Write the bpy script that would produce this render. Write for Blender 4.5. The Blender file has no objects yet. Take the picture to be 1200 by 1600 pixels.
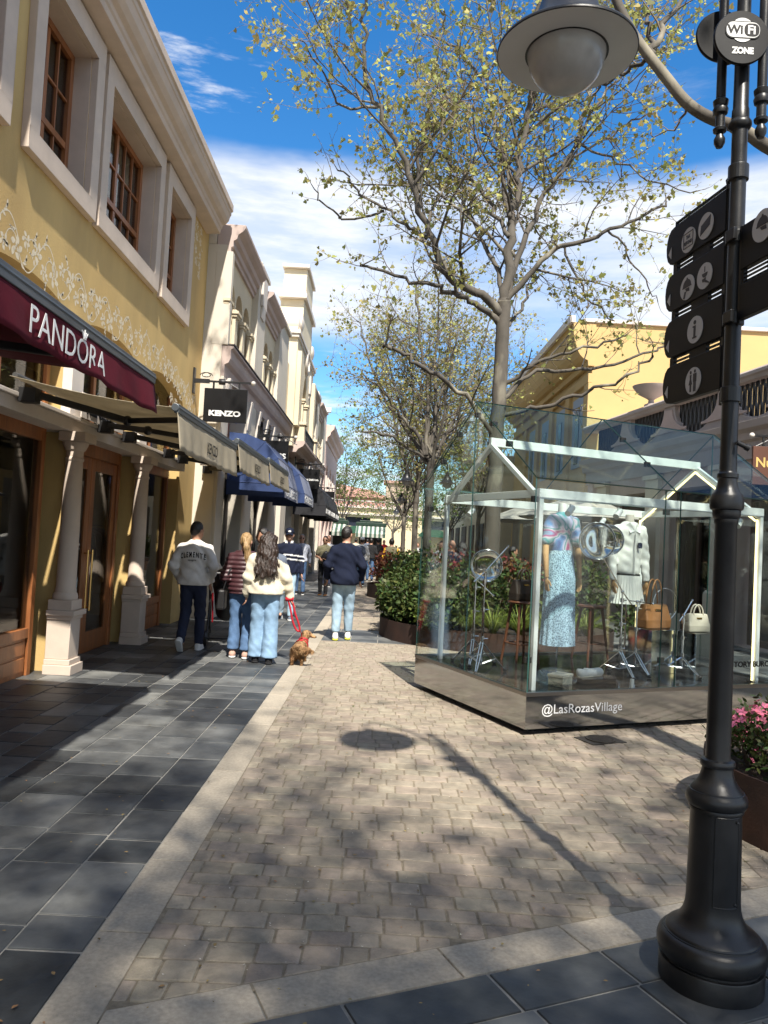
import bpy, bmesh, math, random
import numpy as np
from mathutils import Vector, Matrix, noise as mnoise
rad = math.radians
scene = bpy.context.scene
COL = scene.collection

# ---------------------------------------------------------------- camera
CAM_H, FPX = 1.53, 1200.0
_pitch, _yaw, _roll = rad(2.212), rad(0.266), rad(3.0)
_F = Vector((math.sin(_yaw)*math.cos(_pitch), math.cos(_yaw)*math.cos(_pitch), math.sin(_pitch)))
_R0 = Vector((math.cos(_yaw), -math.sin(_yaw), 0)); _U0 = _R0.cross(_F)
_R = _R0*math.cos(_roll) + _U0*math.sin(_roll)
_U = _U0*math.cos(_roll) - _R0*math.sin(_roll)
cam_data = bpy.data.cameras.new('camera'); cam = bpy.data.objects.new('camera', cam_data); COL.objects.link(cam)
cam_data.lens = 36*FPX/1600; cam_data.sensor_width = 36; cam_data.clip_start = 0.05; cam_data.clip_end = 3000
m = Matrix.Identity(4)
for i in range(3):
    m[i][0] = _R[i]; m[i][1] = _U[i]; m[i][2] = -_F[i]
m[2][3] = CAM_H
cam.matrix_world = m
scene.camera = cam
CAMP = Vector((0, 0, CAM_H))
def ray(u, v): return _F + _R*((u-600)/FPX) + _U*((800-v)/FPX)
def P(u, v, Y):                      # point of the scene at street distance Y
    d = ray(u, v); return CAMP + d*(Y/d.y)
def PX(u, v, X):
    d = ray(u, v); return CAMP + d*(X/d.x)
def G(u, v, z=0.0):
    d = ray(u, v); return CAMP + d*((z-CAM_H)/d.z)

# ---------------------------------------------------------------- sky, sun, exposure
SUN_EL, SUN_AZ = rad(53), math.atan2(.229, -.973)
SUNV = Vector((math.sin(SUN_AZ)*math.cos(SUN_EL), math.cos(SUN_AZ)*math.cos(SUN_EL), math.sin(SUN_EL)))
world = bpy.data.worlds.new("World"); scene.world = world; world.use_nodes = True
nt = world.node_tree; N = nt.nodes; Lk = nt.links; N.clear()
out = N.new('ShaderNodeOutputWorld'); bg = N.new('ShaderNodeBackground'); Lk.new(bg.outputs[0], out.inputs[0])
sky = N.new('ShaderNodeTexSky'); sky.sky_type = 'NISHITA'; sky.sun_disc = False
sky.sun_elevation = SUN_EL; sky.sun_rotation = SUN_AZ; sky.air_density = 1.0; sky.dust_density = .3; sky.ozone_density = 3.0
hsv = N.new('ShaderNodeHueSaturation'); hsv.inputs['Saturation'].default_value = 1.34; hsv.inputs['Value'].default_value = 1.12
Lk.new(sky.outputs[0], hsv.inputs['Color'])
tc = N.new('ShaderNodeTexCoord'); sep = N.new('ShaderNodeSeparateXYZ'); Lk.new(tc.outputs['Generated'], sep.inputs[0])
def wmath(op, a, b=None, c=None):
    n = N.new('ShaderNodeMath'); n.operation = op
    for i, x in enumerate((a, b, c)):
        if x is None: continue
        if isinstance(x, (int, float)): n.inputs[i].default_value = x
        else: Lk.new(x, n.inputs[i])
    return n.outputs[0]
def wnoise(scale, detail, rough, sc=(1, 1, 1), loc=(0, 0, 0)):
    mp = N.new('ShaderNodeMapping'); mp.inputs['Scale'].default_value = sc; mp.inputs['Location'].default_value = loc
    Lk.new(tc.outputs['Generated'], mp.inputs[0])
    n = N.new('ShaderNodeTexNoise'); n.inputs['Scale'].default_value = scale; n.inputs['Detail'].default_value = detail
    n.inputs['Roughness'].default_value = rough; Lk.new(mp.outputs[0], n.inputs[0]); return n.outputs[0]
def wstep(x, a, b):
    n = N.new('ShaderNodeMapRange'); n.interpolation_type = 'SMOOTHSTEP'
    Lk.new(x, n.inputs[0]); n.inputs[1].default_value = a; n.inputs[2].default_value = b; return n.outputs[0]
n_edge = wnoise(2.6, 5, .55, (1, 1, 3.0)); n_fib = wnoise(6.0, 8, .62, (1, .6, 5.5), (3, 1, 0)); n_big = wnoise(1.7, 3, .5, (1, 1, 2), (0, 5, 2))
z2 = wmath('ADD', sep.outputs[2], wmath('MULTIPLY', wmath('SUBTRACT', n_edge, .5), .10))
bank = wmath('MULTIPLY', wstep(z2, .235, .285), wmath('SUBTRACT', 1.0, wstep(z2, .405, .445)))
bank = wmath('MULTIPLY', bank, wmath('ADD', .62, wmath('MULTIPLY', wstep(n_fib, .3, .62), .40)))
wisp = wmath('MULTIPLY', wstep(n_fib, .54, .72), wmath('MULTIPLY', wstep(n_big, .45, .62), .75))
low = wmath('MULTIPLY', wmath('MULTIPLY', wstep(n_fib, .44, .60), .85), wmath('SUBTRACT', 1.0, wstep(z2, .17, .215)))
bank = wmath('MULTIPLY', bank, wmath('ADD', .55, wmath('MULTIPLY', wstep(n_big, .36, .52), .45)))
rear_fill = wmath('MULTIPLY', wstep(sep.outputs[1], .66, .40), wmath('ADD', .26, wmath('MULTIPLY', wstep(n_edge, .42, .62), .50)))   # unseen broken cloud added over and behind the viewpoint for neutral fill light
cl = wmath('MINIMUM', wmath('MAXIMUM', wmath('MAXIMUM', wmath('MAXIMUM', bank, wisp), low), rear_fill), 1.0)
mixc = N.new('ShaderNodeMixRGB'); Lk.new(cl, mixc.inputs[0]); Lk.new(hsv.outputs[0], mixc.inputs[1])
SKY_STRENGTH = 0.108
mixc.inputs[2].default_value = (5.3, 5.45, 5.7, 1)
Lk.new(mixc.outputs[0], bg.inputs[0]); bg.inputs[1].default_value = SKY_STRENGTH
sun_data = bpy.data.lights.new('sun', 'SUN'); sun_data.energy = 5.0; sun_data.angle = rad(0.9); sun_data.color = (1.0, .94, .84)
sun = bpy.data.objects.new('sun', sun_data); COL.objects.link(sun); sun.location = (4, -12, 20)
sun.rotation_euler = SUNV.to_track_quat('Z', 'Y').to_euler()
scene.view_settings.view_transform = 'Standard'; scene.view_settings.look = 'None'
scene.view_settings.gamma = 1; scene.view_settings.use_curve_mapping = False
scene.view_settings.exposure = 0.90
scene.render.engine = 'CYCLES'
scene.cycles.max_bounces = 8; scene.cycles.transparent_max_bounces = 32; scene.cycles.glossy_bounces = 4; scene.cycles.diffuse_bounces = 3
scene.cycles.caustics_reflective = False; scene.cycles.caustics_refractive = False
scene.cycles.use_denoising = True; scene.cycles.sample_clamp_indirect = 6

# ---------------------------------------------------------------- materials
MATS = {}
def new_mat(name):
    mt = bpy.data.materials.new(name); mt.use_nodes = True; MATS[name] = mt
    nt = mt.node_tree; return mt, nt, nt.nodes.get('Principled BSDF')
def rgb(h):          # sRGB 0-255 triple -> linear
    f = lambda c: ((c/255+.055)/1.055)**2.4 if c/255 > .04045 else c/255/12.92
    return (f(h[0]), f(h[1]), f(h[2]), 1)
def M(name, col, rough=.6, metal=0., var=.12, scale=3., bump=0., bscale=60., island=0., spec=.5, detail=5, stretch=(1, 1, 1), col2=None, v2=(.45, .7), trans=0., sheen=0., coat=0., hue=0.):
    if name in MATS: return MATS[name]
    mt, nt, b = new_mat(name); n = nt.nodes; l = nt.links
    c = col if len(col) == 4 else (*col, 1)
    tcn = n.new('ShaderNodeTexCoord'); mp = n.new('ShaderNodeMapping'); mp.inputs['Scale'].default_value = stretch
    l.new(tcn.outputs['Object'], mp.inputs[0])
    nz = n.new('ShaderNodeTexNoise'); nz.inputs['Scale'].default_value = scale; nz.inputs['Detail'].default_value = detail; nz.inputs['Roughness'].default_value = .62
    l.new(mp.outputs[0], nz.inputs[0])
    mr = n.new('ShaderNodeMapRange'); mr.inputs[1].default_value = .3; mr.inputs[2].default_value = .7; mr.inputs[3].default_value = 1-var; mr.inputs[4].default_value = 1+var
    l.new(nz.outputs[0], mr.inputs[0])
    val = mr.outputs[0]
    if island:
        g = n.new('ShaderNodeNewGeometry'); mr2 = n.new('ShaderNodeMapRange'); mr2.inputs[3].default_value = 1-island; mr2.inputs[4].default_value = 1+island
        l.new(g.outputs['Random Per Island'], mr2.inputs[0])
        mu = n.new('ShaderNodeMath'); mu.operation = 'MULTIPLY'; l.new(val, mu.inputs[0]); l.new(mr2.outputs[0], mu.inputs[1]); val = mu.outputs[0]
    base = None
    if col2 is not None:
        nz2 = n.new('ShaderNodeTexNoise'); nz2.inputs['Scale'].default_value = scale*.47; nz2.inputs['Detail'].default_value = 6; l.new(mp.outputs[0], nz2.inputs[0])
        m2 = n.new('ShaderNodeMapRange'); m2.inputs[1].default_value = v2[0]; m2.inputs[2].default_value = v2[1]; l.new(nz2.outputs[0], m2.inputs[0])
        mx = n.new('ShaderNodeMixRGB'); mx.inputs[1].default_value = c; mx.inputs[2].default_value = (*col2[:3], 1)
        l.new(m2.outputs[0], mx.inputs[0]); base = mx.outputs[0]
        if island:
            ad = n.new('ShaderNodeMath'); ad.operation = 'MULTIPLY_ADD'; l.new(g.outputs['Random Per Island'], ad.inputs[0]); ad.inputs[1].default_value = .7
            sb = n.new('ShaderNodeMath'); sb.operation = 'SUBTRACT'; l.new(m2.outputs[0], sb.inputs[0]); sb.inputs[1].default_value = .3; l.new(sb.outputs[0], ad.inputs[2]); ad.use_clamp = True
            l.new(ad.outputs[0], mx.inputs[0])
    hs = n.new('ShaderNodeHueSaturation')
    if base: l.new(base, hs.inputs['Color'])
    else: hs.inputs['Color'].default_value = c
    l.new(val, hs.inputs['Value'])
    if hue and island:
        mh = n.new('ShaderNodeMapRange'); mh.inputs[3].default_value = .5-hue; mh.inputs[4].default_value = .5+hue
        wn = n.new('ShaderNodeTexWhiteNoise'); wn.noise_dimensions = '1D'; l.new(g.outputs['Random Per Island'], wn.inputs['W']); l.new(wn.outputs[0], mh.inputs[0]); l.new(mh.outputs[0], hs.inputs['Hue'])
    l.new(hs.outputs[0], b.inputs['Base Color'])
    mrr = n.new('ShaderNodeMapRange'); mrr.inputs[3].default_value = max(0.02, rough-.08); mrr.inputs[4].default_value = min(1, rough+.1); l.new(nz.outputs[0], mrr.inputs[0]); l.new(mrr.outputs[0], b.inputs['Roughness'])
    b.inputs['Metallic'].default_value = metal; b.inputs['Specular IOR Level'].default_value = spec
    if coat: b.inputs['Coat Weight'].default_value = coat; b.inputs['Coat Roughness'].default_value = .08
    if sheen: b.inputs['Sheen Weight'].default_value = sheen
    if bump:
        nb = n.new('ShaderNodeTexNoise'); nb.inputs['Scale'].default_value = bscale; nb.inputs['Detail'].default_value = 4; l.new(mp.outputs[0], nb.inputs[0])
        bp = n.new('ShaderNodeBump'); bp.inputs['Strength'].default_value = min(1, bump); bp.inputs['Distance'].default_value = .01; l.new(nb.outputs[0], bp.inputs['Height']); l.new(bp.outputs[0], b.inputs['Normal'])
    if trans:
        tr = n.new('ShaderNodeBsdfTranslucent'); l.new(hs.outputs[0], tr.inputs[0]); ms = n.new('ShaderNodeMixShader'); ms.inputs[0].default_value = trans
        l.new(b.outputs[0], ms.inputs[1]); l.new(tr.outputs[0], ms.inputs[2]); l.new(ms.outputs[0], n.get('Material Output').inputs[0])
    return mt
def glass_mat(name, tint, refl=1.0, ior=1.5, rough=0.0, graz=1.):
    if name in MATS: return MATS[name]
    mt, nt, b = new_mat(name); n = nt.nodes; l = nt.links; n.remove(b)
    tr = n.new('ShaderNodeBsdfTransparent'); tr.inputs[0].default_value = (*tint, 1)
    gl = n.new('ShaderNodeBsdfGlossy'); gl.inputs['Roughness'].default_value = rough; gl.inputs[0].default_value = (refl, refl, refl, 1)
    r0 = ((ior-1)/(ior+1))**2; fr = n.new('ShaderNodeLayerWeight'); fr.inputs[0].default_value = .5
    pw = n.new('ShaderNodeMath'); pw.operation = 'POWER'; l.new(fr.outputs['Facing'], pw.inputs[0]); pw.inputs[1].default_value = 5
    mf = n.new('ShaderNodeMath'); mf.operation = 'MULTIPLY_ADD'; l.new(pw.outputs[0], mf.inputs[0]); mf.inputs[1].default_value = (1-r0)*graz; mf.inputs[2].default_value = r0
    ms = n.new('ShaderNodeMixShader'); l.new(mf.outputs[0], ms.inputs[0]); l.new(tr.outputs[0], ms.inputs[1]); l.new(gl.outputs[0], ms.inputs[2])
    l.new(ms.outputs[0], n.get('Material Output').inputs[0]); return mt
def emit_mat(name, col, s):
    mt, nt, b = new_mat(name); b.inputs['Emission Color'].default_value = (*col, 1); b.inputs['Emission Strength'].default_value = s; b.inputs['Base Color'].default_value = (.8, .8, .8, 1); return mt

# ---------------------------------------------------------------- mesh helpers
WM = {}
class MB:
    def __init__(s, xf=None): s.v = []; s.f = []; s.m = []; s.xf = xf
    def add(s, vs, fs, mi=0):
        k = len(s.v); X = s.xf
        if X is not None: s.v += [tuple(X @ Vector(p)) for p in vs]
        else: s.v += [tuple(p) for p in vs]
        s.f += [tuple(i+k for i in f) for f in fs]; s.m += [mi]*len(fs); return s
    def box(s, x0, x1, y0, y1, z0, z1, mi=0):
        v = [(x0, y0, z0), (x1, y0, z0), (x1, y1, z0), (x0, y1, z0), (x0, y0, z1), (x1, y0, z1), (x1, y1, z1), (x0, y1, z1)]
        return s.add(v, [(0, 3, 2, 1), (4, 5, 6, 7), (0, 1, 5, 4), (1, 2, 6, 5), (2, 3, 7, 6), (3, 0, 4, 7)], mi)
    def bar(s, a, b, w, h=None, mi=0, up=(0, 0, 1)):
        a = Vector(a); b = Vector(b); h = h or w; d = (b-a).normalized(); up = Vector(up)
        if abs(d.dot(up)) > .98: up = Vector((1, 0, 0)) if abs(d.x) < .9 else Vector((0, 1, 0))
        r = d.cross(up).normalized(); u = r.cross(d)
        v = [p + r*sx*w/2 + u*sz*h/2 for p in (a, b) for sx, sz in ((-1, -1), (1, -1), (1, 1), (-1, 1))]
        return s.add(v, [(0, 1, 2, 3), (7, 6, 5, 4), (0, 4, 5, 1), (1, 5, 6, 2), (2, 6, 7, 3), (3, 7, 4, 0)], mi)
    def prism(s, poly, d0, d1, mi=0, axes=(0, 1, 2)):   # poly in (axes[0],axes[1]); extruded along axes[2]
        n = len(poly); vs = []
        for d in (d0, d1):
            for p in poly:
                q = [0, 0, 0]; q[axes[0]] = p[0]; q[axes[1]] = p[1]; q[axes[2]] = d; vs.append(q)
        fs = [tuple(range(n-1, -1, -1)), tuple(range(n, 2*n))] + [(i, (i+1) % n, n+(i+1) % n, n+i) for i in range(n)]
        return s.add(vs, fs, mi)
    def tube(s, pts, r, n=8, mi=0, caps=True):
        pts = [Vector(p) for p in pts]; k = len(pts)
        rs = r if isinstance(r, (list, tuple)) else [r]*k
        t0 = (pts[1]-pts[0]).normalized(); ref = Vector((0, 0, 1)) if abs(t0.z) < .9 else Vector((1, 0, 0))
        nrm = t0.cross(ref).normalized(); vs = []
        for i, p in enumerate(pts):
            t = (pts[min(i+1, k-1)]-pts[max(i-1, 0)])
            t = t.normalized() if t.length > 1e-9 else t0
            nrm = (nrm - t*nrm.dot(t)); nrm = nrm.normalized() if nrm.length > 1e-6 else t.orthogonal().normalized()
            bn = t.cross(nrm)
            for j in range(n):
                a = 2*math.pi*j/n; vs.append(p + (nrm*math.cos(a)+bn*math.sin(a))*rs[i])
        fs = [(i*n+j, i*n+(j+1) % n, (i+1)*n+(j+1) % n, (i+1)*n+j) for i in range(k-1) for j in range(n)]
        if caps: fs += [tuple(range(n-1, -1, -1)), tuple(range((k-1)*n, k*n))]
        return s.add(vs, fs, mi)
    def lathe(s, prof, c=(0, 0, 0), n=32, mi=0, sc=(1, 1), rot=None):
        c = Vector(c); vs = []
        for r, z in prof:
            for j in range(n):
                a = 2*math.pi*j/n; p = Vector((r*math.cos(a)*sc[0], r*math.sin(a)*sc[1], z))
                if rot is not None: p = rot @ p
                vs.append(c+p)
        k = len(prof); fs = [(i*n+j, i*n+(j+1) % n, (i+1)*n+(j+1) % n, (i+1)*n+j) for i in range(k-1) for j in range(n)]
        if prof[0][0] > 1e-6: fs.append(tuple(range(n-1, -1, -1)))
        if prof[-1][0] > 1e-6: fs.append(tuple(range((k-1)*n, k*n)))
        return s.add(vs, fs, mi)
    def ell(s, c, r, n=12, mi=0, rot=None):
        r = r if isinstance(r, (tuple, list)) else (r, r, r)
        c = Vector(c); m_ = max(4, n//2); vs = []
        for i in range(m_+1):
            th = math.pi*i/m_
            for j in range(n):
                a = 2*math.pi*j/n; p = Vector((r[0]*math.sin(th)*math.cos(a), r[1]*math.sin(th)*math.sin(a), -r[2]*math.cos(th)))
                vs.append(c+(rot @ p if rot is not None else p))
        return s.add(vs, [(i*n+j, i*n+(j+1) % n, (i+1)*n+(j+1) % n, (i+1)*n+j) for i in range(m_) for j in range(n)], mi)
    def sweep(s, prof, path_a, path_b, mi=0, caps=True):   # straight moulding: prof = [(out, up)], from a to b; out = right-hand side given by self.out
        pass
    def grid(s, fn, nu, nv, mi=0):
        vs = [fn(i/nu, j/nv) for i in range(nu+1) for j in range(nv+1)]
        return s.add(vs, [(i*(nv+1)+j, (i+1)*(nv+1)+j, (i+1)*(nv+1)+j+1, i*(nv+1)+j+1) for i in range(nu) for j in range(nv)], mi)
    def build(s, name, mats, parent=None, smooth=False, bevel=0., local=False, recalc=True, solid=0.):
        if not isinstance(mats, (list, tuple)): mats = [mats]
        vs = s.v
        if parent is not None and not local:
            Mi = WM[parent].inverted(); vs = [tuple(Mi @ Vector(p)) for p in vs]
        me = bpy.data.meshes.new(name); me.from_pydata(vs, [], s.f)
        for mt in mats: me.materials.append(mt)
        if len(mats) > 1: me.polygons.foreach_set('material_index', s.m)
        if recalc:
            bm = bmesh.new(); bm.from_mesh(me); bmesh.ops.remove_doubles(bm, verts=bm.verts, dist=1e-5); bmesh.ops.recalc_face_normals(bm, faces=bm.faces); bm.to_mesh(me); bm.free()
        if smooth: me.polygons.foreach_set('use_smooth', [True]*len(me.polygons))
        me.update()
        o = bpy.data.objects.new(name, me); COL.objects.link(o)
        if parent is not None: o.parent = parent; WM[o] = WM[parent]
        else: WM[o] = Matrix.Identity(4)
        if solid: q = o.modifiers.new('solid', 'SOLIDIFY'); q.thickness = solid
        if bevel: q = o.modifiers.new('bevel', 'BEVEL'); q.width = bevel; q.segments = 2; q.limit_method = 'ANGLE'; q.angle_limit = rad(40); q.use_clamp_overlap = True
        if smooth == 'auto':
            try:
                me.set_sharp_from_angle(angle=rad(38))
            except Exception: pass
        return o
def tag(o, label=None, cat=None, group=None, kind=None):
    if label: o['label'] = label
    if cat: o['category'] = cat
    if group: o['group'] = group
    if kind: o['kind'] = kind
    return o
def thing(name, label, cat, loc=(0, 0, 0), rz=0., group=None):
    o = bpy.data.objects.new(name, None); COL.objects.link(o); o.location = loc; o.rotation_euler = (0, 0, rz); o.empty_display_size = .2
    WM[o] = Matrix.Translation(Vector(loc)) @ Matrix.Rotation(rz, 4, 'Z'); return tag(o, label, cat, group)
def struct(o): o['kind'] = 'structure'; return o
def copy_tree(o, loc=None, rz=None, label=None, scale=None, parent=None):
    c = o.copy(); COL.objects.link(c)
    if parent is not None: c.parent = parent
    if loc is not None: c.location = loc
    if rz is not None: c.rotation_euler = (0, 0, rz)
    if scale is not None: c.scale = scale if isinstance(scale, (tuple, list)) else (scale,)*3
    if label: c['label'] = label
    for ch in list(o.children): copy_tree(ch, parent=c)
    return c
_TX = {}
def text_geo(s, bold=0., extrude=.5, spacing=1.0):
    """built-in font as geometry, normalised: cap height about 1, starts at x=0; returns verts, faces, width"""
    key = (s, bold, extrude, spacing)
    if key in _TX: return _TX[key]
    cu = bpy.data.curves.new('lettering', 'FONT'); cu.body = s; cu.size = 1.0; cu.offset = bold; cu.extrude = extrude*.02; cu.space_character = spacing; cu.resolution_u = 3
    ob = bpy.data.objects.new('lettering_source', cu); COL.objects.link(ob)
    dg = bpy.context.evaluated_depsgraph_get(); dg.update()
    me = bpy.data.meshes.new_from_object(ob.evaluated_get(dg))
    vs = [tuple(v.co) for v in me.vertices]; fs = [tuple(p.vertices) for p in me.polygons]
    bpy.data.objects.remove(ob); bpy.data.curves.remove(cu); bpy.data.meshes.remove(me)
    xs = [v[0] for v in vs]; ys = [v[1] for v in vs]; x0, x1 = min(xs), max(xs); y0, y1 = min(ys), max(ys)
    _TX[key] = ([(v[0]-x0, v[1]-y0, v[2]) for v in vs], fs, x1-x0, y1-y0); return _TX[key]
def text_on(mb, s, org, right, up, width=None, height=None, mi=0, bold=0., lift=.003, thick=.004, center=True, fn=None, spacing=1.0):
    """lettering laid on a plane: org = centre (or left base), right/up unit vectors"""
    vs, fs, w, h = text_geo(s, bold, spacing=spacing)
    sx = (width/w) if width else height/h; sy = (height/h) if height else sx
    if not width: sx = sy
    org = Vector(org); right = Vector(right).normalized(); up = Vector(up).normalized(); nrm = right.cross(up)
    ox, oy = (-w/2*sx, -h/2*sy) if center else (0, 0)
    out_ = []
    for v in vs:
        a, b = v[0]*sx+ox, v[1]*sy+oy
        if fn: p = fn(a, b) + 0*nrm
        else: p = org + right*a + up*b
        out_.append(p + nrm*(lift + (thick if v[2] > 0 else 0)))
    mb.add(out_, fs, mi); return mb
def frame_xf(origin, u, d):         # local (u along wall, d outward, z up) -> world
    u = Vector(u).normalized(); d = Vector(d).normalized(); m_ = Matrix.Identity(4)
    for i in range(3): m_[i][0] = u[i]; m_[i][1] = d[i]; m_[i][3] = origin[i]
    return m_
def wall_open(mb, u0, u1, z0, z1, openings, depth=.25, dface=0., mi=0, mrev=0, back=True):
    """wall face in local frame (u, d, z) with openings: dict(u0,u1,z0,z1,rise=0) where rise>0 gives an arched head (z1 = apex)"""
    us = {u0, u1}
    for o in openings:
        us |= {o['u0'], o['u1']}
        if o.get('rise', 0) > 0:
            for k in range(1, 16): us.add(o['u0']+(o['u1']-o['u0'])*k/16)
    us = sorted(x for x in us if u0-1e-6 <= x <= u1+1e-6)
    def head(o, x):
        r = o.get('rise', 0)
        if r <= 0: return o['z1']
        c = (o['u0']+o['u1'])/2; hw = (o['u1']-o['u0'])/2; t = min(1, abs(x-c)/hw)
        return o['z1']-r + r*math.sqrt(max(0, 1-t*t)) if not o.get('point') else o['z1']-r+r*(1-t**1.6)
    for a, b in zip(us, us[1:]):
        if b-a < 1e-6: continue
        mid = (a+b)/2; here = sorted([o for o in openings if o['u0']-1e-6 <= mid <= o['u1']+1e-6], key=lambda o: o['z0'])
        za, zb = z0, z0
        for o in here:
            if o['z0'] > za+1e-6 or o['z0'] > zb+1e-6:
                mb.add([(a, dface, za), (b, dface, zb), (b, dface, o['z0']), (a, dface, o['z0'])], [(0, 1, 2, 3)], mi)
            za, zb = head(o, a), head(o, b)
            mb.add([(a, dface, za), (b, dface, zb), (b, dface-depth, zb), (a, dface-depth, za)], [(0, 1, 2, 3)], mrev)
        mb.add([(a, dface, za), (b, dface, zb), (b, dface, z1), (a, dface, z1)], [(0, 1, 2, 3)], mi)
    for o in openings:
        for x in (o['u0'], o['u1']):
            zt = head(o, x)
            mb.add([(x, dface, o['z0']), (x, dface-depth, o['z0']), (x, dface-depth, zt), (x, dface, zt)], [(0, 1, 2, 3)], mrev)
        mb.add([(o['u0'], dface, o['z0']), (o['u1'], dface, o['z0']), (o['u1'], dface-depth, o['z0']), (o['u0'], dface-depth, o['z0'])], [(0, 1, 2, 3)], mrev)
    return mb
def mould(mb, prof, u0, u1, mi=0, ends=True):
    """straight moulding along u in a local frame; prof = closed list of (d, z)"""
    n = len(prof); vs = [(u0, d, z) for d, z in prof]+[(u1, d, z) for d, z in prof]
    fs = [(i, (i+1) % n, n+(i+1) % n, n+i) for i in range(n)]
    if ends: fs += [tuple(range(n)), tuple(range(2*n-1, n-1, -1))]
    return mb.add(vs, fs, mi)

# ---- implicit surfaces (bodies, animals, soft goods) meshed by surface nets
def smin(a, b, k):
    h = np.clip(.5+.5*(b-a)/k, 0, 1); return b*(1-h)+a*h-k*h*(1-h)
def s_cap(p, a, b, ra, rb, flat=None):
    a = np.array(a, float); b = np.array(b, float); d = b-a
    q = p-a
    t = np.clip((q@d)/max(d@d, 1e-9), 0, 1); e = q-t[..., None]*d
    if flat is not None: e = e/np.array(flat)
    return np.sqrt((e*e).sum(-1))-(ra+(rb-ra)*t)
def s_ell(p, c, r, R=None):
    q = p-np.array(c, float)
    if R is not None: q = q@np.array(R)
    r = np.array(r, float); k0 = np.sqrt(((q/r)**2).sum(-1)); k1 = np.sqrt(((q/r**2)**2).sum(-1))
    return k0*(k0-1)/np.maximum(k1, 1e-6)
def surfnet(fn, lo, hi, h):
    lo = np.array(lo, float); hi = np.array(hi, float); n = np.maximum(4, np.ceil((hi-lo)/h).astype(int)+1)
    ax = [lo[i]+h*np.arange(n[i]) for i in range(3)]
    pts = np.stack(np.meshgrid(*ax, indexing='ij'), -1); v = fn(pts)
    v[0] = v[-1] = np.maximum(v[0], h); v[:, 0] = np.maximum(v[:, 0], h); v[:, -1] = np.maximum(v[:, -1], h); v[:, :, 0] = np.maximum(v[:, :, 0], h); v[:, :, -1] = np.maximum(v[:, :, -1], h)
    ins = v < 0
    acc = np.zeros(tuple(n-1)+(3,)); cnt = np.zeros(tuple(n-1))
    off = [(0, 0, 0), (1, 0, 0), (0, 1, 0), (1, 1, 0), (0, 0, 1), (1, 0, 1), (0, 1, 1), (1, 1, 1)]
    sl = lambda o: tuple(slice(o[i], n[i]-1+o[i]) for i in range(3))
    for a in range(8):
        for b in range(a+1, 8):
            if sum(abs(off[a][i]-off[b][i]) for i in range(3)) != 1: continue
            va, vb = v[sl(off[a])], v[sl(off[b])]; cr = (va < 0) != (vb < 0)
            t = np.where(cr, va/np.where(cr, va-vb, 1), 0)
            pa = np.array(off[a], float); pb = np.array(off[b], float)
            acc += np.where(cr[..., None], pa+(pb-pa)*t[..., None], 0); cnt += cr
    msk = cnt > 0; idx = -np.ones(tuple(n-1), int); ii = np.argwhere(msk); idx[msk] = np.arange(len(ii))
    vs = lo+h*(ii+acc[msk]/cnt[msk][:, None]); fs = []
    for axn in range(3):
        b1, b2 = (axn+1) % 3, (axn+2) % 3
        s0 = [slice(None)]*3; s1 = [slice(None)]*3; s0[axn] = slice(0, -1); s1[axn] = slice(1, None)
        A, B = ins[tuple(s0)], ins[tuple(s1)]
        e = np.argwhere(A != B)
        e = e[(e[:, b1] > 0) & (e[:, b2] > 0) & (e[:, b1] < n[b1]-1) & (e[:, b2] < n[b2]-1)]
        if not len(e): continue
        def g(d1, d2):
            q = e.copy(); q[:, b1] += d1; q[:, b2] += d2; return idx[q[:, 0], q[:, 1], q[:, 2]]
        Q = np.stack([g(-1, -1), g(0, -1), g(0, 0), g(-1, 0)], 1)
        flip = ~A[e[:, 0], e[:, 1], e[:, 2]]; Q[flip] = Q[flip][:, ::-1]; fs.append(Q)
    F_ = np.concatenate(fs) if fs else np.zeros((0, 4), int)
    return [tuple(x) for x in vs], [tuple(int(i) for i in q) for q in F_ if min(q) >= 0]
# ---------------------------------------------------------------- shared materials
YELLOW = M('yellow_stucco', (.545, .385, .155), .85, var=.13, scale=1.3, bump=.35, bscale=90, detail=9, stretch=(1.4, 1.4, .4), col2=(.50, .335, .13), v2=(.48, .72))
STONE = M('limestone', (.56, .465, .385), .75, var=.10, scale=2.5, bump=.15, bscale=120)
PALE = M('pale_lintel_stone', (.62, .56, .50), .7, var=.08, scale=3, bump=.1)
WOOD = M('varnished_wood', (.31, .115, .040), .38, var=.35, scale=2.2, stretch=(6, 6, .7), bump=.08, bscale=80)
CREAM = M('cream_stucco', (.66, .57, .41), .85, var=.07, scale=1.0, bump=.2, bscale=80)
GREYC = M('grey_cream_stucco', (.60, .545, .46), .85, var=.06, scale=1.0, bump=.2, bscale=80)
MAUVE = M('mauve_stone', (.47, .375, .335), .8, var=.10, scale=1.6, bump=.15, bscale=90)
PINK = M('pink_stucco', (.62, .47, .42), .85, var=.07, scale=1.0, bump=.15)
REDBR = M('red_brown_panel', (.25, .10, .075), .7, var=.1)
BLACK = M('black_paint', (.012, .012, .013), .42, var=.2, scale=8, bump=.06, bscale=200)
CASTI = M('cast_iron_paint', (.0105, .0108, .012), .36, var=.3, scale=14, bump=.06, bscale=220, detail=8, col2=(.030, .028, .026), v2=(.56, .78))
BLACKSIGN = M('black_sign', (.0045, .0045, .0055), .45, var=.15, spec=.3)
WHITE = M('white_lettering', (.80, .80, .79), .55, var=.03)
STENCIL = M('stencil_paint', (.68, .60, .45), .88, var=.14, scale=12)
BURG = M('burgundy_canvas', (.085, .0055, .014), .85, var=.16, scale=4, bump=.12, bscale=30, spec=.2)
BEIGE = M('beige_canvas', (.47, .41, .30), .85, var=.12, scale=5, bump=.15, bscale=40, trans=.36)
NAVY = M('navy_canvas', (.018, .042, .135), .7, var=.12, scale=4, bump=.08, bscale=40, sheen=.15)
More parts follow.
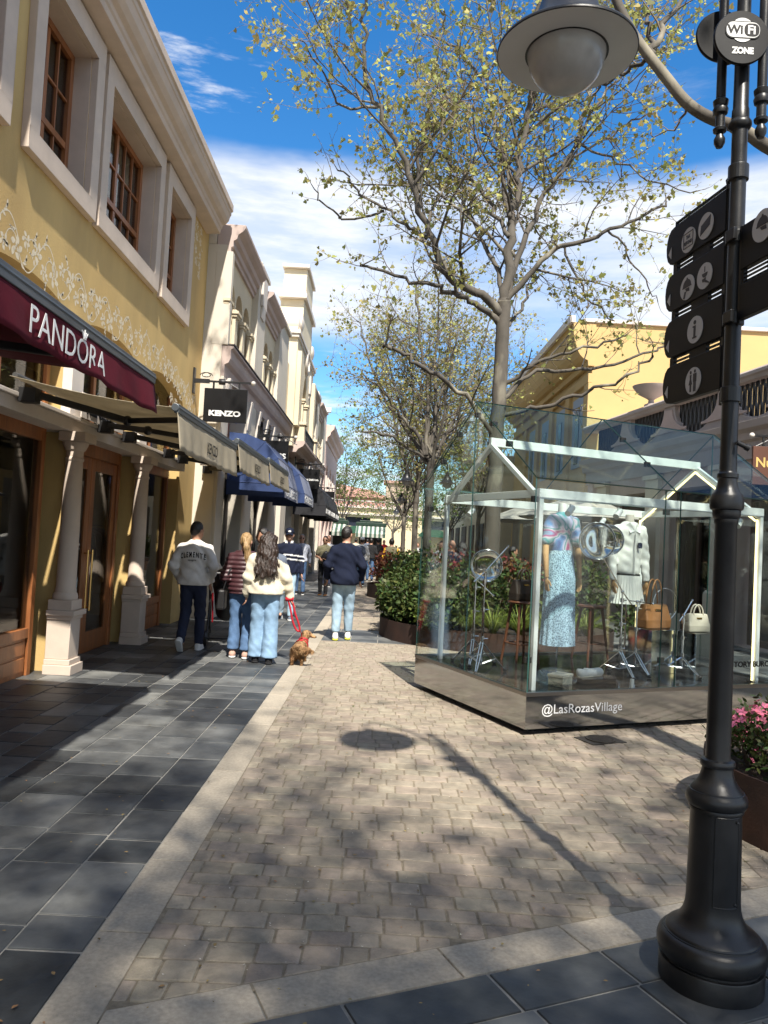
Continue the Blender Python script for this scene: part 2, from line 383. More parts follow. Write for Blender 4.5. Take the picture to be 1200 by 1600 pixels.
BLKCAN = M('black_canvas', (.012, .012, .016), .75, var=.15, scale=4, bump=.08)
ALU = M('aluminium_bar', (.11, .125, .14), .4, metal=.6, var=.1)
DARKGL = glass_mat('shop_glass', (.62, .64, .62), .9, 1.5)
INNER = M('shop_interior', (.045, .038, .030), .8, var=.5, scale=1.4)
INNERW = M('shop_back_panel', (.22, .19, .14), .7, var=.3, scale=1.2)
SLATE = M('slate_slabs', (.050, .054, .058), .50, var=.34, scale=4, island=.34, bump=.4, bscale=14, detail=9, col2=(.145, .146, .138), v2=(.46, .76), hue=.015, spec=.35)
GROUT = M('pale_grout', (.25, .24, .215), .95, var=.2, scale=20, bump=.3)
SETT = M('sett_stone', (.285, .236, .180), .85, var=.24, scale=13, island=.15, bump=.55, bscale=110, detail=10, col2=(.25, .215, .165), hue=.012)
SAND = M('joint_sand', (.20, .165, .115), .95, var=.3, scale=30, bump=.3)
GRAN = M('granite_kerb', (.35, .305, .24), .8, var=.20, scale=60, island=.10, bump=.25, bscale=220, detail=6)
ASPH = M('plain_paving', (.16, .15, .14), .9, var=.15, scale=2, bump=.2)
CORTEN = M('corten_steel', (.030, .014, .010), .75, var=.35, scale=5, bump=.2, bscale=60, col2=(.055, .022, .012))
SOIL = M('soil', (.04, .028, .02), .95, var=.3, scale=20, bump=.6)
BARK = M('plane_bark', (.090, .078, .063), .85, var=.25, scale=4, bump=.35, bscale=30, stretch=(1, 1, .45), col2=(.25, .225, .17), v2=(.56, .66))
TWIG = M('twig_bark', (.16, .125, .095), .85, var=.2, scale=6)
def leafm(n, c, isl=.35, hue=.03, tr=.45): return M(n, c, .55, var=.15, scale=8, island=isl, trans=tr, hue=hue, spec=.3)
LEAF_PLANE = leafm('young_plane_leaf', (.36, .345, .11), .5, .04)
LEAF_GREEN = leafm('fresh_green_leaf', (.17, .24, .045), .4, .03)
LEAF_DARK = leafm('shrub_leaf', (.055, .080, .020), .6, .05, .25)
LEAF_RED = leafm('nandina_leaf', (.14, .045, .022), .55, .05, .25)
LEAF_GRASS = leafm('grass_leaf', (.20, .25, .05), .45, .03, .3)
CHROME = M('chrome', (.75, .75, .76), .12, metal=1, var=.03)
WHITEM = M('white_frame', (.72, .74, .73), .35, var=.03)
STEEL = M('polished_steel', (.39, .40, .41), .05, metal=1, var=.10, scale=1.5, bump=.035, bscale=4)
STEELD = M('brushed_steel_trim', (.28, .26, .24), .3, metal=1, var=.08)
GLASS = glass_mat('clear_glass', (.945, .97, .96), 1.0, 1.5, graz=.9)
ROOFGL = glass_mat('roof_glass', (.90, .95, .93), .85, 1.3, graz=.28)
GLASSEDGE = M('green_glass_edge', (.035, .095, .085), .15, var=.1)
SKIN = M('skin', (.52, .29, .20), .5, var=.06, scale=10)
LENS = bpy.data.materials.new('lens_acrylic'); LENS.use_nodes = True
_b = LENS.node_tree.nodes['Principled BSDF']; _b.inputs['Transmission Weight'].default_value = 1; _b.inputs['Roughness'].default_value = 0; _b.inputs['IOR'].default_value = 1.45
TAN = M('mannequin_wood', (.55, .32, .15), .45, var=.08, scale=6, stretch=(3, 3, .6))
# ---------------------------------------------------------------- ground
rnd = random.Random(7)
struct(MB().add([(-300, -200, -.03), (300, -200, -.03), (300, 400, -.03), (-300, 400, -.03)], [(0, 1, 2, 3)]).build('ground', ASPH, recalc=False))
UF = Vector((.917, .400, 0)).normalized(); NF = Vector((-UF.y, UF.x, 0))
def slab(mb, poly, z0, z1, inset, rz=.0, mid=.5):
    """one stone from a plan polygon (ccw), with a rounded arris"""
    n = len(poly); cx = sum(p[0] for p in poly)/n; cy = sum(p[1] for p in poly)/n
    def sh(k, z, tilt=True): 
        o = []
        for p in poly:
            dx, dy = cx-p[0], cy-p[1]; L = math.hypot(dx, dy)+1e-9
            o.append((p[0]+dx/L*k, p[1]+dy/L*k, z+(tx*(p[0]-cx)+ty*(p[1]-cy) if tilt else 0)))
        return o
    tx, ty = rnd.gauss(0, rz), rnd.gauss(0, rz)
    vs = sh(0, z0, False)+sh(0, z0+(z1-z0)*mid)+sh(inset*.45, z0+(z1-z0)*.88)+sh(inset, z1)
    fs = [(r*n+i, r*n+(i+1) % n, (r+1)*n+(i+1) % n, (r+1)*n+i) for r in range(3) for i in range(n)]+[tuple(range(3*n, 4*n))]
    mb.add(vs, fs)
def clip_half(poly, a, b, c):      # keep a*x+b*y >= c
    out_ = []
    for i in range(len(poly)):
        p, q = poly[i], poly[(i+1) % len(poly)]; dp, dq = a*p[0]+b*p[1]-c, a*q[0]+b*q[1]-c
        if dp >= 0: out_.append(p)
        if (dp > 0 > dq) or (dp < 0 < dq):
            t = dp/(dp-dq); out_.append((p[0]+(q[0]-p[0])*t, p[1]+(q[1]-p[1])*t))
    return out_
def area(p): return abs(sum(p[i][0]*p[(i+1) % len(p)][1]-p[(i+1) % len(p)][0]*p[i][1] for i in range(len(p))))/2
# bedding under the stones
struct(MB().add([(-4.2, -4, -.004), (9, -4, -.004), (9, 70, -.004), (-4.2, 70, -.004)], [(0, 1, 2, 3)]).build('paving_bed', GROUT, recalc=False))
struct(MB().add([(-.79, 2.44, .0028), (7.5, 6.05, .0028), (7.5, 11.6, .0028), (-.79, 11.6, .0028)], [(0, 1, 2, 3)]).build('joint_bed', SAND, recalc=False))
# slate footway on the left: courses run along the street
mb = MB(); x = -4.1; widths = [.24, .32, .28, .36, .30, .22, .34]
xs = []; 
xr = -.985
while xr > -4.2:
    w = rnd.choice(widths); xs.append((xr-w, xr)); xr -= w
for a, b in xs:
    y = -3+rnd.random()*.4
    while y < 46:
        L = rnd.choice((.26, .34, .42, .50, .56))*(1 if y < 14 else 1.3)
        g = .0038+.002*rnd.random(); h = .006+.003*rnd.random(); poly = [(a+g, y+h), (b-g, y+h+rnd.uniform(-.003, .003)), (b-g, y+L-h), (a+g, y+L-h+rnd.uniform(-.003, .003))]
        slab(mb, poly, -.02, rnd.uniform(.001, .004), .004, .0012); y += L
# slate band across the street and slate beyond it on the right footway
y = 11.62
for wd in (.40, .36, .44, .38):
    xx = -.98
    while xx < 7.0:
        L = rnd.choice((.42, .52, .62)); g = .006
        slab(mb, [(xx+g, y+g), (xx+L-g, y+g), (xx+L-g, y+wd-g), (xx+g, y+wd-g)], -.02, rnd.uniform(.001, .004), .004, .0012); xx += L
    y += wd
xx = 3.3
for wd in [.4]*10:
    y = 13.3
    while y < 40:
        L = rnd.choice((.5, .7, .8)); g = .006
        slab(mb, [(xx+g, y+g), (xx+wd-g, y+g), (xx+wd-g, y+L-g), (xx+g, y+L-g)], -.02, rnd.uniform(.001, .004), .004, .0012); y += L
    xx += wd
xx = 4.9
for wd in [.4]*6:
    y = 4.0
    while y < 11.5:
        L = rnd.choice((.5, .7, .8)); g = .006
        slab(mb, [(xx+g, y+g), (xx+wd-g, y+g), (xx+wd-g, y+L-g), (xx+g, y+L-g)], -.02, rnd.uniform(.005, .012), .004, .0015); y += L
    xx += wd
# slate corner in the foreground, laid square to the diagonal kerb
off = 2.395
for wd in (.235, .30, .36, .30, .36, .4, .4, .4, .4):
    t = -3.0+rnd.random()*.3
    while t < 6.5:
        L = rnd.choice((.36, .44, .5, .56)); g = .006
        pl_ = [UF*a+NF*b for a, b in ((t+g, off-wd+g), (t+L-g, off-wd+g), (t+L-g, off-g), (t+g, off-g))]
        poly = clip_half([(p.x, p.y) for p in pl_], 1, 0, -.785)
        if len(poly) > 2 and area(poly) > .004: slab(mb, poly, -.02, rnd.uniform(.001, .004), .004, .0012)
        t += L
    off -= wd
struct(mb.build('slate_paving', SLATE, recalc=False))
# granite margins
mb = MB(); y = -3
while y < 46:
    L = rnd.uniform(.55, .75); slab(mb, [(-.982, y+.002), (-.79, y+.002), (-.79, y+L-.002), (-.982, y+L-.002)], -.02, .004, .004, .001); y += L
t = -3.2
while t < 6.6:
    L = rnd.uniform(.55, .72)
    poly = clip_half([((UF*a+NF*b).x, (UF*a+NF*b).y) for a, b in ((t+.002, 2.40), (t+L-.002, 2.40), (t+L-.002, 2.60), (t+.002, 2.60))], 1, 0, -.787)
    if len(poly) > 2 and area(poly) > .004: slab(mb, poly, -.02, .004, .004, .001)
    t += L
struct(mb.build('granite_margin', GRAN, recalc=False))
# tumbled setts
def setts(x0, x1, y0, y1, cond, rowh):
    mb = MB(); y = y0; k = 0
    while y < y1:
        h = rowh*rnd.uniform(.86, 1.12); x = x0-rnd.random()*.12
        while x < x1:
            w = rnd.choice((.115, .145, .165, .19))*rnd.uniform(.94, 1.06)*(rowh/.140)
            g = .0022; j = lambda: rnd.uniform(-.002, .002)
            yw = lambda xx: .010*math.sin(xx*1.7+y*.9)+.006*math.sin(xx*4.1+1)
            poly = [(x+g+j(), y+g+yw(x)+j()), (x+w-g+j(), y+g+yw(x+w)+j()), (x+w-g+j(), y+h-g+yw(x+w)+j()), (x+g+j(), y+h-g+yw(x)+j())]
            # clipped corners
            c = []
            for i in range(4):
                p, a_, b_ = Vector(poly[i]), Vector(poly[i-1]), Vector(poly[(i+1) % 4]); q = .006
                c += [tuple(p+(a_-p).normalized()*q), tuple(p+(b_-p).normalized()*q)]
            poly = cond(c)
            if len(poly) > 2 and area(poly) > .003: slab(mb, poly, -.012, rnd.uniform(.005, .0085), .008, .009)
            x += w
        y += h
    return mb
def near(p):
    p = clip_half(p, 1, 0, -.787); p = clip_half(p, NF.x, NF.y, 2.603) if len(p) > 2 else p
    return clip_half(p, 0, -1, -11.6) if len(p) > 2 else p
mb = setts(-.82, 4.9, 2.2, 11.6, near, .126)
struct(mb.build('sett_paving', SETT, recalc=False))
mb = setts(-.82, 3.2, 13.22, 42, lambda p: clip_half(p, 1, 0, -.787), .26)
struct(mb.build('far_sett_paving', SETT, recalc=False))
struct(MB().box(1.85, 4.9, 1.0, 2.0, -.02, -.015).build('threshold_paving', GRAN))
# drain cover beside the glass pavilion
dc = G(938, 1158)
d = thing('drain_cover', 'dark iron drain cover set in the setts beside the glass pavilion', 'drain cover', (dc.x, dc.y, 0.012))
DI = M('worn_iron', (.07, .06, .05), .6, metal=.5, var=.3, scale=20, bump=.3)
mb = MB(frame_xf(Vector((dc.x, dc.y, .012)), UF, NF))
mb.box(-.17, .17, -.12, .12, -.012, .001); mb.build('frame', DI, d)
mb = MB(frame_xf(Vector((dc.x, dc.y, .012)), UF, NF))
for k in range(-4, 5):
    w = math.sqrt(max(0, .115**2-(k*.024)**2)); mb.box(-w, w, k*.024-.006, k*.024+.006, .0025, .009)
mb.lathe([(.118, .0022), (.118, .010), (.104, .010), (.104, .0022)], n=28); mb.build('grate', DI, d, bevel=.001)
# ---------------------------------------------------------------- left: yellow building
YX = -3.35
LY = frame_xf((YX, 0, 0), (0, 1, 0), (1, 0, 0))
yb = thing('yellow_building', 'yellow stucco shop building with stone window surrounds and a white floral stencil band', 'building', (-6, 6, 0))
cols = [1.15, 3.45, 5.75, 8.05, 10.35]
bays = [(1.34, 3.26), (3.64, 5.56), (5.94, 7.86), (8.24, 10.16), (10.54, 12.45)]
wins = [(2.05, 3.65), (3.75, 6.35), (6.68, 8.29), (8.38, 10.68), (10.85, 12.41)]
ops = [dict(u0=a-.06, u1=b+.22, z0=0, z1=3.86, rise=.30) for a, b in bays]
ops += [dict(u0=a+.2, u1=b-.2, z0=5.05, z1=6.56) for a, b in wins]
mb = MB(LY); wall_open(mb, -3, 13.7, 0, 7.0, ops, depth=.34); mb.box(-3, 13.7, -6, -.36, 3.95, 4.9); mb.box(-3, 13.7, -6, -1.0, 4.92, 7.0); mb.box(-3, 13.7, -6, -2.2, 0, 3.94); mb.box(13.3, 13.69, -2.2, -.36, 0, 3.94)
mb.build('wall', YELLOW, yb)
mb = MB(LY); mb.box(-3, 13.3, -2.18, -.36, 0.0, .02, 1); mb.box(-3, 13.3, -2.19, -2.15, 0.02, 3.9, 0); mb.box(-3, 13.3, -2.1, -.36, 3.0, 3.05, 0)
mb.build('interior', [INNER, INNER], yb)
# eaves
prof = [(-.05, 6.83), (.24, 6.85), (.25, 6.92), (.27, 6.94), (.275, 6.99), (.33, 7.02), (.38, 7.08), (.405, 7.17), (.42, 7.18), (.42, 7.24), (.45, 7.25), (.45, 7.37), (-.3, 7.40)]
mb = MB(LY); mould(mb, prof, -3, 13.5); mb.build('cornice', STONE, yb, bevel=.006)
mb = MB(LY); mb.add([(-3, .43, 7.40), (13.5, .43, 7.40), (13.5, -6, 7.9), (-3, -6, 7.9)], [(0, 1, 2, 3)]); mb.build('roof', STONE, yb)
for a, b in wins:
    mb = MB(LY)
    mb.box(a, b, -.002, .075, 4.85, 5.05); mb.box(a, b, -.002, .075, 6.56, 6.80); mb.box(a, a+.2, -.002, .075, 5.05, 6.56); mb.box(b-.2, b, -.002, .075, 5.05, 6.56)
    w = mb.build('window', STONE, yb, bevel=.006)
    mb = MB(LY); i0, i1 = a+.2, b-.2
    mb.box(i0-.01, i0+.012, -.27, -.003, 5.05, 6.56); mb.box(i1-.012, i1+.01, -.27, -.003, 5.05, 6.56); mb.box(i0, i1, -.27, -.003, 5.04, 5.062); mb.box(i0, i1, -.27, -.003, 6.548, 6.57)
    mb.build('reveal', STONE, w)
    mb = MB(LY); t = .075; d0, d1 = -.25, -.18
    mb.box(i0+.012, i1-.012, d0, d1, 5.062, 5.062+t); mb.box(i0+.012, i1-.012, d0, d1, 6.548-t, 6.548); mb.box(i0+.012, i0+t+.012, d0, d1, 5.137, 6.473); mb.box(i1-t-.012, i1-.012, d0, d1, 5.137, 6.473)
    mb.box(i0+.087, i1-.087, d0+.01, d1-.006, 5.50, 5.57)
    nb = 5 if i1-i0 > 1.6 else 3
    for k in range(1, nb+1):
        x = i0+.087+(i1-i0-.174)*k/(nb+1); th = .034 if k == (nb+1)//2 else .012
        mb.box(x-th, x+th, d0+.012, d1-.012-.001*k, 5.137, 6.473)
    mb.box(i0+.087, i1-.087, d0+.014, d1-.02, 6.00, 6.025)
    mb.build('sash', WOOD, w, bevel=.004)
    mb = MB(LY); mb.box(i0+.05, i1-.05, -.228, -.222, 5.1, 6.5); mb.build('pane', DARKGL, w)
    mb = MB(LY); mb.box(i0, i1, -.75, -.70, 5.0, 6.6); mb.build('blind', INNER, w)
# lintel, imposts and columns
mb = MB(LY); mb.box(-3, 12.5, -.325, .13, 2.50, 2.62); mb.box(-3, 12.5, .0, .165, 2.622, 2.66); mb.build('lintel', PALE, yb, bevel=.005)
for c in cols:
    mb = MB(LY); mb.box(c-.155, c+.155, -.002, .10, 2.68, 3.58); mb.box(c-.185, c+.185, -.002, .135, 3.582, 3.68); mb.build('impost', PALE, yb, bevel=.005)
    mb = MB(LY)
    mb.box(c-.165, c+.165, -.002, .285, 0, .10); mb.box(c-.148, c+.148, -.002, .262, .101, .155); mb.box(c-.130, c+.130, -.002, .242, .156, .56)
    mb.box(c-.145, c+.145, -.002, .258, .561, .60); mb.box(c-.170, c+.170, -.002, .285, .601, .655); mb.box(c-.135, c+.135, -.002, .245, .656, .76)
    mb.lathe([(.122, .761), (.126, .79), (.118, .82), (.106, .835), (.106, .86), (.099, .885), (.096, 1.5), (.086, 2.20), (.095, 2.21), (.095, 2.235), (.086, 2.24), (.086, 2.31), (.10, 2.315), (.128, 2.375), (.132, 2.40)], (c, .118, 0), n=28)
    mb.box(c-.155, c+.155, -.002, .275, 2.401, 2.498)
    mb.build('column', STONE, yb, smooth='auto', bevel=.005)
# shopfronts
def shopfront(a, b, door):
    d0, d1 = -.20, -.11
    mb = MB(LY); t = .085
    if not door:
        mb.box(a, a+t, d0, d1, .0, 2.50); mb.box(b-t, b, d0, d1, .0, 2.50); mb.box(a+t, b-t, d0, d1, 2.37, 2.50)
        mb.box(a+t, b-t, d0, d1-.005, .38, .48); mb.box(a+t, b-t, d0+.02, d1-.03, .0, .379); mb.box(a+t+.03, b-t-.03, d0+.02, d1-.015, .05, .19); mb.box(a+t+.03, b-t-.03, d0+.02, d1-.016, .215, .35)
        f = mb.build('shop_window', WOOD, yb, bevel=.006)
        mb = MB(LY); mb.box(a+t-.01, b-t+.01, d0+.04, d0+.05, .47, 2.38); mb.build('pane', DARKGL, f)
    else:
        mb.box(a, a+t, d0, d1, .0, 2.50); mb.box(b-t, b, d0, d1, .0, 2.50); mb.box(a+t, b-t, d0, d1, 2.35, 2.50)
        f = mb.build('door', WOOD, yb, bevel=.006); mid = (a+b)/2
        for p, q in ((a+t+.004, mid-.003), (mid+.003, b-t-.004)):
            mb = MB(LY); s_ = .13
            mb.box(p, p+s_, d0+.01, d1-.02, .01, 2.345); mb.box(q-s_, q, d0+.01, d1-.02, .01, 2.345); mb.box(p+s_, q-s_, d0+.01, d1-.02, 2.2, 2.345); mb.box(p+s_, q-s_, d0+.01, d1-.02, .01, .25)
            mb.build('leaf', WOOD, f, bevel=.006)
            mb = MB(LY); mb.box(p+s_-.01, q-s_+.01, d0+.045, d0+.055, .24, 2.21); mb.build('pane', DARKGL, f)
        BR = M('brass', (.62, .42, .16), .2, metal=1)
        for sx in (-.07, .07):
            mb = MB(LY); mb.tube([(mid+sx, d1+.03, .52), (mid+sx, d1+.03, 1.25)], .012, 8)
            for zz in (.56, 1.21): mb.tube([(mid+sx, d1-.03, zz), (mid+sx, d1+.03, zz)], .01, 6)
            mb.build('handle', BR, f, smooth='auto')
    # transom over the lintel
    mb = MB(LY); mb.box(a-.1, b+.1, d0-.005, d0+.04, 2.68, 2.76); mb.box(a-.1, a-.02, d0-.005, d0+.04, 2.765, 3.84); mb.box(b+.02, b+.1, d0-.005, d0+.04, 2.765, 3.7); mb.box((a+b)/2-.04, (a+b)/2+.04, d0-.005, d0+.04, 2.765, 3.7)
    f = mb.build('transom', WOOD, yb, bevel=.004)
    mb = MB(LY); mb.box(a-.1, b+.1, d0+.0, d0+.006, 2.66, 3.86); mb.build('pane', DARKGL, f)
for k, (a, b) in enumerate(bays): shopfront(a, b, k == 3)
# white fascia with dark lettering half hidden behind the first awning
mb = MB(LY); mb.box(8.0, 9.3, .166, .178, 2.665, 2.93); fs_ = mb.build('fascia', PALE, yb, bevel=.003)
mb = MB(); text_on(mb, 'KENZO', (YX+.179, 8.5, 2.80), (0, 1, 0), (0, 0, 1), height=.17, bold=.03); mb.build('lettering', BLACKSIGN, fs_)
sr0 = random.Random(9)
# stock behind the glass
GARM = [M('garment_dark', (.02, .02, .024), .9), M('garment_grey', (.16, .16, .17), .9), M('garment_pale', (.42, .40, .37), .9), M('garment_olive', (.10, .10, .06), .9)]
for (a, b), n_ in ((bays[1], 7), (bays[2], 9), (bays[4], 6)):
    cr_ = thing('clothes_rail', 'clothes rail of hanging garments behind the shop window at y %.0f' % 0 if False else ['clothes rail behind the shop window left of the first column', 'clothes rail with dark garments behind the nearest wood framed window', 'clothes rail behind the window past the wooden door'][(bays.index((a, b)))//2 if bays.index((a, b)) != 2 else 1], 'clothes rail', (YX-.95, (a+b)/2, 0), 0, 'clothes rails behind the shop windows')
    mb = MB(LY); mb.tube([(a+.2, -.95, 0.02), (a+.2, -.95, 1.55), (b-.2, -.95, 1.55), (b-.2, -.95, 0.02)], .014, 8); mb.build('frame', CHROME, cr_, smooth='auto')
    for k in range(n_):
        u = a+.32+(b-a-.64)*k/(n_-1); mb = MB(LY)
        mb.prism([(-.95, 1.52), (-.74, 1.42), (-.70, 1.10), (-.76, 1.08), (-.76, .78), (-1.14, .78), (-1.14, 1.08), (-1.20, 1.10), (-1.16, 1.42)], u-.02, u+.02, axes=(1, 2, 0)); mb.build('garment', GARM[sr0.randrange(4) if k % 3 else 0], cr_, bevel=.012)
mb = MB(LY)
# stencilled rose scroll
mb = MB(LY); sr_ = random.Random(3)
def flat(pts, d=.0008):
    n = len(pts); mb.add([(p[0], d, p[1]) for p in pts], [tuple(range(n))])
def almond(cx, cz, ang, L, W, d=.0008):
    ca, sa = math.cos(ang), math.sin(ang); pts = []
    for k in range(6): t = k/6; pts.append((t*L, W*math.sin(math.pi*t)))
    for k in range(6): t = 1-k/6; pts.append((t*L, -W*.7*math.sin(math.pi*t)))
    flat([(cx+x*ca-z*sa, cz+x*sa+z*ca) for x, z in pts], d)
def strip(pts, w):
    for (p, q) in zip(pts, pts[1:]):
        dx, dz = q[0]-p[0], q[1]-p[1]; L = math.hypot(dx, dz)+1e-9; nx, nz = -dz/L*w/2, dx/L*w/2
        mb.add([(p[0]+nx, .0009, p[1]+nz), (q[0]+nx, .0009, q[1]+nz), (q[0]-nx, .0009, q[1]-nz), (p[0]-nx, .0009, p[1]-nz)], [(0, 1, 2, 3)])
def rose(cx, cz, s):
    a0 = sr_.random()*6.28
    for k in range(5):
        a = a0+k*1.2566; almond(cx+math.cos(a)*s*.55, cz+math.sin(a)*s*.55, a+1.35, s*.9, s*.34)
    for k in range(3):
        a = a0+.5+k*2.094; almond(cx+math.cos(a)*s*.16, cz+math.sin(a)*s*.16, a+1.2, s*.5, s*.22)
    almond(cx-s*.22, cz, .4, s*.4, s*.12)
def leaves(cx, cz, a, s):
    for k, da in enumerate((-.9, -.3, .35, .95)): almond(cx+math.cos(a)*s*.3*k, cz+math.sin(a)*s*.3*k, a+da, s*.7, s*.15)
def bandz(u):
    if u > 11.3: return 4.02-.16*(u-11.3)
    return 4.02-.08*math.cos((u-9.2)/2.3*2*math.pi)*0
u = 2.0; k = 0
while u < 13.15:
    zc = bandz(u); s = .10*(1.0 if u < 9.5 or u > 11.4 else .8)
    up = 1 if k % 2 else -1
    rose(u, zc+up*.05, s); rose(u+.17, zc-up*.08, s*.72)
    strip([(u+.02+.42*t, zc+up*(.16*math.sin(math.pi*t*1.05)+.04)) for t in [i/10 for i in range(11)]], .013)
    strip([(u+.30+.10*math.cos(t), zc-up*.03+.10*math.sin(t)) for t in [i*.45 for i in range(9)]], .011)
    leaves(u+.10, zc+up*.16, sr_.uniform(-.4, .6), .115); leaves(u+.28, zc-up*.13, sr_.uniform(-3, 3), .10); leaves(u-.08, zc-up*.05, 2.2, .06)
    almond(u+.36, zc+up*.1, sr_.random()*6, .07, .02)
    u += .395; k += 1
u = 11.9
while u < 13.2:
    for dz in (.42, .62): rose(u, bandz(u)-dz+.1, .075); leaves(u+.1, bandz(u)-dz+.14, sr_.random()*6, .07)
    strip([(u+.25*t, bandz(u)-.42+.1*math.sin(t*5)) for t in [i/8 for i in range(9)]], .011); u += .27
for zz in (6.72, 6.52, 6.3, 6.12, 5.95):
    for uu in (12.62, 12.85, 13.1):
        if (6.8-zz)*.9 < (uu-12.3)+.1: rose(uu+sr_.uniform(-.03, .03), zz, .07); leaves(uu+.09, zz-.06, sr_.random()*6, .07)
mb.build('stencil_band', STENCIL, yb, recalc=False)

# ---------------------------------------------------------------- awnings on the yellow building
def flat_awning(name, label, y0, y1, xf, zf, zw, drop, fabric, letters=None, group=None, armz=-.06):
    t = thing(name, label, 'awning', (-3.17, (y0+y1)/2, zw), 0, group)
    xw = -3.125
    mb = MB(); ny = 24
    sag = lambda a, b: -.035*math.sin(math.pi*a)*(1+.4*math.sin(b*17))+.004*math.sin(b*60+a*5)
    mb.grid(lambda a, b: (xw+(xf-xw)*a, y0+(y1-y0)*b, zw+(zf-zw)*a+sag(a, b)), 8, ny)
    mb.build('canopy', fabric, t, smooth=True, solid=.004)
    mb = MB(); mb.tube([(xf, y0-.01, zf), (xf, y1+.01, zf)], .033, 12); mb.box(xf-.01, xf+.03, y0, y1, zf-.045, zf+.03); mb.build('front_bar', ALU, t, bevel=.004)
    mb = MB(); mb.tube([(xw+.015, y0+.06, zw+.02), (xw+.015, y1, zw+.02)], .024, 12); mb.build('roller', M('awning_cassette', (.05, .05, .048), .5), t, smooth='auto')
    wv = lambda b, a: .012*math.sin(b*(y1-y0)*5.5+1)*a+.006*math.sin(b*(y1-y0)*19)*a
    mb = MB(); mb.grid(lambda a, b: (xf+.02+.03*a+wv(b, a), y0+(y1-y0)*b, zf-.03-drop*a+.006*math.sin(b*40)*a), 6, 60)
    v = mb.build('valance', fabric, t, smooth=True, solid=.003)
    for q in (.14, .86):
        yy = y0+(y1-y0)*q; s_ = 1 if q < .5 else -1
        sh = (xw+.06, yy+s_*.05, zw+armz-.02); el = (xw+(xf-xw)*.48, yy+s_*.62, (zw+zf)/2+armz-.03); wr = (xf-.02, yy+s_*.12, zf-.03)
        mb = MB(); mb.bar(sh, el, .045, .06); mb.bar(el, wr, .04, .05); mb.ell(el, (.05, .05, .05), 10); mb.box(xw-.07, xw+.08, yy-.06, yy+.06, zw+armz-.10, zw+armz+.03); mb.build('arm', BLACK, t, bevel=.006)
    if letters: letters(v, wv)
    return t
def pandora_letters(v, wv):
    mb = MB(); Y0, Y1 = PX(50, 512, -1.72).y, PX(158, 578, -1.72).y; zc = 2.635-.03-.122
    fn = lambda a, b: Vector((-1.69+.02, (Y0+Y1)/2+a, zc+b))
    text_on(mb, 'PANDORA', (-1.672, (Y0+Y1)/2-.10, zc), (0, 1, 0), (0, 0, 1), width=Y1-Y0+.06, height=.135, lift=.002, thick=.0015, bold=-.004)
    oy = Y0-.12+(Y1-Y0+.06)*.635
    for k, a in enumerate((-.5, -.25, 0, .25, .5)):
        mb.bar((-1.664, oy+a*.03, zc+.07), (-1.664, oy+a*.085, zc+.105+(.012 if k == 2 else 0)), .003, .006)
    mb.bar((-1.664, oy-.02, zc+.066), (-1.664, oy+.02, zc+.066), .003, .005)
    mb.build('lettering', WHITE, v)
flat_awning('retractable_awning', 'burgundy canvas awning with silver lettering and a crown', 2.0, 5.58, -1.72, 2.635, 2.78, .235, BURG, pandora_letters, armz=-.10)
def kenzo_letters(y):
    def f(v, wv):
        z = f.z; mb = MB(); text_on(mb, 'KENZO', (-1.69, y, z), (0, 1, 0), (0, 0, 1), width=.46, height=.105, lift=.008, thick=.0015, bold=.012); mb.build('lettering', BLACKSIGN, v)
    return f
for (a, b, z, ty, lab) in ((6.33, 8.95, 2.55, 7.55, 'beige canvas awning nearest the burgundy one, its underside and arms in view'), (9.05, 11.52, 2.63, 10.35, 'middle one of the beige canvas awnings in a row'), (11.62, 14.0, 2.68, 12.95, 'beige canvas awning farthest along, beside the navy awning')):
    L_ = kenzo_letters(ty); L_.z = z-.21
    flat_awning('retractable_awning', lab, a, b, -1.74, z, 2.74, .33, BEIGE, L_, 'beige awnings over the yellow shopfront')

# ---------------------------------------------------------------- hanging signs
def hang_sign(name, label, xw, y, x0, x1, z0, z1, zarm, xend, mat, draw, scroll=True, dirx=1, group='black hanging shop signs on iron brackets'):
    t = thing(name, label, 'shop sign', (xw, y, zarm), 0, group)
    mb = MB(); mb.box(min(xw, xw+.03*dirx), max(xw, xw+.03*dirx), y-.05, y+.05, zarm-.22, zarm+.22); mb.bar((xw, y, zarm), (xw+.28*dirx, y, zarm), .06, .07); mb.bar((xw+.28*dirx, y, zarm), (xend, y, zarm), .032)
    mb.lathe([(.0, -.06), (.05, -.05), (.055, 0), (.05, .05), (0, .06)], (xw+.5*dirx, y, zarm), 12, rot=Matrix.Rotation(math.pi/2, 3, 'Y'))
    mb.tube([(xw+.55*dirx, y, zarm+.02), (xw+.75*dirx, y, zarm-.09), (xw+.9*dirx, y, zarm-.17)], .012, 6)
    if scroll:
        for s_ in (-1, 1):
            mb.tube([(xw+(.22+.11*math.cos(a)*s_*(1-a/9))*dirx, y, zarm+.10+.06*math.sin(a)*(1-a/9)) for a in [i*.6 for i in range(10)]], .008, 5)
    b = mb.build('bracket', BLACK, t)
    mb = MB(); mb.ell((xend+.02*dirx, y, zarm), .042, 14); mb.build('finial_ball', M('pale_ball', (.62, .58, .52), .4), t, smooth=True)
    for q in (.2, .8):
        xx = x0+(x1-x0)*q; mb = MB(); mb.bar((xx, y, z1-.05), (xx, y, zarm), .022, .03); mb.build('hanger', BLACK, t)
    mb = MB(); mb.box(min(x0, x1), max(x0, x1), y-.025, y+.025, z0, z1); s_ = mb.build('panel', mat, t, bevel=.004)
    mb = MB(); draw(mb, Vector(((x0+x1)/2, y-.025, (z0+z1)/2)), abs(x1-x0), z1-z0); mb.build('lettering', WHITE, s_)
    return t
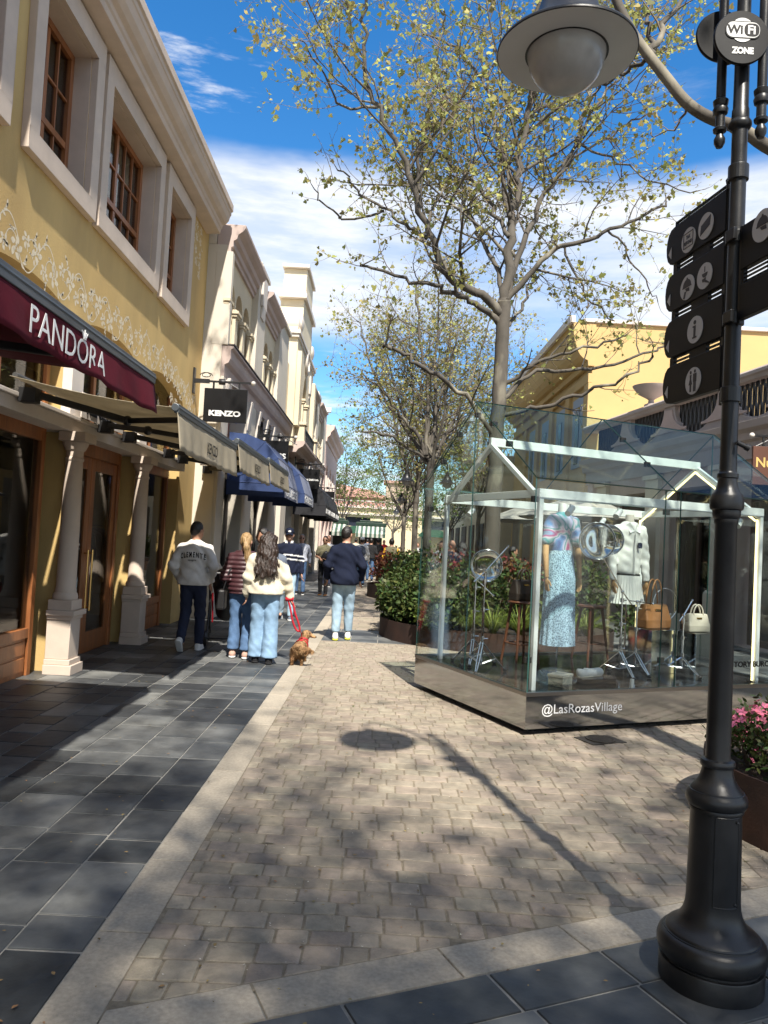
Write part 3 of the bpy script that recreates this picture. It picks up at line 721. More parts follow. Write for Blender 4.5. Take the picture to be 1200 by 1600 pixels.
def dr(txt, w, dz=0., h=None, bold=.03):
    return lambda mb, c, W_, H_: text_on(mb, txt, c+Vector((0, 0, dz*H_)), (1, 0, 0), (0, 0, 1), width=W_*w, height=h*H_ if h else None, bold=bold, lift=.001)
hang_sign('hanging_sign', 'black square shop sign with bold white stencil lettering beside the yellow wall', YX, 13.2, -3.14, -2.40, 3.44, 4.02, 4.14, -2.33, BLACKSIGN, dr('KENZO', .74, -.24, .17, .045))
# ---------------------------------------------------------------- left: cream row
CX = -3.0
LC = frame_xf((CX, 0, 0), (0, 1, 0), (1, 0, 0))
def arcade(par, ua, ub, n=3):
    """blind triple-arch window with square columns, in the upper storey; returns openings"""
    w = (ub-ua)/n; return [dict(u0=ua+k*w+.05, u1=ua+(k+1)*w-.05, z0=4.95, z1=6.22, rise=w*.5-.05) for k in range(n)]
def arcade_parts(par, ua, ub, n=3):
    w = (ub-ua)/n
    for k in range(n+1):
        c = ua+k*w; mb = MB(LC); hw = .125
        mb.box(c-hw, c+hw, -.02, .045, 4.95, 5.66); mb.box(c-hw-.03, c+hw+.03, -.02, .075, 5.662, 5.71); mb.box(c-hw-.055, c+hw+.055, -.02, .105, 5.712, 5.77); mb.box(c-hw-.02, c+hw+.02, -.02, .06, 5.772, 5.80); mb.box(c-hw-.02, c+hw+.02, -.02, .06, 4.93, 5.03)
        mb.build('colonnette', CREAM, par, bevel=.006)
    for k in range(n):
        mb = MB(LC); a, b = ua+k*w+.04, ua+(k+1)*w-.04; mb.box(a, b, -.34, -.30, 4.9, 6.3); mb.box(a, b, -.30, -.02, 4.90, 4.95); mb.build('blind_window', MAUVE, par)
def cornice(par, u0, u1, ztop, dd=.30, mat=MAUVE):
    mb = MB(LC); mould(mb, [(-.2, ztop-.50), (.05, ztop-.50), (.05, ztop-.42), (.09, ztop-.40), (.09, ztop-.30), (.15, ztop-.26), (.17, ztop-.18), (dd-.05, ztop-.12), (dd, ztop-.06), (dd, ztop), (-.2, ztop+.01)], u0, u1); mb.build('cornice', mat, par, bevel=.005)
def pier(par, a, b, z0, z1, d=.16, mat=CREAM, cap=True):
    mb = MB(LC); mb.box(a, b, -.2, d, z0, z1)
    if cap: mb.box(a-.05, b+.05, -.2, d+.07, z1+.002, z1+.09); mb.box(a-.02, b+.02, -.2, d+.04, z1+.092, z1+.16)
    mb.build('pier', mat, par, bevel=.008)
def ledge(par, u0, u1, zt=4.90):
    mb = MB(LC); mould(mb, [(-.1, zt-.54), (.06, zt-.54), (.06, zt-.34), (.13, zt-.30), (.16, zt-.22), (.16, zt-.06), (.21, zt-.04), (.21, zt), (-.1, zt+.02)], u0, u1); mb.build('ledge', MAUVE, par, bevel=.006)
    mb = MB(LC); mb.box(u0, u1, -.1, .225, zt+.021, zt+.042); mb.build('flashing', M('lead_flashing', (.10, .085, .08), .6), par)
    u = u0+.2
    while u < u1-.5:
        mb = MB(LC)
        mb.prism([(.02, 4.36), (.15, 4.36), (.075, 3.75), (.02, 3.72)], u, u+.22, axes=(1, 2, 0)); mb.build('bracket', PALE, par, bevel=.006)
        u += 1.2
def shops(par, u0, u1, piers_u):
    """ground storey: stone piers with dark shop windows, a red-brown panel above"""
    ps = sorted(piers_u)
    for a, b in ps:
        mb = MB(LC); mb.box(a, b, -.35, .06, .0, 4.36); mb.box(a-.02, b+.02, -.35, .10, 0.0, .9); mb.prism([(-.02, .9), (.10, .9), (.06, .98), (-.02, .98)], a-.02, b+.02, axes=(1, 2, 0)); mb.build('shop_pier', GREYC, par, bevel=.01)
    for (a, b), (c, d) in zip(ps, ps[1:]):
        mb = MB(LC); mb.box(b, c, -.34, -.30, 2.75, 4.36); mb.box(b, c, -.30, -.12, 2.9, 3.0); mb.build('upper_panel', REDBR, par, bevel=.006)
        mb = MB(LC); mb.box(b, b+.07, -.30, -.22, 0, 2.75); mb.box(c-.07, c, -.30, -.22, 0, 2.75); mb.box(b+.07, c-.07, -.30, -.22, 2.66, 2.75); mb.box((b+c)/2-.05, (b+c)/2+.05, -.30, -.22, 0, 2.66); mb.box(b+.07, c-.07, -.30, -.22, .0, .12)
        f = mb.build('shop_window', M('dark_bronze', (.03, .026, .024), .4), par, bevel=.005)
        mb = MB(LC); mb.box(b, c, -.27, -.26, .1, 2.7); mb.build('pane', DARKGL, f)
        mb = MB(LC); mb.box(b, c, -1.6, -1.55, 0, 2.75); mb.box(b, c, -1.6, -.3, 2.76, 2.8); mb.build('interior', INNER, par)
        for q in (.25, .7):
            mb = MB(LC); x = b+(c-b)*q; mb.box(x, x+.35, -1.5, -1.1, .3, 1.9); mb.build('display', INNERW, par)
cb = thing('cream_building', 'cream stucco building with blind arcades over a mauve ledge, next to the yellow one', 'building', (-6, 18, 0))
A1, A2 = (13.85, 16.25), (17.45, 19.85)
mb = MB(LC); wall_open(mb, 13.7, 23.2, 4.3, 6.75, arcade(cb, *A1)+arcade(cb, *A2)+[dict(u0=22.0, u1=22.45, z0=4.95, z1=6.0, rise=.22)], depth=.30)
mb.box(13.7, 23.2, -5, -.35, 4.3, 6.74); mb.box(13.7, 23.2, -5, -1.65, 0, 4.3); mb.box(13.72, 14.0, -1.65, -.34, 0, 4.3); mb.build('wall', CREAM, cb)
mb = MB(LC); mb.box(13.705, 13.73, -.36, 0.0, 0, 6.74); mb.box(13.705, 14.6, -3, -.21, 6.745, 7.08); mb.build('return_wall', GREYC, cb)
arcade_parts(cb, *A1); arcade_parts(cb, *A2)
cornice(cb, 13.72, 16.38, 7.12); cornice(cb, 17.42, 19.95, 7.12)
pier(cb, 13.70, 13.86, 4.92, 6.62, .10, GREYC, False)
pier(cb, 16.38, 17.42, 4.92, 7.26, .14, GREYC); pier(cb, 19.96, 21.75, 4.92, 7.22, .14, GREYC)
mb = MB(LC); mb.box(16.62, 17.18, .142, .20, 6.55, 7.2); mb.prism([(.142, 6.55), (.20, 6.55), (.17, 6.3), (.142, 6.3)], 16.7, 17.1, axes=(1, 2, 0)); mb.build('keystone_panel', PALE, cb, bevel=.01)
ledge(cb, 13.72, 23.2)
shops(cb, 13.7, 23.2, [(13.72, 14.35), (16.25, 17.4), (20.1, 21.6), (22.6, 23.2)])
# gabled tower bay
tb = thing('gabled_tower', 'tall cream gable bay with a stepped scrolled top and small balcony', 'tower', (-5, 25.6, 0))
mb = MB(LC); T0, T1 = 23.2, 28.6
wall_open(mb, T0, T1, 4.3, 7.7, [dict(u0=25.3, u1=26.5, z0=4.95, z1=6.95, rise=.75, point=True)], depth=.35, dface=.22)
mb.box(T0, T1, -3, -.14, 4.3, 7.69); mb.box(T0, T1, -3, -1.65, 0, 4.29); mb.box(T0, T0+.03, -3, .219, 4.3, 7.7); mb.box(T1-.03, T1, -3, .219, 4.3, 7.7); mb.build('wall', CREAM, tb)
mb = MB(LC); mb.box(25.2, 26.6, -.16, -.145, 4.9, 7.0); mb.build('blind_window', MAUVE, tb)
for u in (25.3, 26.5):
    mb = MB(LC); mb.box(u-.1, u+.1, .1, .27, 4.95, 5.95); mb.box(u-.14, u+.14, .1, .31, 5.952, 6.02); mb.box(u-.17, u+.17, .1, .34, 6.022, 6.09); mb.build('colonnette', CREAM, tb, bevel=.006)
for a, b in ((23.2, 23.75), (28.05, 28.6)):
    mb = MB(LC); mb.box(a, b, .2, .36, 4.92, 7.2); mb.build('pier', CREAM, tb, bevel=.01)
# gable silhouette as a thick slab: poly in (u, z)
gp = [(23.2, 7.70), (28.6, 7.70), (28.6, 7.95)]
for k in range(9): t = k/8*math.pi/2; gp.append((28.5-1.1*math.sin(t), 7.95+1.0*(1-math.cos(t))))
gp += [(27.4, 9.15), (27.15, 9.15), (27.0, 9.45), (26.95, 10.3), (24.85, 10.3), (24.8, 9.45), (24.65, 9.15), (24.4, 9.15)]
for k in range(9): t = (8-k)/8*math.pi/2; gp.append((23.3+1.1*math.sin(t), 7.95+1.0*(1-math.cos(t))))
gp += [(23.2, 7.95)]
mb = MB(LC); mb.prism(gp, -.55, .20, axes=(0, 2, 1)); mb.build('gable', CREAM, tb, bevel=.01)
mb = MB(LC)
for u0_, u1_, z0_, z1_, d_ in ((24.2, 27.6, 9.152, 9.30, .30), (24.35, 27.45, 9.302, 9.42, .26), (24.7, 27.1, 10.302, 10.42, .28)): mb.box(u0_, u1_, -.6, d_, z0_, z1_)
mb.box(23.05, 28.75, -.6, .30, 7.702, 7.82); mb.box(23.1, 28.7, -.6, .26, 7.6, 7.70)
mb.build('coping', PALE, tb, bevel=.01)
for u in (24.0, 27.8):
    mb = MB(LC); R_ = Matrix.Rotation(math.pi/2, 3, 'X')
    mb.lathe([(.0, -.45), (.30, -.45), (.34, -.40), (.34, .15), (.24, .2), (.24, .24), (.1, .28), (0, .28)], (u, 0, 8.25), 20, rot=R_.inverted()); mb.build('scroll', PALE, tb, smooth='auto')
mb = MB(LC); mb.lathe([(.0, 0), (.42, 0), (.42, .10), (.30, .12), (.30, .05), (0, .05)], (25.9, .2, 7.45), 24, rot=Matrix.Rotation(-math.pi/2, 3, 'X')); mb.build('roundel', PALE, tb, smooth='auto')
mb = MB(LC)
for u in (24.35, 27.45):
    mb.box(u-.22, u+.22, .2, .28, 6.65, 7.3); mb.prism([(.2, 6.65), (.28, 6.65), (.2, 6.4)], u-.15, u+.15, axes=(1, 2, 0))
mb.build('relief_panel', PALE, tb, bevel=.01)
# balcony
mb = MB(LC); mould(mb, [(-.1, 4.15), (.30, 4.15), (.36, 4.25), (.50, 4.33), (.56, 4.42), (.56, 4.5), (-.1, 4.5)], 23.6, 28.2); bal = mb.build('balcony', MAUVE, tb, bevel=.006)
for a in (23.65, 27.75):
    mb = MB(LC); mb.box(a, a+.4, .20, .52, 4.502, 5.0); mb.box(a-.05, a+.45, .20, .57, 5.002, 5.09); mb.build('pedestal', CREAM, bal, bevel=.008)
mb = MB(LC); mb.box(24.06, 27.74, .44, .48, 4.95, 4.99); mb.box(24.06, 27.74, .44, .48, 4.53, 4.56)
for k in range(30): u = 24.1+k*.122; mb.box(u, u+.02, .45, .47, 4.56, 4.95)
mb.build('railing', BLACK, bal)
shops(tb, 23.2, 28.6, [(23.21, 23.8), (25.5, 26.3), (28.0, 28.59)])
# further cream wing
c2 = thing('cream_building', 'farther cream wing with small arcades between the gable and the pink building', 'building', (-6, 33, 0))
B1, B2 = (29.4, 31.6), (33.3, 35.5)
mb = MB(LC); wall_open(mb, 28.6, 37.6, 4.3, 6.95, arcade(c2, *B1)+arcade(c2, *B2), depth=.30); mb.box(28.6, 37.6, -5, -.35, 4.3, 6.94); mb.box(28.6, 37.6, -5, -1.65, 0, 4.3); mb.build('wall', CREAM, c2)
arcade_parts(c2, *B1); arcade_parts(c2, *B2); cornice(c2, 28.62, 31.9, 7.3); cornice(c2, 33.0, 35.9, 7.4)
pier(c2, 31.9, 33.0, 4.92, 7.5, .14, GREYC); pier(c2, 35.9, 37.5, 4.92, 7.6, .14, GREYC)
ledge(c2, 28.62, 37.6); shops(c2, 28.6, 37.6, [(28.62, 29.3), (31.2, 32.2), (34.4, 35.3), (37.0, 37.58)])
# pink building
pb = thing('pink_building', 'pale pink stucco building with a big moulded cornice and arched niches', 'building', (-6, 43, 0))
mb = MB(LC); wall_open(mb, 37.6, 47.5, 0, 6.4, [dict(u0=u, u1=u+1.3, z0=3.4, z1=5.3, rise=.6) for u in (38.6, 41.2, 43.8)]+[dict(u0=u, u1=u+1.9, z0=.1, z1=2.7) for u in (38.3, 41.0, 43.6)], depth=.3, dface=.15); mb.box(37.6, 47.5, -5, -.2, 0, 6.39); mb.box(37.6, 37.63, -5, .149, 0, 6.4); mb.build('wall', PINK, pb)
for u in (38.6, 41.2, 43.8):
    mb = MB(LC); mb.box(u-.1, u, .15, .22, 3.3, 4.7); mb.box(u+1.3, u+1.4, .15, .22, 3.3, 4.7); mb.box(u-.12, u+1.42, .15, .26, 3.2, 3.3); mb.build('niche_surround', PALE, pb, bevel=.006)
mb = MB(LC); mould(mb, [(.1, 6.3), (.2, 6.3), (.22, 6.5), (.35, 6.6), (.38, 6.75), (.52, 6.9), (.56, 7.1), (.1, 7.12)], 37.5, 47.6); mb.build('cornice', PINK, pb, bevel=.008)
# hooped awnings
def hood_awning(label, y0, y1, xf, zb, zt, drop, mat, txt, group, th, fw=None):
    t = thing('hood_awning', label, 'awning', (-2.9, (y0+y1)/2, zb), 0, group); xw = -2.88; D = xf-xw; H = zt-zb
    pr = [(xw, zt), (xw+D*.30, zt-.02*H), (xw+D*.62, zt-.16*H), (xw+D*.86, zt-.48*H), (xf, zb)]
    mb = MB(); n = len(pr)
    for (a, b) in zip(pr, pr[1:]): mb.add([(a[0], y0, a[1]), (b[0], y0, b[1]), (b[0], y1, b[1]), (a[0], y1, a[1])], [(0, 1, 2, 3)])
    for yy in (y0, y1): mb.add([(p[0], yy, p[1]) for p in pr]+[(xw, yy, zb)], [tuple(range(n+1))])
    mb.build('canopy', mat, t, solid=.006)
    mb = MB()
    for p in pr[1:]: mb.tube([(xw, y0-.004, zb), (p[0], y0-.004, p[1]+.004), (p[0], y1+.004, p[1]+.004), (xw, y1+.004, zb)], .009, 6)
    mb.build('hoops', mat, t)
    mb = MB()
    mb.grid(lambda a, b: (xf+.005, y0+(y1-y0)*a, zb-.005-drop*b), 10, 2); mb.grid(lambda a, b: (xw+D*a, y0-.002, zb-.005-drop*b), 6, 2); mb.grid(lambda a, b: (xw+D*a, y1+.002, zb-.005-drop*b), 6, 2)
    v = mb.build('valance', mat, t, solid=.004)
    mb = MB(); W_ = fw or (y1-y0)*.8
    text_on(mb, txt, (xf+.007, y0+.08+W_/2, zb-drop*.52), (0, 1, 0), (0, 0, 1), width=W_, height=th, lift=.004, bold=.0); mb.build('lettering', WHITE, v)
    return t
hood_awning('nearest navy blue hood awning, just beyond the beige one', 14.25, 16.6, -1.80, 2.50, 3.42, .24, NAVY, 'GUESS', 'navy hood awnings', .15, 1.9)
hood_awning('second navy blue hood awning, below the dark sign', 18.0, 20.4, -1.80, 2.56, 3.42, .22, NAVY, 'GUESS', 'navy hood awnings', .15, 1.9)
for (a, lab) in ((25.2, 'first black hood awning with white letters under the black sign'), (28.0, 'middle black hood awning with white letters'), (30.9, 'last black hood awning before the pink building')):
    hood_awning(lab, a, a+2.4, -1.80, 2.62, 3.5, .34, BLKCAN, 'DOLCE & GABBANA', 'black hood awnings', .17, 2.3)
hang_sign('hanging_sign', 'black shop sign partly hidden behind the near navy awning', -2.86, 17.3, -2.80, -2.15, 3.05, 3.68, 3.78, -2.02, BLACKSIGN, dr('GUESS', .86, -.05, .2, .03))
hang_sign('hanging_sign', 'black shop sign with small white lettering above the black awnings', -2.86, 24.9, -2.72, -2.03, 3.12, 3.76, 3.92, -1.95, BLACKSIGN, dr('DOLCE & GABBANA', .92, -.05, .1, .03))
hang_sign('hanging_sign', 'farthest black shop sign, end of the black awnings', -2.86, 33.6, -2.6, -2.05, 3.0, 3.6, 3.75, -1.95, BLACKSIGN, dr('DOLCE & GABBANA', .9, 0, .1, .03))
# flag of street speaker / floodlight on the far cornice
sp = PX(511, 641, -2.7)
t = thing('floodlight', 'small white floodlight on the corner of the far cream roof', 'floodlight', tuple(sp))
mb = MB(); mb.box(sp.x-.15, sp.x+.2, sp.y-.12, sp.y+.12, sp.z-.1, sp.z+.12); mb.build('lamp_body', WHITEM, t, bevel=.02)
mb = MB(); mb.bar((sp.x-.45, sp.y, sp.z-.1), (sp.x-.1, sp.y, sp.z-.02), .05); mb.build('bracket', BLACK, t)
# ---------------------------------------------------------------- right: mauve terrace building
FO = Vector((6.6, 12.8, 0)); FU = Vector((-.14, .99, 0)).normalized(); FD = Vector((-FU.y, FU.x, 0))
LF = frame_xf(FO, FU, FD)
def Fuv(u, v, dd=0.):
    d = ray(u, v); Q = FO+FD*dd; t = (Q-CAMP).dot(FD)/d.dot(FD); p = CAMP+d*t; return (p-FO).dot(FU), p.z
mbld = thing('terrace_building', 'mauve shop building with a stone balustrade and black iron grilles above dark windows', 'building', (8, 13, 0))
U0, U1 = -9.5, 7.9
pil = [-9.0, -6.4, -3.8, -1.15, 1.5, 4.1, 6.7]
mb = MB(LF); wall_open(mb, U0, U1, 0, 3.95, [dict(u0=a+.42, u1=b-.42, z0=.02, z1=2.95) for a, b in zip(pil, pil[1:])], depth=.5)
mb.box(U0, U1, -7, -.45, 2.97, 3.94); mb.box(U0, U1, -7, -2.5, 0, 2.96); mb.build('wall', MAUVE, mbld)
for c in pil:
    mb = MB(LF); mb.box(c-.28, c+.28, -.02, .10, .93, 3.2); mb.box(c-.33, c+.33, -.02, .16, 0, .86); mb.prism([(-.02, .862), (.16, .862), (.11, .93), (-.02, .93)], c-.33, c+.33, axes=(1, 2, 0)); mb.box(c-.33, c+.33, -.02, .15, 3.202, 3.30); mb.build('pilaster', GREYC, mbld, bevel=.008)
GRY = M('grey_cast_stone', (.40, .345, .315), .8, var=.10, scale=1.6, bump=.12)
mb = MB(LF); mould(mb, [(-.1, 3.32), (.06, 3.32), (.06, 3.62), (.12, 3.66), (.14, 3.78), (.22, 3.84), (.24, 3.97), (-.4, 3.975)], U0, U1); mb.build('entablature', GRY, mbld, bevel=.006)
mb = MB(LF); mould(mb, [(-.22, 4.72), (.10, 4.72), (.12, 4.78), (.16, 4.80), (.16, 4.86), (.12, 4.9), (-.22, 4.9)], U0, U1); mb.build('handrail', GRY, mbld, bevel=.006)
c = U0+.9; gr = []
while c < U1-.6:
    poly = [(c-1.0, 3.98), (c+1.0, 3.98), (c+1.0, 4.06)]
    for k in range(9):
        t = k/8*math.pi/2; poly.append((c+.98-.76*math.sin(t), 4.06+.66*(1-math.cos(t))))
    for k in range(9):
        t = (8-k)/8*math.pi/2; poly.append((c-.98+.76*math.sin(t), 4.06+.66*(1-math.cos(t))))
    poly.append((c-1.0, 4.06))
    mb = MB(LF); mb.prism(poly, -.16, .06, axes=(0, 2, 1)); p_ = mb.build('balustrade_panel', GRY, mbld, bevel=.012)
    ins = [(c+(x-c)*.74, 4.16+(z-3.98)*.66) for x, z in poly]
    mb = MB(LF); mb.prism(ins, .06, .085, axes=(0, 2, 1)); mb.build('raised_field', MAUVE, p_, bevel=.012)
    mb = MB(LF); a = c+.24
    while a < c+1.78:
        mb.bar((a, -.05, 4.03), (a, -.05, 4.72), .028); a += .075
    for k in range(10):
        x0 = c+.26+k*.15; mb.bar((x0, -.062, 4.06), (x0+.15, -.062, 4.72), .02); mb.bar((x0+.15, -.038, 4.06), (x0, -.038, 4.72), .02)
    mb.build('iron_grille', BLACK, mbld)
    c += 2.02
for a, b in zip(pil, pil[1:]):
    mb = MB(LF); x0, x1 = a+.42, b-.42
    mb.box(x0, x0+.08, -.38, -.28, 0, 2.95); mb.box(x1-.08, x1, -.38, -.28, 0, 2.95); mb.box(x0+.08, x1-.08, -.38, -.28, 2.6, 2.68); mb.box((x0+x1)/2-.05, (x0+x1)/2+.05, -.38, -.28, 0, 2.6); mb.box(x0+.08, x1-.08, -.38, -.28, 0, .14)
    f = mb.build('shop_window', M('brown_frame', (.055, .032, .022), .45), mbld, bevel=.005)
    mb = MB(LF); mb.box(x0, x1, -.335, -.325, .1, 2.9); mb.build('pane', DARKGL, f)
    mb = MB(LF); mb.box(x0, x1, -2.2, -2.15, 0, 2.95); mb.box(x0, x1, -2.2, -.4, 2.955, 2.968); mb.build('interior', INNER, mbld)
    for q, w in ((.12, .3), (.5, .18), (.78, .25)):
        mb = MB(LF); mb.box(x0+(x1-x0)*q, x0+(x1-x0)*q+w, -1.6, -1.3, .05, 2.2); mb.build('display_panel', INNERW, mbld)
OCH = M('ochre_curtain', (.33, .25, .11), .8, var=.2)
for u in (2.3, 3.3, 4.9, 5.7):
    mb = MB(LF); mb.grid(lambda a, b: (u+.5*a, -.55-.04*math.sin(a*30), .1+2.5*b), 24, 2); mb.build('curtain', OCH, mbld, smooth=True)
# urn on the balustrade
uu, zz = Fuv(1018, 612, -.05); up_ = FO+FU*uu-FD*.05
t = thing('stone_urn', 'shallow grey stone bowl urn standing on the balustrade rail', 'urn', (up_.x, up_.y, 4.9))
mb = MB(); mb.lathe([(.0, 0), (.15, 0), (.15, .05), (.07, .09), (.06, .16), (.12, .20), (.30, .30), (.40, .43), (.42, .47), (.39, .47), (.30, .38), (0, .32)], (up_.x, up_.y, 4.9), 30); mb.build('bowl', GRY, t, smooth='auto')
# hanging brown sign
BRS = M('brown_sign', (.10, .038, .022), .6, var=.08)
ye = 11.9; xw_ = FO.x+(ye-FO.y)*FU.x/FU.y-.03; e = P(1172, 680, ye)
t = hang_sign('hanging_sign', 'brown square shop sign with gold lettering beside the lamp post', xw_, ye, P(1176, 700, ye).x, xw_-.12, 2.72, P(1176, 697, ye).z, e.z, e.x+.05, BRS, lambda mb, c, W_, H_: text_on(mb, 'Nude', Vector((P(1180, 724, ye).x, c.y, P(1180, 730, ye).z)), (1, 0, 0), (0, 0, 1), height=.155, center=False, bold=.02, lift=.001), scroll=False, dirx=-1, group='hanging signs of the right row')
for ch in t.children:
    for g_ in ch.children:
        if g_.name.startswith('lettering'): g_.data.materials[0] = M('gold_lettering', (.62, .42, .14), .5)
# ---------------------------------------------------------------- right: yellow parapet building
YEL2 = M('pale_yellow_stucco', (.52, .365, .155), .85, var=.07, scale=.8, bump=.15)
gb = thing('yellow_building', 'plain yellow building with a coved eave, rising behind the mauve terrace', 'building', (9, 26, 0))
mb = MB()
mb.box(5.5, 18, 20.5, 32, 0, 7.72); mb.build('wall', YEL2, gb)
mb = MB(); mb.box(5.2, 18.2, 20.42, 32, 7.722, 7.82); mb.build('coping', PALE, gb, bevel=.01)
L2 = frame_xf((5.5, 0, 0), (0, 1, 0), (-1, 0, 0))
mb = MB(L2); pr = [(-.05, 6.55), (.12, 6.55), (.14, 6.7)]+[(.14+.42*math.sin(k/6*math.pi/2), 6.7+.95*(1-math.cos(k/6*math.pi/2))) for k in range(7)]+[(.60, 7.66), (.60, 7.715), (-.05, 7.715)]
mould(mb, pr, 20.46, 32); mb.build('coved_eave', YEL2, gb)
mb = MB(L2); mould(mb, [(.56, 7.66), (.68, 7.66), (.70, 7.84), (.56, 7.84)], 20.3, 32); mb.build('gutter', PALE, gb)
mb = MB(L2); mb.box(20.5, 32, -.01, .10, 6.1, 6.35)
for u in (20.5, 22.6, 24.8, 27.0, 29.2): mb.box(u, u+.45, -.01, .09, 0, 6.098)
mb.build('pilasters', YEL2, gb, bevel=.01)
BLU = M('blue_shutter', (.30, .36, .44), .6, var=.05)
for u in (21.2, 23.3, 25.5, 27.7):
    mb = MB(L2); mb.box(u, u+1.1, -.005, .03, 3.9, 5.9); w = mb.build('window', BLU, gb, bevel=.006)
    mb = MB(L2); mb.box(u+.35, u+.75, .03, .045, 4.0, 5.5); mb.build('pane', M('dark_pane', (.02, .025, .04), .15), w)
mb = MB(L2); mb.box(20.7, 31.5, .0, .05, .0, 3.0); mb.build('shopfront', INNERW, gb)
# right row closing the street farther on
fb = thing('cream_building', 'low cream building on the right side far down the street', 'building', (8, 45, 0))
mb = MB(); mb.box(5.2, 15, 33, 58, 0, 5.2); mb.build('wall', CREAM, fb)
mb = MB(); mb.box(4.95, 15, 32.9, 58.2, 5.202, 5.5); mb.build('cornice', PALE, fb, bevel=.01)
for k in range(6):
    mb = MB(); mb.box(5.13, 5.19, 34.5+k*3.8, 36.7+k*3.8, .1, 2.7); mb.build('shop_window', INNER, fb)
# ---------------------------------------------------------------- far plaza
pz = thing('plaza_building', 'far pale yellow building with lattice parapet and green arched awnings', 'building', (3, 84, 0))
PZY = M('far_yellow_stucco', (.62, .52, .33), .85, var=.06)
Y = 80
LP = frame_xf((0, Y, 0), (1, 0, 0), (0, -1, 0))
mb = MB(LP); wall_open(mb, -9, 18, 0, 4.9, [dict(u0=u, u1=u+2.6, z0=3.0, z1=3.95) for u in (-7.5, -3.6, 4.4, 8.4, 12)]+[dict(u0=u, u1=u+2.2, z0=.1, z1=2.3) for u in (-7.3, -3.4, 4.6, 8.6)], depth=.4); mb.box(-9, 18, -6, -.42, 0, 4.9); mb.build('wall', PZY, pz)
mb = MB(LP); mb.box(-9.2, 18.2, -.1, .25, 4.2, 4.38); mb.box(-9.2, 18.2, -.2, .3, 4.902, 5.05); mb.box(-9.2, 18.2, -.2, .3, 5.6, 5.7); mb.build('cornice', PALE, pz)
mb = MB(LP); u = -9.
while u < 18: mb.bar((u, .0, 5.05), (u+.55, .0, 5.6), .08); mb.bar((u+.55, .01, 5.05), (u, .01, 5.6), .08); u += .55
mb.build('lattice', PALE, pz)
for u in (-7.5, -3.6, 4.4, 8.4, 12): 
    mb = MB(LP); mb.box(u, u+2.6, -.4, -.35, 3.0, 3.95); mb.build('window', M('dark_pane', (.02, .025, .04), .15), pz)
GRC = M('green_canvas', (.012, .07, .035), .7, var=.1); 
for u in (-3.8, 4.2):
    mb = MB(LP); mb.prism([(u+1.5+1.7*math.cos(k/10*math.pi), 2.25+.75*math.sin(k/10*math.pi)) for k in range(11)], .3, 1.6, axes=(0, 2, 1)); mb.build('arched_awning', GRC, pz)
pk = thing('pink_building', 'distant pink building behind the plaza, only its upper wall showing', 'building', (-1, 100, 0))
mb = MB(); mb.box(-9, 1.2, 96, 104, 0, 6.9); mb.build('wall', M('far_pink', (.62, .30, .25), .85), pk); mb = MB(); mb.prism([(-9.3, 6.9), (1.4, 6.9), (-1, 7.8), (-9.3, 9.0)], 95.6, 104.3, axes=(0, 2, 1)); mb.build('roof', M('far_pink_roof', (.60, .33, .27), .9), pk)
tw = thing('stone_tower', 'distant beige square tower with an arched opening above the plaza', 'tower', (2, 92, 0))
mb = MB(LP := frame_xf((0, 90, 0), (1, 0, 0), (0, -1, 0))); wall_open(mb, .5, 4.2, 0, 8.4, [dict(u0=1.9, u1=2.9, z0=5.6, z1=7.4, rise=.5)], depth=.5); mb.box(.5, 4.2, -3.6, -.55, 0, 8.4); mb.build('wall', M('far_stone', (.44, .35, .27), .9), tw)
mb = MB(LP); mb.box(.2, 4.5, -3.9, .3, 8.41, 8.75); mb.build('cornice', M('far_roof', (.40, .25, .2), .9), tw)
# kiosks
STR = M('striped_canvas', (.55, .55, .50), .8)
def stripes(mt):
    nt = mt.node_tree; b = nt.nodes.get('Principled BSDF'); tcn = nt.nodes.new('ShaderNodeTexCoord'); w = nt.nodes.new('ShaderNodeTexWave'); w.bands_direction = 'X'; w.inputs['Scale'].default_value = 1.1
    nt.links.new(tcn.outputs['Object'], w.inputs[0]); cr = nt.nodes.new('ShaderNodeValToRGB'); cr.color_ramp.interpolation = 'CONSTANT'; cr.color_ramp.elements[0].color = (.05, .10, .07, 1); cr.color_ramp.elements[1].color = (.42, .42, .38, 1); cr.color_ramp.elements[1].position = .5
    nt.links.new(w.outputs[0], cr.inputs[0]); nt.links.new(cr.outputs[0], b.inputs['Base Color'])
stripes(STR)
def kiosk(x, y, w, label, side):
    t = thing('market_kiosk', label, 'kiosk', (x, y, 0), 0, 'kiosks with striped awnings')
    DG = M('dark_green_paint', (.012, .035, .022), .5)
    mb = MB(); mb.box(x-w/2, x+w/2, y, y+2.2, .0, 1.0); mb.build('counter', DG, t, bevel=.02)
    for sx in (-w/2, w/2-.12):
        for sy in (0, 2.08): mb = MB(); mb.box(x+sx, x+sx+.12, y+sy, y+sy+.12, 1.0, 2.5); mb.build('post', DG, t)
    mb = MB(); mb.box(x-w/2-.25, x+w/2+.25, y-.25, y+2.5, 2.5, 2.72); mb.box(x-w/2, x+w/2, y, y+2.2, 2.73, 2.85); mb.build('roof', DG, t, bevel=.02)
    mb = MB(); mb.add([(x-w/2-.2, y-.2, 2.48), (x+w/2+.2, y-.2, 2.48), (x+w/2+.2, y-1.5, 1.98), (x-w/2-.2, y-1.5, 1.98), (x-w/2-.2, y-1.5, 1.75), (x+w/2+.2, y-1.5, 1.75)], [(0, 1, 2, 3), (3, 2, 5, 4)]); mb.build('awning', STR, t, solid=.02)
    mb = MB(); mb.box(x-w/2+.1, x+w/2-.1, y+1.6, y+1.7, 1.0, 2.5); mb.build('back_wall', INNER, t)
kiosk(P(579, 840, 50).x, 50, 1.5, 'green market kiosk with a striped awning in the middle of the street end', 1)
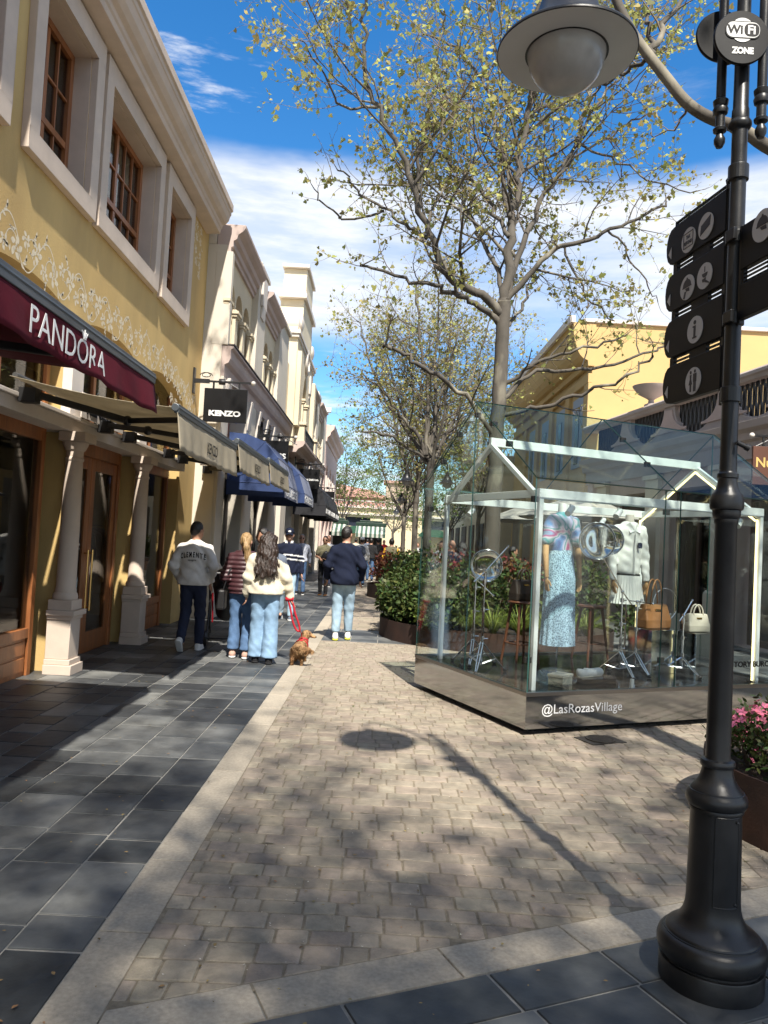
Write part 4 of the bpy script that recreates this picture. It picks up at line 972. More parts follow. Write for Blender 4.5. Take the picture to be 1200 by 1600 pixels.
kiosk(P(519, 840, 47).x, 47, 1.3, 'green market kiosk with a striped awning by the pink building', -1)
rb = P(534, 822, 49); t = thing('red_banner', 'small red banner hanging at the left kiosk', 'banner', tuple(rb))
mb = MB(); mb.grid(lambda a, b: (rb.x-.2+.4*a, rb.y+.05*math.sin(a*9), rb.z-.2+.4*b-.1*a), 8, 6); mb.build('cloth', M('red_cloth', (.5, .02, .03), .7), t, solid=.01)
mb = MB(); mb.bar((rb.x-.36, rb.y, 0), (rb.x-.36, rb.y, rb.z+.4), .05); mb.build('pole', BLACK, t)
# umbrellas of a café on the right footway
def parasol(x, y, label):
    t = thing('cafe_parasol', label, 'parasol', (x, y, 0), 0, 'pale café parasols on the right footway')
    mb = MB(); mb.lathe([(1.4, 2.25), (.7, 2.55), (0, 2.8), (0, 2.76), (.7, 2.5), (1.38, 2.22)], (x, y, 0), 8); mb.build('canopy', M('parasol_canvas', (.42, .40, .36), .8, trans=.2), t)
    mb = MB(); mb.tube([(x, y, .05), (x, y, 2.75)], .025, 8); mb.build('pole', ALU, t, smooth='auto'); mb = MB(); mb.lathe([(.28, 0), (.28, .05), (.05, .09), (0, .09)], (x, y, 0), 16); mb.build('base', BLACK, t)
parasol(4.35, 16.6, 'pale café parasol nearest the glass pavilion'); parasol(4.1, 19.8, 'pale café parasol farther down the right footway')
# ---------------------------------------------------------------- glass pavilion
BC = G(820, 1140, .06); BC = Vector((BC.x, BC.y, 0)); BL, BW, BE, BR_ = 3.05, 2.05, 2.13, 2.90
LB = frame_xf(BC, UF, NF)
def BP(u, d, z=0): return LB @ Vector((u, d, z))
gp_ = thing('glass_pavilion', 'house-shaped glass display pavilion on a polished steel base with a white inner frame', 'display pavilion', tuple(BC), 0)
mb = MB(LB); mb.box(.14, BL-.14, .14, BW-.14, .0, .075); mb.build('plinth', BLACK, gp_)
mb = MB(LB); mb.box(0, BL, 0, .02, .06, .325); mb.box(0, .02, .0205, BW, .06, .325); mb.box(BL-.02, BL, .0205, BW, .06, .325); mb.box(.021, BL-.021, BW-.02, BW, .06, .325); mb.box(.021, BL-.021, .021, BW-.021, .077, .09); sk = mb.build('steel_base', STEEL, gp_)
mb = MB(LB); mb.box(-.006, BL+.006, -.006, .03, .3255, .36); mb.box(-.006, .03, .0305, BW+.006, .3255, .36); mb.box(BL-.03, BL+.006, .0305, BW+.006, .3255, .36); mb.box(.031, BL-.031, BW-.03, BW+.006, .3255, .36); mb.build('base_trim', STEELD, gp_, bevel=.003)
mb = MB(); text_on(mb, '@LasRozasVillage', LB @ Vector((.58, 0, .205)), UF, (0, 0, 1), width=.84, height=.105, lift=.001, thick=.001, bold=.0); mb.build('lettering', WHITE, sk)
FLOORM = M('black_gloss_floor', (.012, .012, .013), .09, var=.1, spec=.6)
mb = MB(LB); mb.box(.0305, BL-.0305, .0305, BW-.0305, .30, .345); mb.build('deck', FLOORM, gp_)
th = .012
def pane_poly(poly, along, gm=None):      # poly in local (u,d,z) points, extruded by vector
    e = Vector(along); n = len(poly); mb = MB(LB); a = [Vector(p) for p in poly]; b = [p+e for p in a]
    mb.add([tuple(p) for p in a+b], [tuple(range(n-1, -1, -1)), tuple(range(n, 2*n))], 0); mb.add([tuple(p) for p in a+b], [(i, (i+1) % n, n+(i+1) % n, n+i) for i in range(n)], 1)
    return mb.build('glass_pane', [gm or GLASS, GLASSEDGE], gp_)
us = [0.014, 1.42, 1.60, BL-.014]
for a, b in zip(us, us[1:]): pane_poly([(a, .005, .361), (b-.004, .005, .361), (b-.004, .005, BE), (a, .005, BE)], (0, th, 0))
for a, b in ((.014, 1.52), (1.52, BL-.014)): pane_poly([(a, BW-.018, .361), (b-.004, BW-.018, .361), (b-.004, BW-.018, BE), (a, BW-.018, BE)], (0, th, 0))
for x in (.0, BL-th):
    m_ = BW/2
    pane_poly([(x, .0, .361), (x, m_-.002, .361), (x, m_-.002, BR_-.012), (x, .0, BE-.004)], (th, 0, 0))
    pane_poly([(x, m_+.002, .361), (x, BW, .361), (x, BW, BE-.004), (x, m_+.002, BR_-.012)], (th, 0, 0))
sl = Vector((0, BW/2, BR_-BE)).normalized(); nn = Vector((0, -sl.z, sl.y))
for a, b in ((-.01, 1.50), (1.504, BL+.01)):
    pane_poly([(a, -.02, BE-.012), (b, -.02, BE-.012), (b, BW/2-.003, BR_), (a, BW/2-.003, BR_)], nn*th, ROOFGL)
    pane_poly([(a, BW+.02, BE-.012), (b, BW+.02, BE-.012), (b, BW/2+.003, BR_), (a, BW/2+.003, BR_)], Vector((0, -nn.y, nn.z))*th, ROOFGL)
CLAMP = M('clamp_metal', (.06, .058, .055), .4, metal=.7)
for p in [(.02, .03, 1.95), (.02, .03, .62), (1.45, .03, 1.93), (1.45, .03, .60), (.02, .45, 2.45), (.02, .72, 2.66), (.02, 1.35, 2.63), (.02, 1.66, 2.38), (.02, 1.02, 2.78), (1.50, .35, 2.39), (1.50, .7, 2.66), (.02, 1.9, 1.9), (.02, 1.05, .45)]:
    mb = MB(LB); mb.box(p[0]-.03, p[0]+.03, p[1]-.012, p[1]+.02, p[2]-.025, p[2]+.025); mb.build('clamp', CLAMP, gp_, bevel=.004)
# white inner frame
def fbar(mb, a, b, w=.042): mb.bar(a, b, w, w)
fu0, fu1, fd0, fd1, fe, fr = .16, 2.78, .15, 1.80, 1.98, 2.50; fm = (fd0+fd1)/2
for u in (fu0, fu1):
    mb = MB(LB)
    for d_ in (fd0, fd1): fbar(mb, (u, d_, .345), (u, d_, fe))
    fbar(mb, (u, fd0, fe-.02), (u, fm, fr)); fbar(mb, (u, fd1, fe-.02), (u, fm, fr)); mb.build('portal_frame', WHITEM, gp_, bevel=.003)
mb = MB(LB); mb.bar((fu0-.02, fm, fr+.03), (fu1+.02, fm, fr+.03), .042, .082); mb.build('ridge_beam', WHITEM, gp_, bevel=.003)
for d_ in (fd0, fd1):
    mb = MB(LB); mb.bar((fu0-.025, d_, fe+.03), (fu1+.025, d_, fe+.03), .042, .082); mb.build('eave_beam', WHITEM, gp_, bevel=.003)
for u in (fu0, fu1):
    mb = MB(LB); mb.bar((u, fd0+.03, fe+.03), (u, fd1-.03, fe+.03), .038, .068); mb.build('tie_beam', WHITEM, gp_, bevel=.003)
LED = emit_mat('warm_led', (1.0, .80, .35), 1.5)
mb = MB(LB); u = fu1-.032; mb.bar((u, fd0+.01, .36), (u, fd0+.01, fe-.04), .008, .022); mb.bar((u, fd0+.03, fe-.05), (u, fm, fr-.04), .008, .02); mb.bar((u, fd1-.03, fe-.05), (u, fm, fr-.04), .008, .02); mb.bar((u, fd1-.01, .36), (u, fd1-.01, fe-.04), .008, .022); mb.build('led_strip', LED, gp_)
for (u, d_) in ((.45, fd1), (.55, fd0+.1), (2.2, fd1), (2.55, fd0+.05), (1.3, fd1), (1.0, fd0)):
    mb = MB(LB); mb.tube([(u, d_, fe-.03), (u, d_, fe-.07)], .008, 6); mb.tube([(u-.04, d_-.02, fe-.12), (u+.04, d_+.02, fe-.06)], .028, 12); mb.build('spotlight', WHITEM, gp_, smooth='auto')
for u in (1.15, 2.1):
    mb = MB(LB); mb.box(u, u+.03, .06, .08, .346, .43); mb.build('floor_clip', WHITEM, gp_)
mb = MB(); text_on(mb, 'TORY BURCH', LB @ Vector((2.58, .0045, .55)), UF, (0, 0, 1), width=.52, height=.055, lift=.001, bold=.03); mb.build('lettering', BLACKSIGN, gp_)

# ---- display pieces
def on_floor(u, d): p = BP(u, d, .345); return p
TIE = M('tie_dye_cloth', (.10, .17, .36), .8, var=.2)
def tie(mt):
    nt = mt.node_tree; b = nt.nodes.get('Principled BSDF'); tcn = nt.nodes.new('ShaderNodeTexCoord'); nz = nt.nodes.new('ShaderNodeTexNoise'); nz.inputs['Scale'].default_value = 3.0; nz.inputs['Detail'].default_value = 1.5; nz.inputs['Distortion'].default_value = 1.2
    nt.links.new(tcn.outputs['Object'], nz.inputs[0]); cr = nt.nodes.new('ShaderNodeValToRGB'); r = cr.color_ramp
    r.elements[0].position = .30; r.elements[0].color = (.03, .06, .22, 1); r.elements[1].position = .75; r.elements[1].color = (.45, .10, .25, 1)
    for p, c in ((.38, (.10, .22, .45, 1)), (.46, (.45, .42, .58, 1)), (.51, (.02, .22, .24, 1)), (.56, (.55, .5, .58, 1)), (.62, (.42, .05, .2, 1)), (.68, (.25, .4, .6, 1))):
        e = r.elements.new(p); e.color = c
    nt.links.new(nz.outputs[0], cr.inputs[0]); nt.links.new(cr.outputs[0], b.inputs['Base Color'])
tie(TIE)
CRO = M('crochet_cloth', (.16, .28, .42), .85)
def cro(mt):
    nt = mt.node_tree; b = nt.nodes.get('Principled BSDF'); tcn = nt.nodes.new('ShaderNodeTexCoord'); mp = nt.nodes.new('ShaderNodeMapping'); mp.inputs['Scale'].default_value = (1, 1, .55); nt.links.new(tcn.outputs['Object'], mp.inputs[0])
    vo = nt.nodes.new('ShaderNodeTexVoronoi'); vo.inputs['Scale'].default_value = 100; nt.links.new(mp.outputs[0], vo.inputs[0]); cr = nt.nodes.new('ShaderNodeValToRGB'); cr.color_ramp.elements[0].position = .2; cr.color_ramp.elements[0].color = (.03, .06, .12, 1); cr.color_ramp.elements[1].position = .55; cr.color_ramp.elements[1].color = (.42, .60, .74, 1)
    nt.links.new(vo.outputs['Distance'], cr.inputs[0]); nt.links.new(cr.outputs[0], b.inputs['Base Color']); bp = nt.nodes.new('ShaderNodeBump'); bp.inputs['Strength'].default_value = .5; bp.inputs['Distance'].default_value = .01; nt.links.new(vo.outputs['Distance'], bp.inputs['Height']); nt.links.new(bp.outputs[0], b.inputs['Normal'])
cro(CRO)
WCLOTH = M('white_cotton', (.72, .71, .68), .85, var=.06, bump=.1, bscale=25)
CREAMCL = M('cream_fleece', (.62, .56, .43), .95, var=.10, scale=14, bump=.5, bscale=120, sheen=.3)
DENIM = M('mid_denim', (.10, .20, .36), .85, var=.25, scale=5, bump=.15, bscale=90)
LEATH = M('tan_leather', (.33, .15, .055), .5, var=.15, bump=.1); CRLEA = M('cream_leather', (.60, .55, .45), .45, var=.06)
def hand_tubes(mb, wr, dirv, side, s=1.0, curl=.35, mi=0, palm=None):
    """palm and five fingers from the wrist along dirv (mesh pieces rooted in the palm)"""
    d = Vector(dirv).normalized(); sd = Vector(side).normalized(); sd = (sd-d*sd.dot(d)).normalized(); nm = d.cross(sd)
    wr = Vector(wr); pc = wr+d*.045*s
    R3 = Matrix((sd, nm, d)).transposed(); mb.ell(pc, (.036*s, .017*s, .05*s), 10, mi, rot=R3)
    for k, (off, L) in enumerate(((-.026, .060), (-.009, .070), (.009, .066), (.025, .052))):
        b = wr+d*.082*s+sd*off*s; m1 = b+d*L*.45*s+nm*L*curl*.35*s; e = m1+d*L*.5*s+nm*L*curl*.8*s; mb.tube([b-d*.02*s, b, m1, e], [.0085*s, .0085*s, .0078*s, .006*s], 6, mi)
    b = wr+d*.03*s-sd*.030*s; m1 = b+d*.03*s-sd*.018*s+nm*.008*s; e = m1+d*.03*s-sd*.002*s+nm*.012*s; mb.tube([b+sd*.012*s, b, m1, e], [.010*s, .010*s, .009*s, .007*s], 6, mi)
def mannequin(label, u, d, face, top_fn, z0):
    o = on_floor(u, d); t = thing('mannequin', label, 'mannequin', tuple(o), math.atan2(UF.y, UF.x)+face); return t
def sdf_part(name, mat, par, fn, lo, hi, h=.014, smooth=True):
    v, f = surfnet(fn, lo, hi, h); mb = MB(); mb.add(v, f); return mb.build(name, mat, par, smooth=smooth, local=True, recalc=False)
# mannequin in tie-dye top and crochet skirt (local: x right, -y towards the viewer)
t = mannequin('headless mannequin in a tie-dye top and long blue crochet skirt', 1.02, .98, 0, None, .345)
t.scale = (.92, .92, .92)
def top1(p):
    q = s_ell(p, (0, 0, 1.56), (.155, .10, .13)); q = smin(q, s_cap(p, (0, 0, 1.6), (0, 0, 1.30), .115, .118, (1.15, .8, 1)), .06)
    for s_ in (-1, 1): q = smin(q, s_cap(p, (s_*.150, 0, 1.60), (s_*.190, -.01, 1.40), .064, .066), .04)
    q += .006*np.sin(p[..., 0]*40+p[..., 2]*25)
    return np.maximum(q, 1.22-p[..., 2])
sdf_part('top', TIE, t, top1, (-.32, -.22, 1.2), (.32, .2, 1.75))
mb = MB(); mb.lathe([(.05, 1.66), (.052, 1.72), (.048, 1.80), (.0, 1.805)], n=18); mb.build('neck', WCLOTH, t, smooth='auto', local=True)
mb = MB()
for k in range(1):
    prof_ = [(.125, 1.30), (.150, 1.18), (.172, 1.0), (.178, .8), (.185, .55), (.195, .30)]
mb.grid(lambda a, b: ((lambda r: (r*math.cos(2*math.pi*a), r*.8*math.sin(2*math.pi*a), 1.30-1.02*b))((np.interp(b, [0, .12, .3, .5, .75, 1], [.125, .152, .175, .18, .188, .20]))*(1+.035*b*math.sin(2*math.pi*a*16)))), 128, 16); mb.build('skirt', CRO, t, smooth=True, local=True)
for s_ in (-1, 1):
    mb = MB(); el = (s_*.215, -.02, 1.26); wr = (s_*.215, -.06, 1.00); mb.tube([(s_*.20, 0, 1.42), el, wr], [.036, .034, .022], 12); hand_tubes(mb, wr, (0, -.05, -1), (0, 1, 0) if s_ < 0 else (0, -1, 0), 1.0, .2); mb.build('arm', TAN, t, smooth='auto', local=True)
mb = MB(); mb.tube([(0, 0, .02), (0, 0, 1.2)], .010, 8); mb.lathe([(.14, 0), (.14, .012), (.0, .016)], n=24); mb.build('stand', CHROME, t, smooth='auto', local=True)
# mannequin in white shirt
t = mannequin('headless mannequin in a white button shirt and short pleated skirt', 2.05, 1.18, -.15, None, .345); t.scale = (.92, .92, .92)
def top2(p):
    q = s_ell(p, (0, 0, 1.52), (.165, .105, .14)); q = smin(q, s_cap(p, (0, 0, 1.55), (0, 0, 1.12), .118, .125, (1.2, .85, 1)), .06)
    for s_ in (-1, 1): q = smin(q, smin(s_cap(p, (s_*.165, 0, 1.57), (s_*.215, .01, 1.28), .062, .060), s_cap(p, (s_*.215, .01, 1.28), (s_*.215, -.05, 1.00), .058, .040), .03), .03)
    q += .005*np.sin(p[..., 2]*55+p[..., 0]*30)*np.sin(p[..., 0]*23)
    return np.maximum(q, .985-p[..., 2])
def top2b(p): return np.maximum(top2(p), np.where(np.abs(p[..., 0]) < .165, 1.04-p[..., 2], -1))
sdf_part('shirt', WCLOTH, t, top2b, (-.33, -.22, .95), (.33, .22, 1.72))
mb = MB()
for s_ in (-1, 1): mb.add([(0, -.115, 1.56), (s_*.05, -.085, 1.66), (s_*.085, -.06, 1.62), (s_*.065, -.125, 1.535)], [(0, 1, 2, 3)])
mb.build('collar', WCLOTH, t, local=True, solid=.006)
mb = MB(); mb.box(-.006, .006, -.142, -.130, 1.06, 1.54); mb.build('placket', WCLOTH, t, local=True, bevel=.002)
mb = MB(); 
for dx, dz, w, h_ in ((.05, 1.40, .016, .05), (.066, 1.41, .012, .04), (.082, 1.40, .012, .05), (.066, 1.375, .04, .02)): mb.box(dx-w/2, dx+w/2, -.139, -.118, dz-h_/2, dz+h_/2)
mb.build('emblem', M('navy_emblem', (.02, .03, .07), .6), t, local=True)
mb = MB(); mb.lathe([(.145, 1.045), (.148, 1.045), (.148, 1.065), (.145, 1.065)], n=32, sc=(1, .82)); mb.build('belt', BLACK, t, local=True)
mb = MB(); mb.grid(lambda a, b: ((.145+.06*b)*(1+.05*b*math.sin(2*math.pi*a*30))*math.cos(2*math.pi*a), .82*(.145+.06*b)*(1+.05*b*math.sin(2*math.pi*a*30))*math.sin(2*math.pi*a), 1.06-.34*b), 240, 5); mb.build('skirt', WCLOTH, t, local=True)
mb = MB(); mb.lathe([(.05, 1.60), (.052, 1.68), (.048, 1.75), (0, 1.755)], n=16); mb.build('neck', PALE, t, smooth='auto', local=True)
for s_ in (-1, 1):
    mb = MB(); wr = (s_*.215, -.055, .98); mb.tube([(s_*.215, -.045, 1.04), wr], [.024, .02], 10); hand_tubes(mb, wr, (0, -.1, -1), (0, -s_, 0), 1.0, .3); mb.build('hand', TAN, t, smooth='auto', local=True)
mb = MB(); mb.tube([(0, 0, .02), (0, 0, 1.1)], .011, 8); mb.lathe([(.15, 0), (.15, .012), (0, .016)], n=24); mb.build('stand', CHROME, t, smooth='auto', local=True)
# chrome tripod stands with clear discs
CLEAR = glass_mat('clear_acrylic', (.90, .92, .92), 1.0, 1.6)
def tripod(u, d, h, label, arm=None, disc=None, spread=.24, ang=0.):
    o = on_floor(u, d); t = thing('tripod_stand', label, 'tripod stand', tuple(o), ang, 'chrome tripod stands in the glass pavilion')
    mb = MB(); mb.tube([(0, 0, .06), (0, 0, h*.62)], .012, 8); mb.tube([(0, 0, h*.60), (0, 0, h)], .0085, 8)
    for z in (h*.33, h*.62, h*.9): mb.lathe([(.0, z-.02), (.02, z-.02), (.02, z+.02), (0, z+.02)], n=10); mb.tube([(.015, 0, z), (.055, 0, z)], .006, 5)
    mb.build('column', CHROME, t, smooth='auto', local=True)
    for k in range(3):
        a = k*2.094+.4; c_, s_ = math.cos(a), math.sin(a); mb = MB()
        for off in (-.012, .012):
            mb.tube([(-s_*off, c_*off, h*.30), (c_*spread*.6-s_*off, s_*spread*.6+c_*off, h*.13), (c_*spread-s_*off*.5, s_*spread+c_*off*.5, .02)], .006, 6)
            mb.tube([(-s_*off, c_*off, .07), (c_*spread*.6-s_*off, s_*spread*.6+c_*off, h*.13)], .005, 6)
        l_ = mb.build('leg', CHROME, t, smooth='auto', local=True)
        mb = MB(); mb.ell((c_*(spread+.005), s_*(spread+.005), .018), (.024, .024, .018), 10); mb.build('rubber_foot', BLACK, l_, smooth=True, local=True)
    if arm:
        mb = MB(); mb.tube([(0, 0, h), arm], .006, 6); mb.ell((0, 0, h), .018, 8); mb.ell(arm, .013, 8); mb.tube([(0, 0, h), tuple(-.5*x if i < 2 else h-(x-h)*.4 for i, x in enumerate(arm))], .006, 6); mb.build('boom', CHROME, t, smooth='auto', local=True)
    if disc:
        r, c_ = disc; R3 = Matrix.Rotation(-ang, 3, 'Z') @ Matrix.Rotation(math.pi/2, 3, 'X') ; mb = MB(); mb.lathe([(0, -.06), (r*.3, -.055), (r*.6, -.040), (r*.85, -.018), (r, 0), (r*.85, .018), (r*.6, .040), (r*.3, .055), (0, .06)], c_, 40, rot=R3); dk = mb.build('clear_disc', LENS, t, smooth=True, local=True)
        mb = MB(); mb.tube([Vector(c_)+R3 @ Vector((r*math.cos(a), r*math.sin(a), 0)) for a in [i*math.pi/24 for i in range(49)]], .004, 6); mb.build('rim', CHROME, dk, smooth=True, local=True)
    return t
tripod(1.50, .62, .82, 'chrome tripod stand holding the large clear disc between the two mannequins', (-.20, .05, 1.13), (.18, (-.28, .06, 1.30)), ang=.4)
tripod(1.78, .72, .72, 'chrome tripod stand holding the smaller clear disc beside the white shirt', (.22, .02, .70), (.15, (-.30, .10, 1.32)), ang=.4)
tripod(.20, 1.05, .95, 'chrome tripod stand nearest the left glass with an angled arm', (.20, .08, 1.20), None, ang=-.2)
tripod(.34, 1.45, .86, 'chrome tripod stand holding a clear disc near the left glass', (.18, 0, .70), (.16, (.10, -.02, 1.0)), ang=-.1)
tripod(2.30, .62, .60, 'chrome tripod stand with an empty ring behind the tan bag', (.12, 0, .75), None, ang=.5)
o = BP(2.42, 1.0, 1.02); t = thing('metal_ring', 'thin metal hoop standing in front of the tan handbag', 'ring', tuple(o), math.atan2(UF.y, UF.x))
mb = MB(); mb.tube([(.17*math.cos(a), 0, .17*math.sin(a)) for a in [i*math.pi/24 for i in range(49)]], .005, 6); mb.build('hoop', CHROME, t, smooth=True, local=True)
mb = MB(); mb.tube([(.0, 0, -.17), (0, 0, -.675)], .006, 6); mb.build('stem', CHROME, t, local=True)
# mirrored plinths
MIRR = M('mirror', (.62, .66, .66), .03, metal=1, var=.0)
def plinth(u, d, w, h, label, mat=None):
    o = on_floor(u, d); t = thing('display_plinth', label, 'plinth', tuple(o), math.atan2(UF.y, UF.x), 'mirrored display plinths')
    mb = MB(); mb.box(-w/2, w/2, -w/2, w/2, 0, h); b = mb.build('body', mat or MIRR, t, bevel=.003, local=True); return t, o
plinth(2.12, .85, .34, .44, 'mirrored plinth under the tan handbag, between the stands'); plinth(2.56, .70, .30, .42, 'mirrored plinth under the small cream handbag'); plinth(2.52, 1.18, .3, .58, 'taller mirrored plinth at the back, behind the cream handbag')
def bag(u, d, z, w, h, mat, label, rz=0., long=False):
    o = BP(u, d, z); t = thing('handbag', label, 'handbag', tuple(o), math.atan2(UF.y, UF.x)+rz); D = w*.42
    mb = MB(); ring = lambda a, b, zz: [(-a, -b, zz), (a, -b, zz), (a, b, zz), (-a, b, zz)]
    vs = ring(w/2, D/2, 0)+ring(w/2*1.02, D/2*1.05, h*.35)+ring(w/2*.9, D/2*.45, h); mb.add(vs, [(0, 3, 2, 1)]+[(r*4+i, r*4+(i+1) % 4, (r+1)*4+(i+1) % 4, (r+1)*4+i) for r in range(2) for i in range(4)]+[(8, 9, 10, 11)]); mb.build('body', mat, t, bevel=.014, local=True)
    for s_ in (-1, 1):
        hh = h*(1.15 if long else .62); mb = MB(); mb.tube([(w*.24*math.cos(math.pi*k/12)*(1 if s_ > 0 else 1), s_*D*.2, h*.86+hh*math.sin(math.pi*k/12)) for k in range(13)], .008, 6); mb.build('handle', mat, t, smooth=True, local=True)
    mb = MB(); mb.box(-w*.12, w*.12, -D*.42, -D*.30, h*.72, h*.80); mb.build('clasp', M('gold_metal', (.6, .42, .16), .25, metal=1), t, local=True)
bag(2.12, .85, .345+.441, .36, .25, LEATH, 'tan leather tote bag with tall handles on a mirrored plinth', .1, True)
bag(2.56, .70, .345+.421, .26, .19, CRLEA, 'small cream leather handbag with a round handle on a mirrored plinth', -.1)
bag(.98, 1.55, .345+.641, .30, .22, M('dark_brown_leather', (.035, .022, .018), .5), 'dark brown bag on the wooden stool', .2)
# wooden stools
def stool(u, d, h, label):
    o = on_floor(u, d); t = thing('wooden_stool', label, 'stool', tuple(o), math.atan2(UF.y, UF.x), 'dark wooden stools in the glass pavilion'); DW = M('dark_stool_wood', (.13, .045, .022), .45, var=.2, stretch=(4, 4, .6))
    mb = MB(); mb.lathe([(0, h-.03), (.15, h-.03), (.16, h-.015), (.15, h), (0, h)], n=28); mb.build('seat', DW, t, smooth='auto', local=True)
    for sx in (-1, 1):
        for sy in (-1, 1): mb = MB(); mb.tube([(sx*.08, sy*.08, h-.03), (sx*.14, sy*.14, 0)], [.017, .013], 8); mb.build('leg', DW, t, smooth='auto', local=True)
    mb = MB()
    for a, b in (((-1, -1), (1, -1)), ((1, -1), (1, 1)), ((1, 1), (-1, 1)), ((-1, 1), (-1, -1))): mb.tube([(a[0]*.122, a[1]*.122, h*.3), (b[0]*.122, b[1]*.122, h*.3)], .008, 6)
    mb.build('rungs', DW, t, local=True)
stool(.98, 1.55, .64, 'dark wooden stool carrying a brown bag, behind the crochet skirt'); stool(1.95, 1.62, .6, 'dark wooden stool at the back behind the tripod stands')
# shoes, box, clear shapes
for k, (du, lab) in enumerate(((0, 'left one of the white loafers on the pavilion floor'), (.10, 'right one of the white loafers on the pavilion floor'))):
    o = BP(.93+du, .40+.03*k, .345+.05); t = thing('loafer', lab, 'shoe', tuple(o), math.atan2(UF.y, UF.x)-1.35)
    def sh(p):
        q = s_cap(p, (0, -.09, .035), (0, .08, .03), .036, .042); q = smin(q, s_cap(p, (0, -.1, .06), (0, -.06, .06), .03, .03), .02); q = np.maximum(q, -s_cap(p, (0, -.09, .10), (0, -.01, .085), .034, .028)); return np.maximum(q, -p[..., 2])
    sdf_part('upper', WCLOTH, t, sh, (-.07, -.16, -.01), (.07, .15, .12), .007)
    mb = MB(); mb.ell((0, -.005, .004), (.043, .128, .008), 16); mb.build('sole', CRLEA, t, smooth=True, local=True)
o = on_floor(.97, .42); t = thing('display_plinth', 'low dark gloss plinth carrying the white loafers', 'plinth', tuple(o), math.atan2(UF.y, UF.x), 'mirrored display plinths'); mb = MB(); mb.box(-.18, .20, -.14, .16, 0, .05); mb.build('body', FLOORM, t, bevel=.003, local=True)
for (u, d, r, lab) in ((.42, .30, .15, 'clear acrylic dish lying on the pavilion floor by the corner'), (.52, .22, .12, 'smaller clear acrylic dish in front of the other one'), (.62, .48, .13, 'clear acrylic dish leaning behind the loafers')):
    o = on_floor(u, d); t = thing('acrylic_dish', lab, 'dish', tuple(o), 0, 'clear acrylic dishes'); mb = MB(); mb.lathe([(0, .03), (r*.5, .035), (r*.9, .075), (r, .085), (r, .078), (r*.5, .022), (r*.5, .0), (0, 0)], n=28, rot=Matrix.Rotation(.25, 3, 'X')); mb.build('bowl', CLEAR, t, smooth='auto', local=True)
o = on_floor(.56, .30); t = thing('cream_box', 'folded cream shoe box on the floor beside the loafers', 'box', tuple(o), .9); mb = MB(); mb.box(-.10, .10, -.07, .07, 0, .08); mb.build('carton', CREAMCL, t, bevel=.004, local=True); mb = MB(); mb.box(-.106, .106, -.076, .076, .0805, .105); mb.build('lid', CREAMCL, t, bevel=.004, local=True)
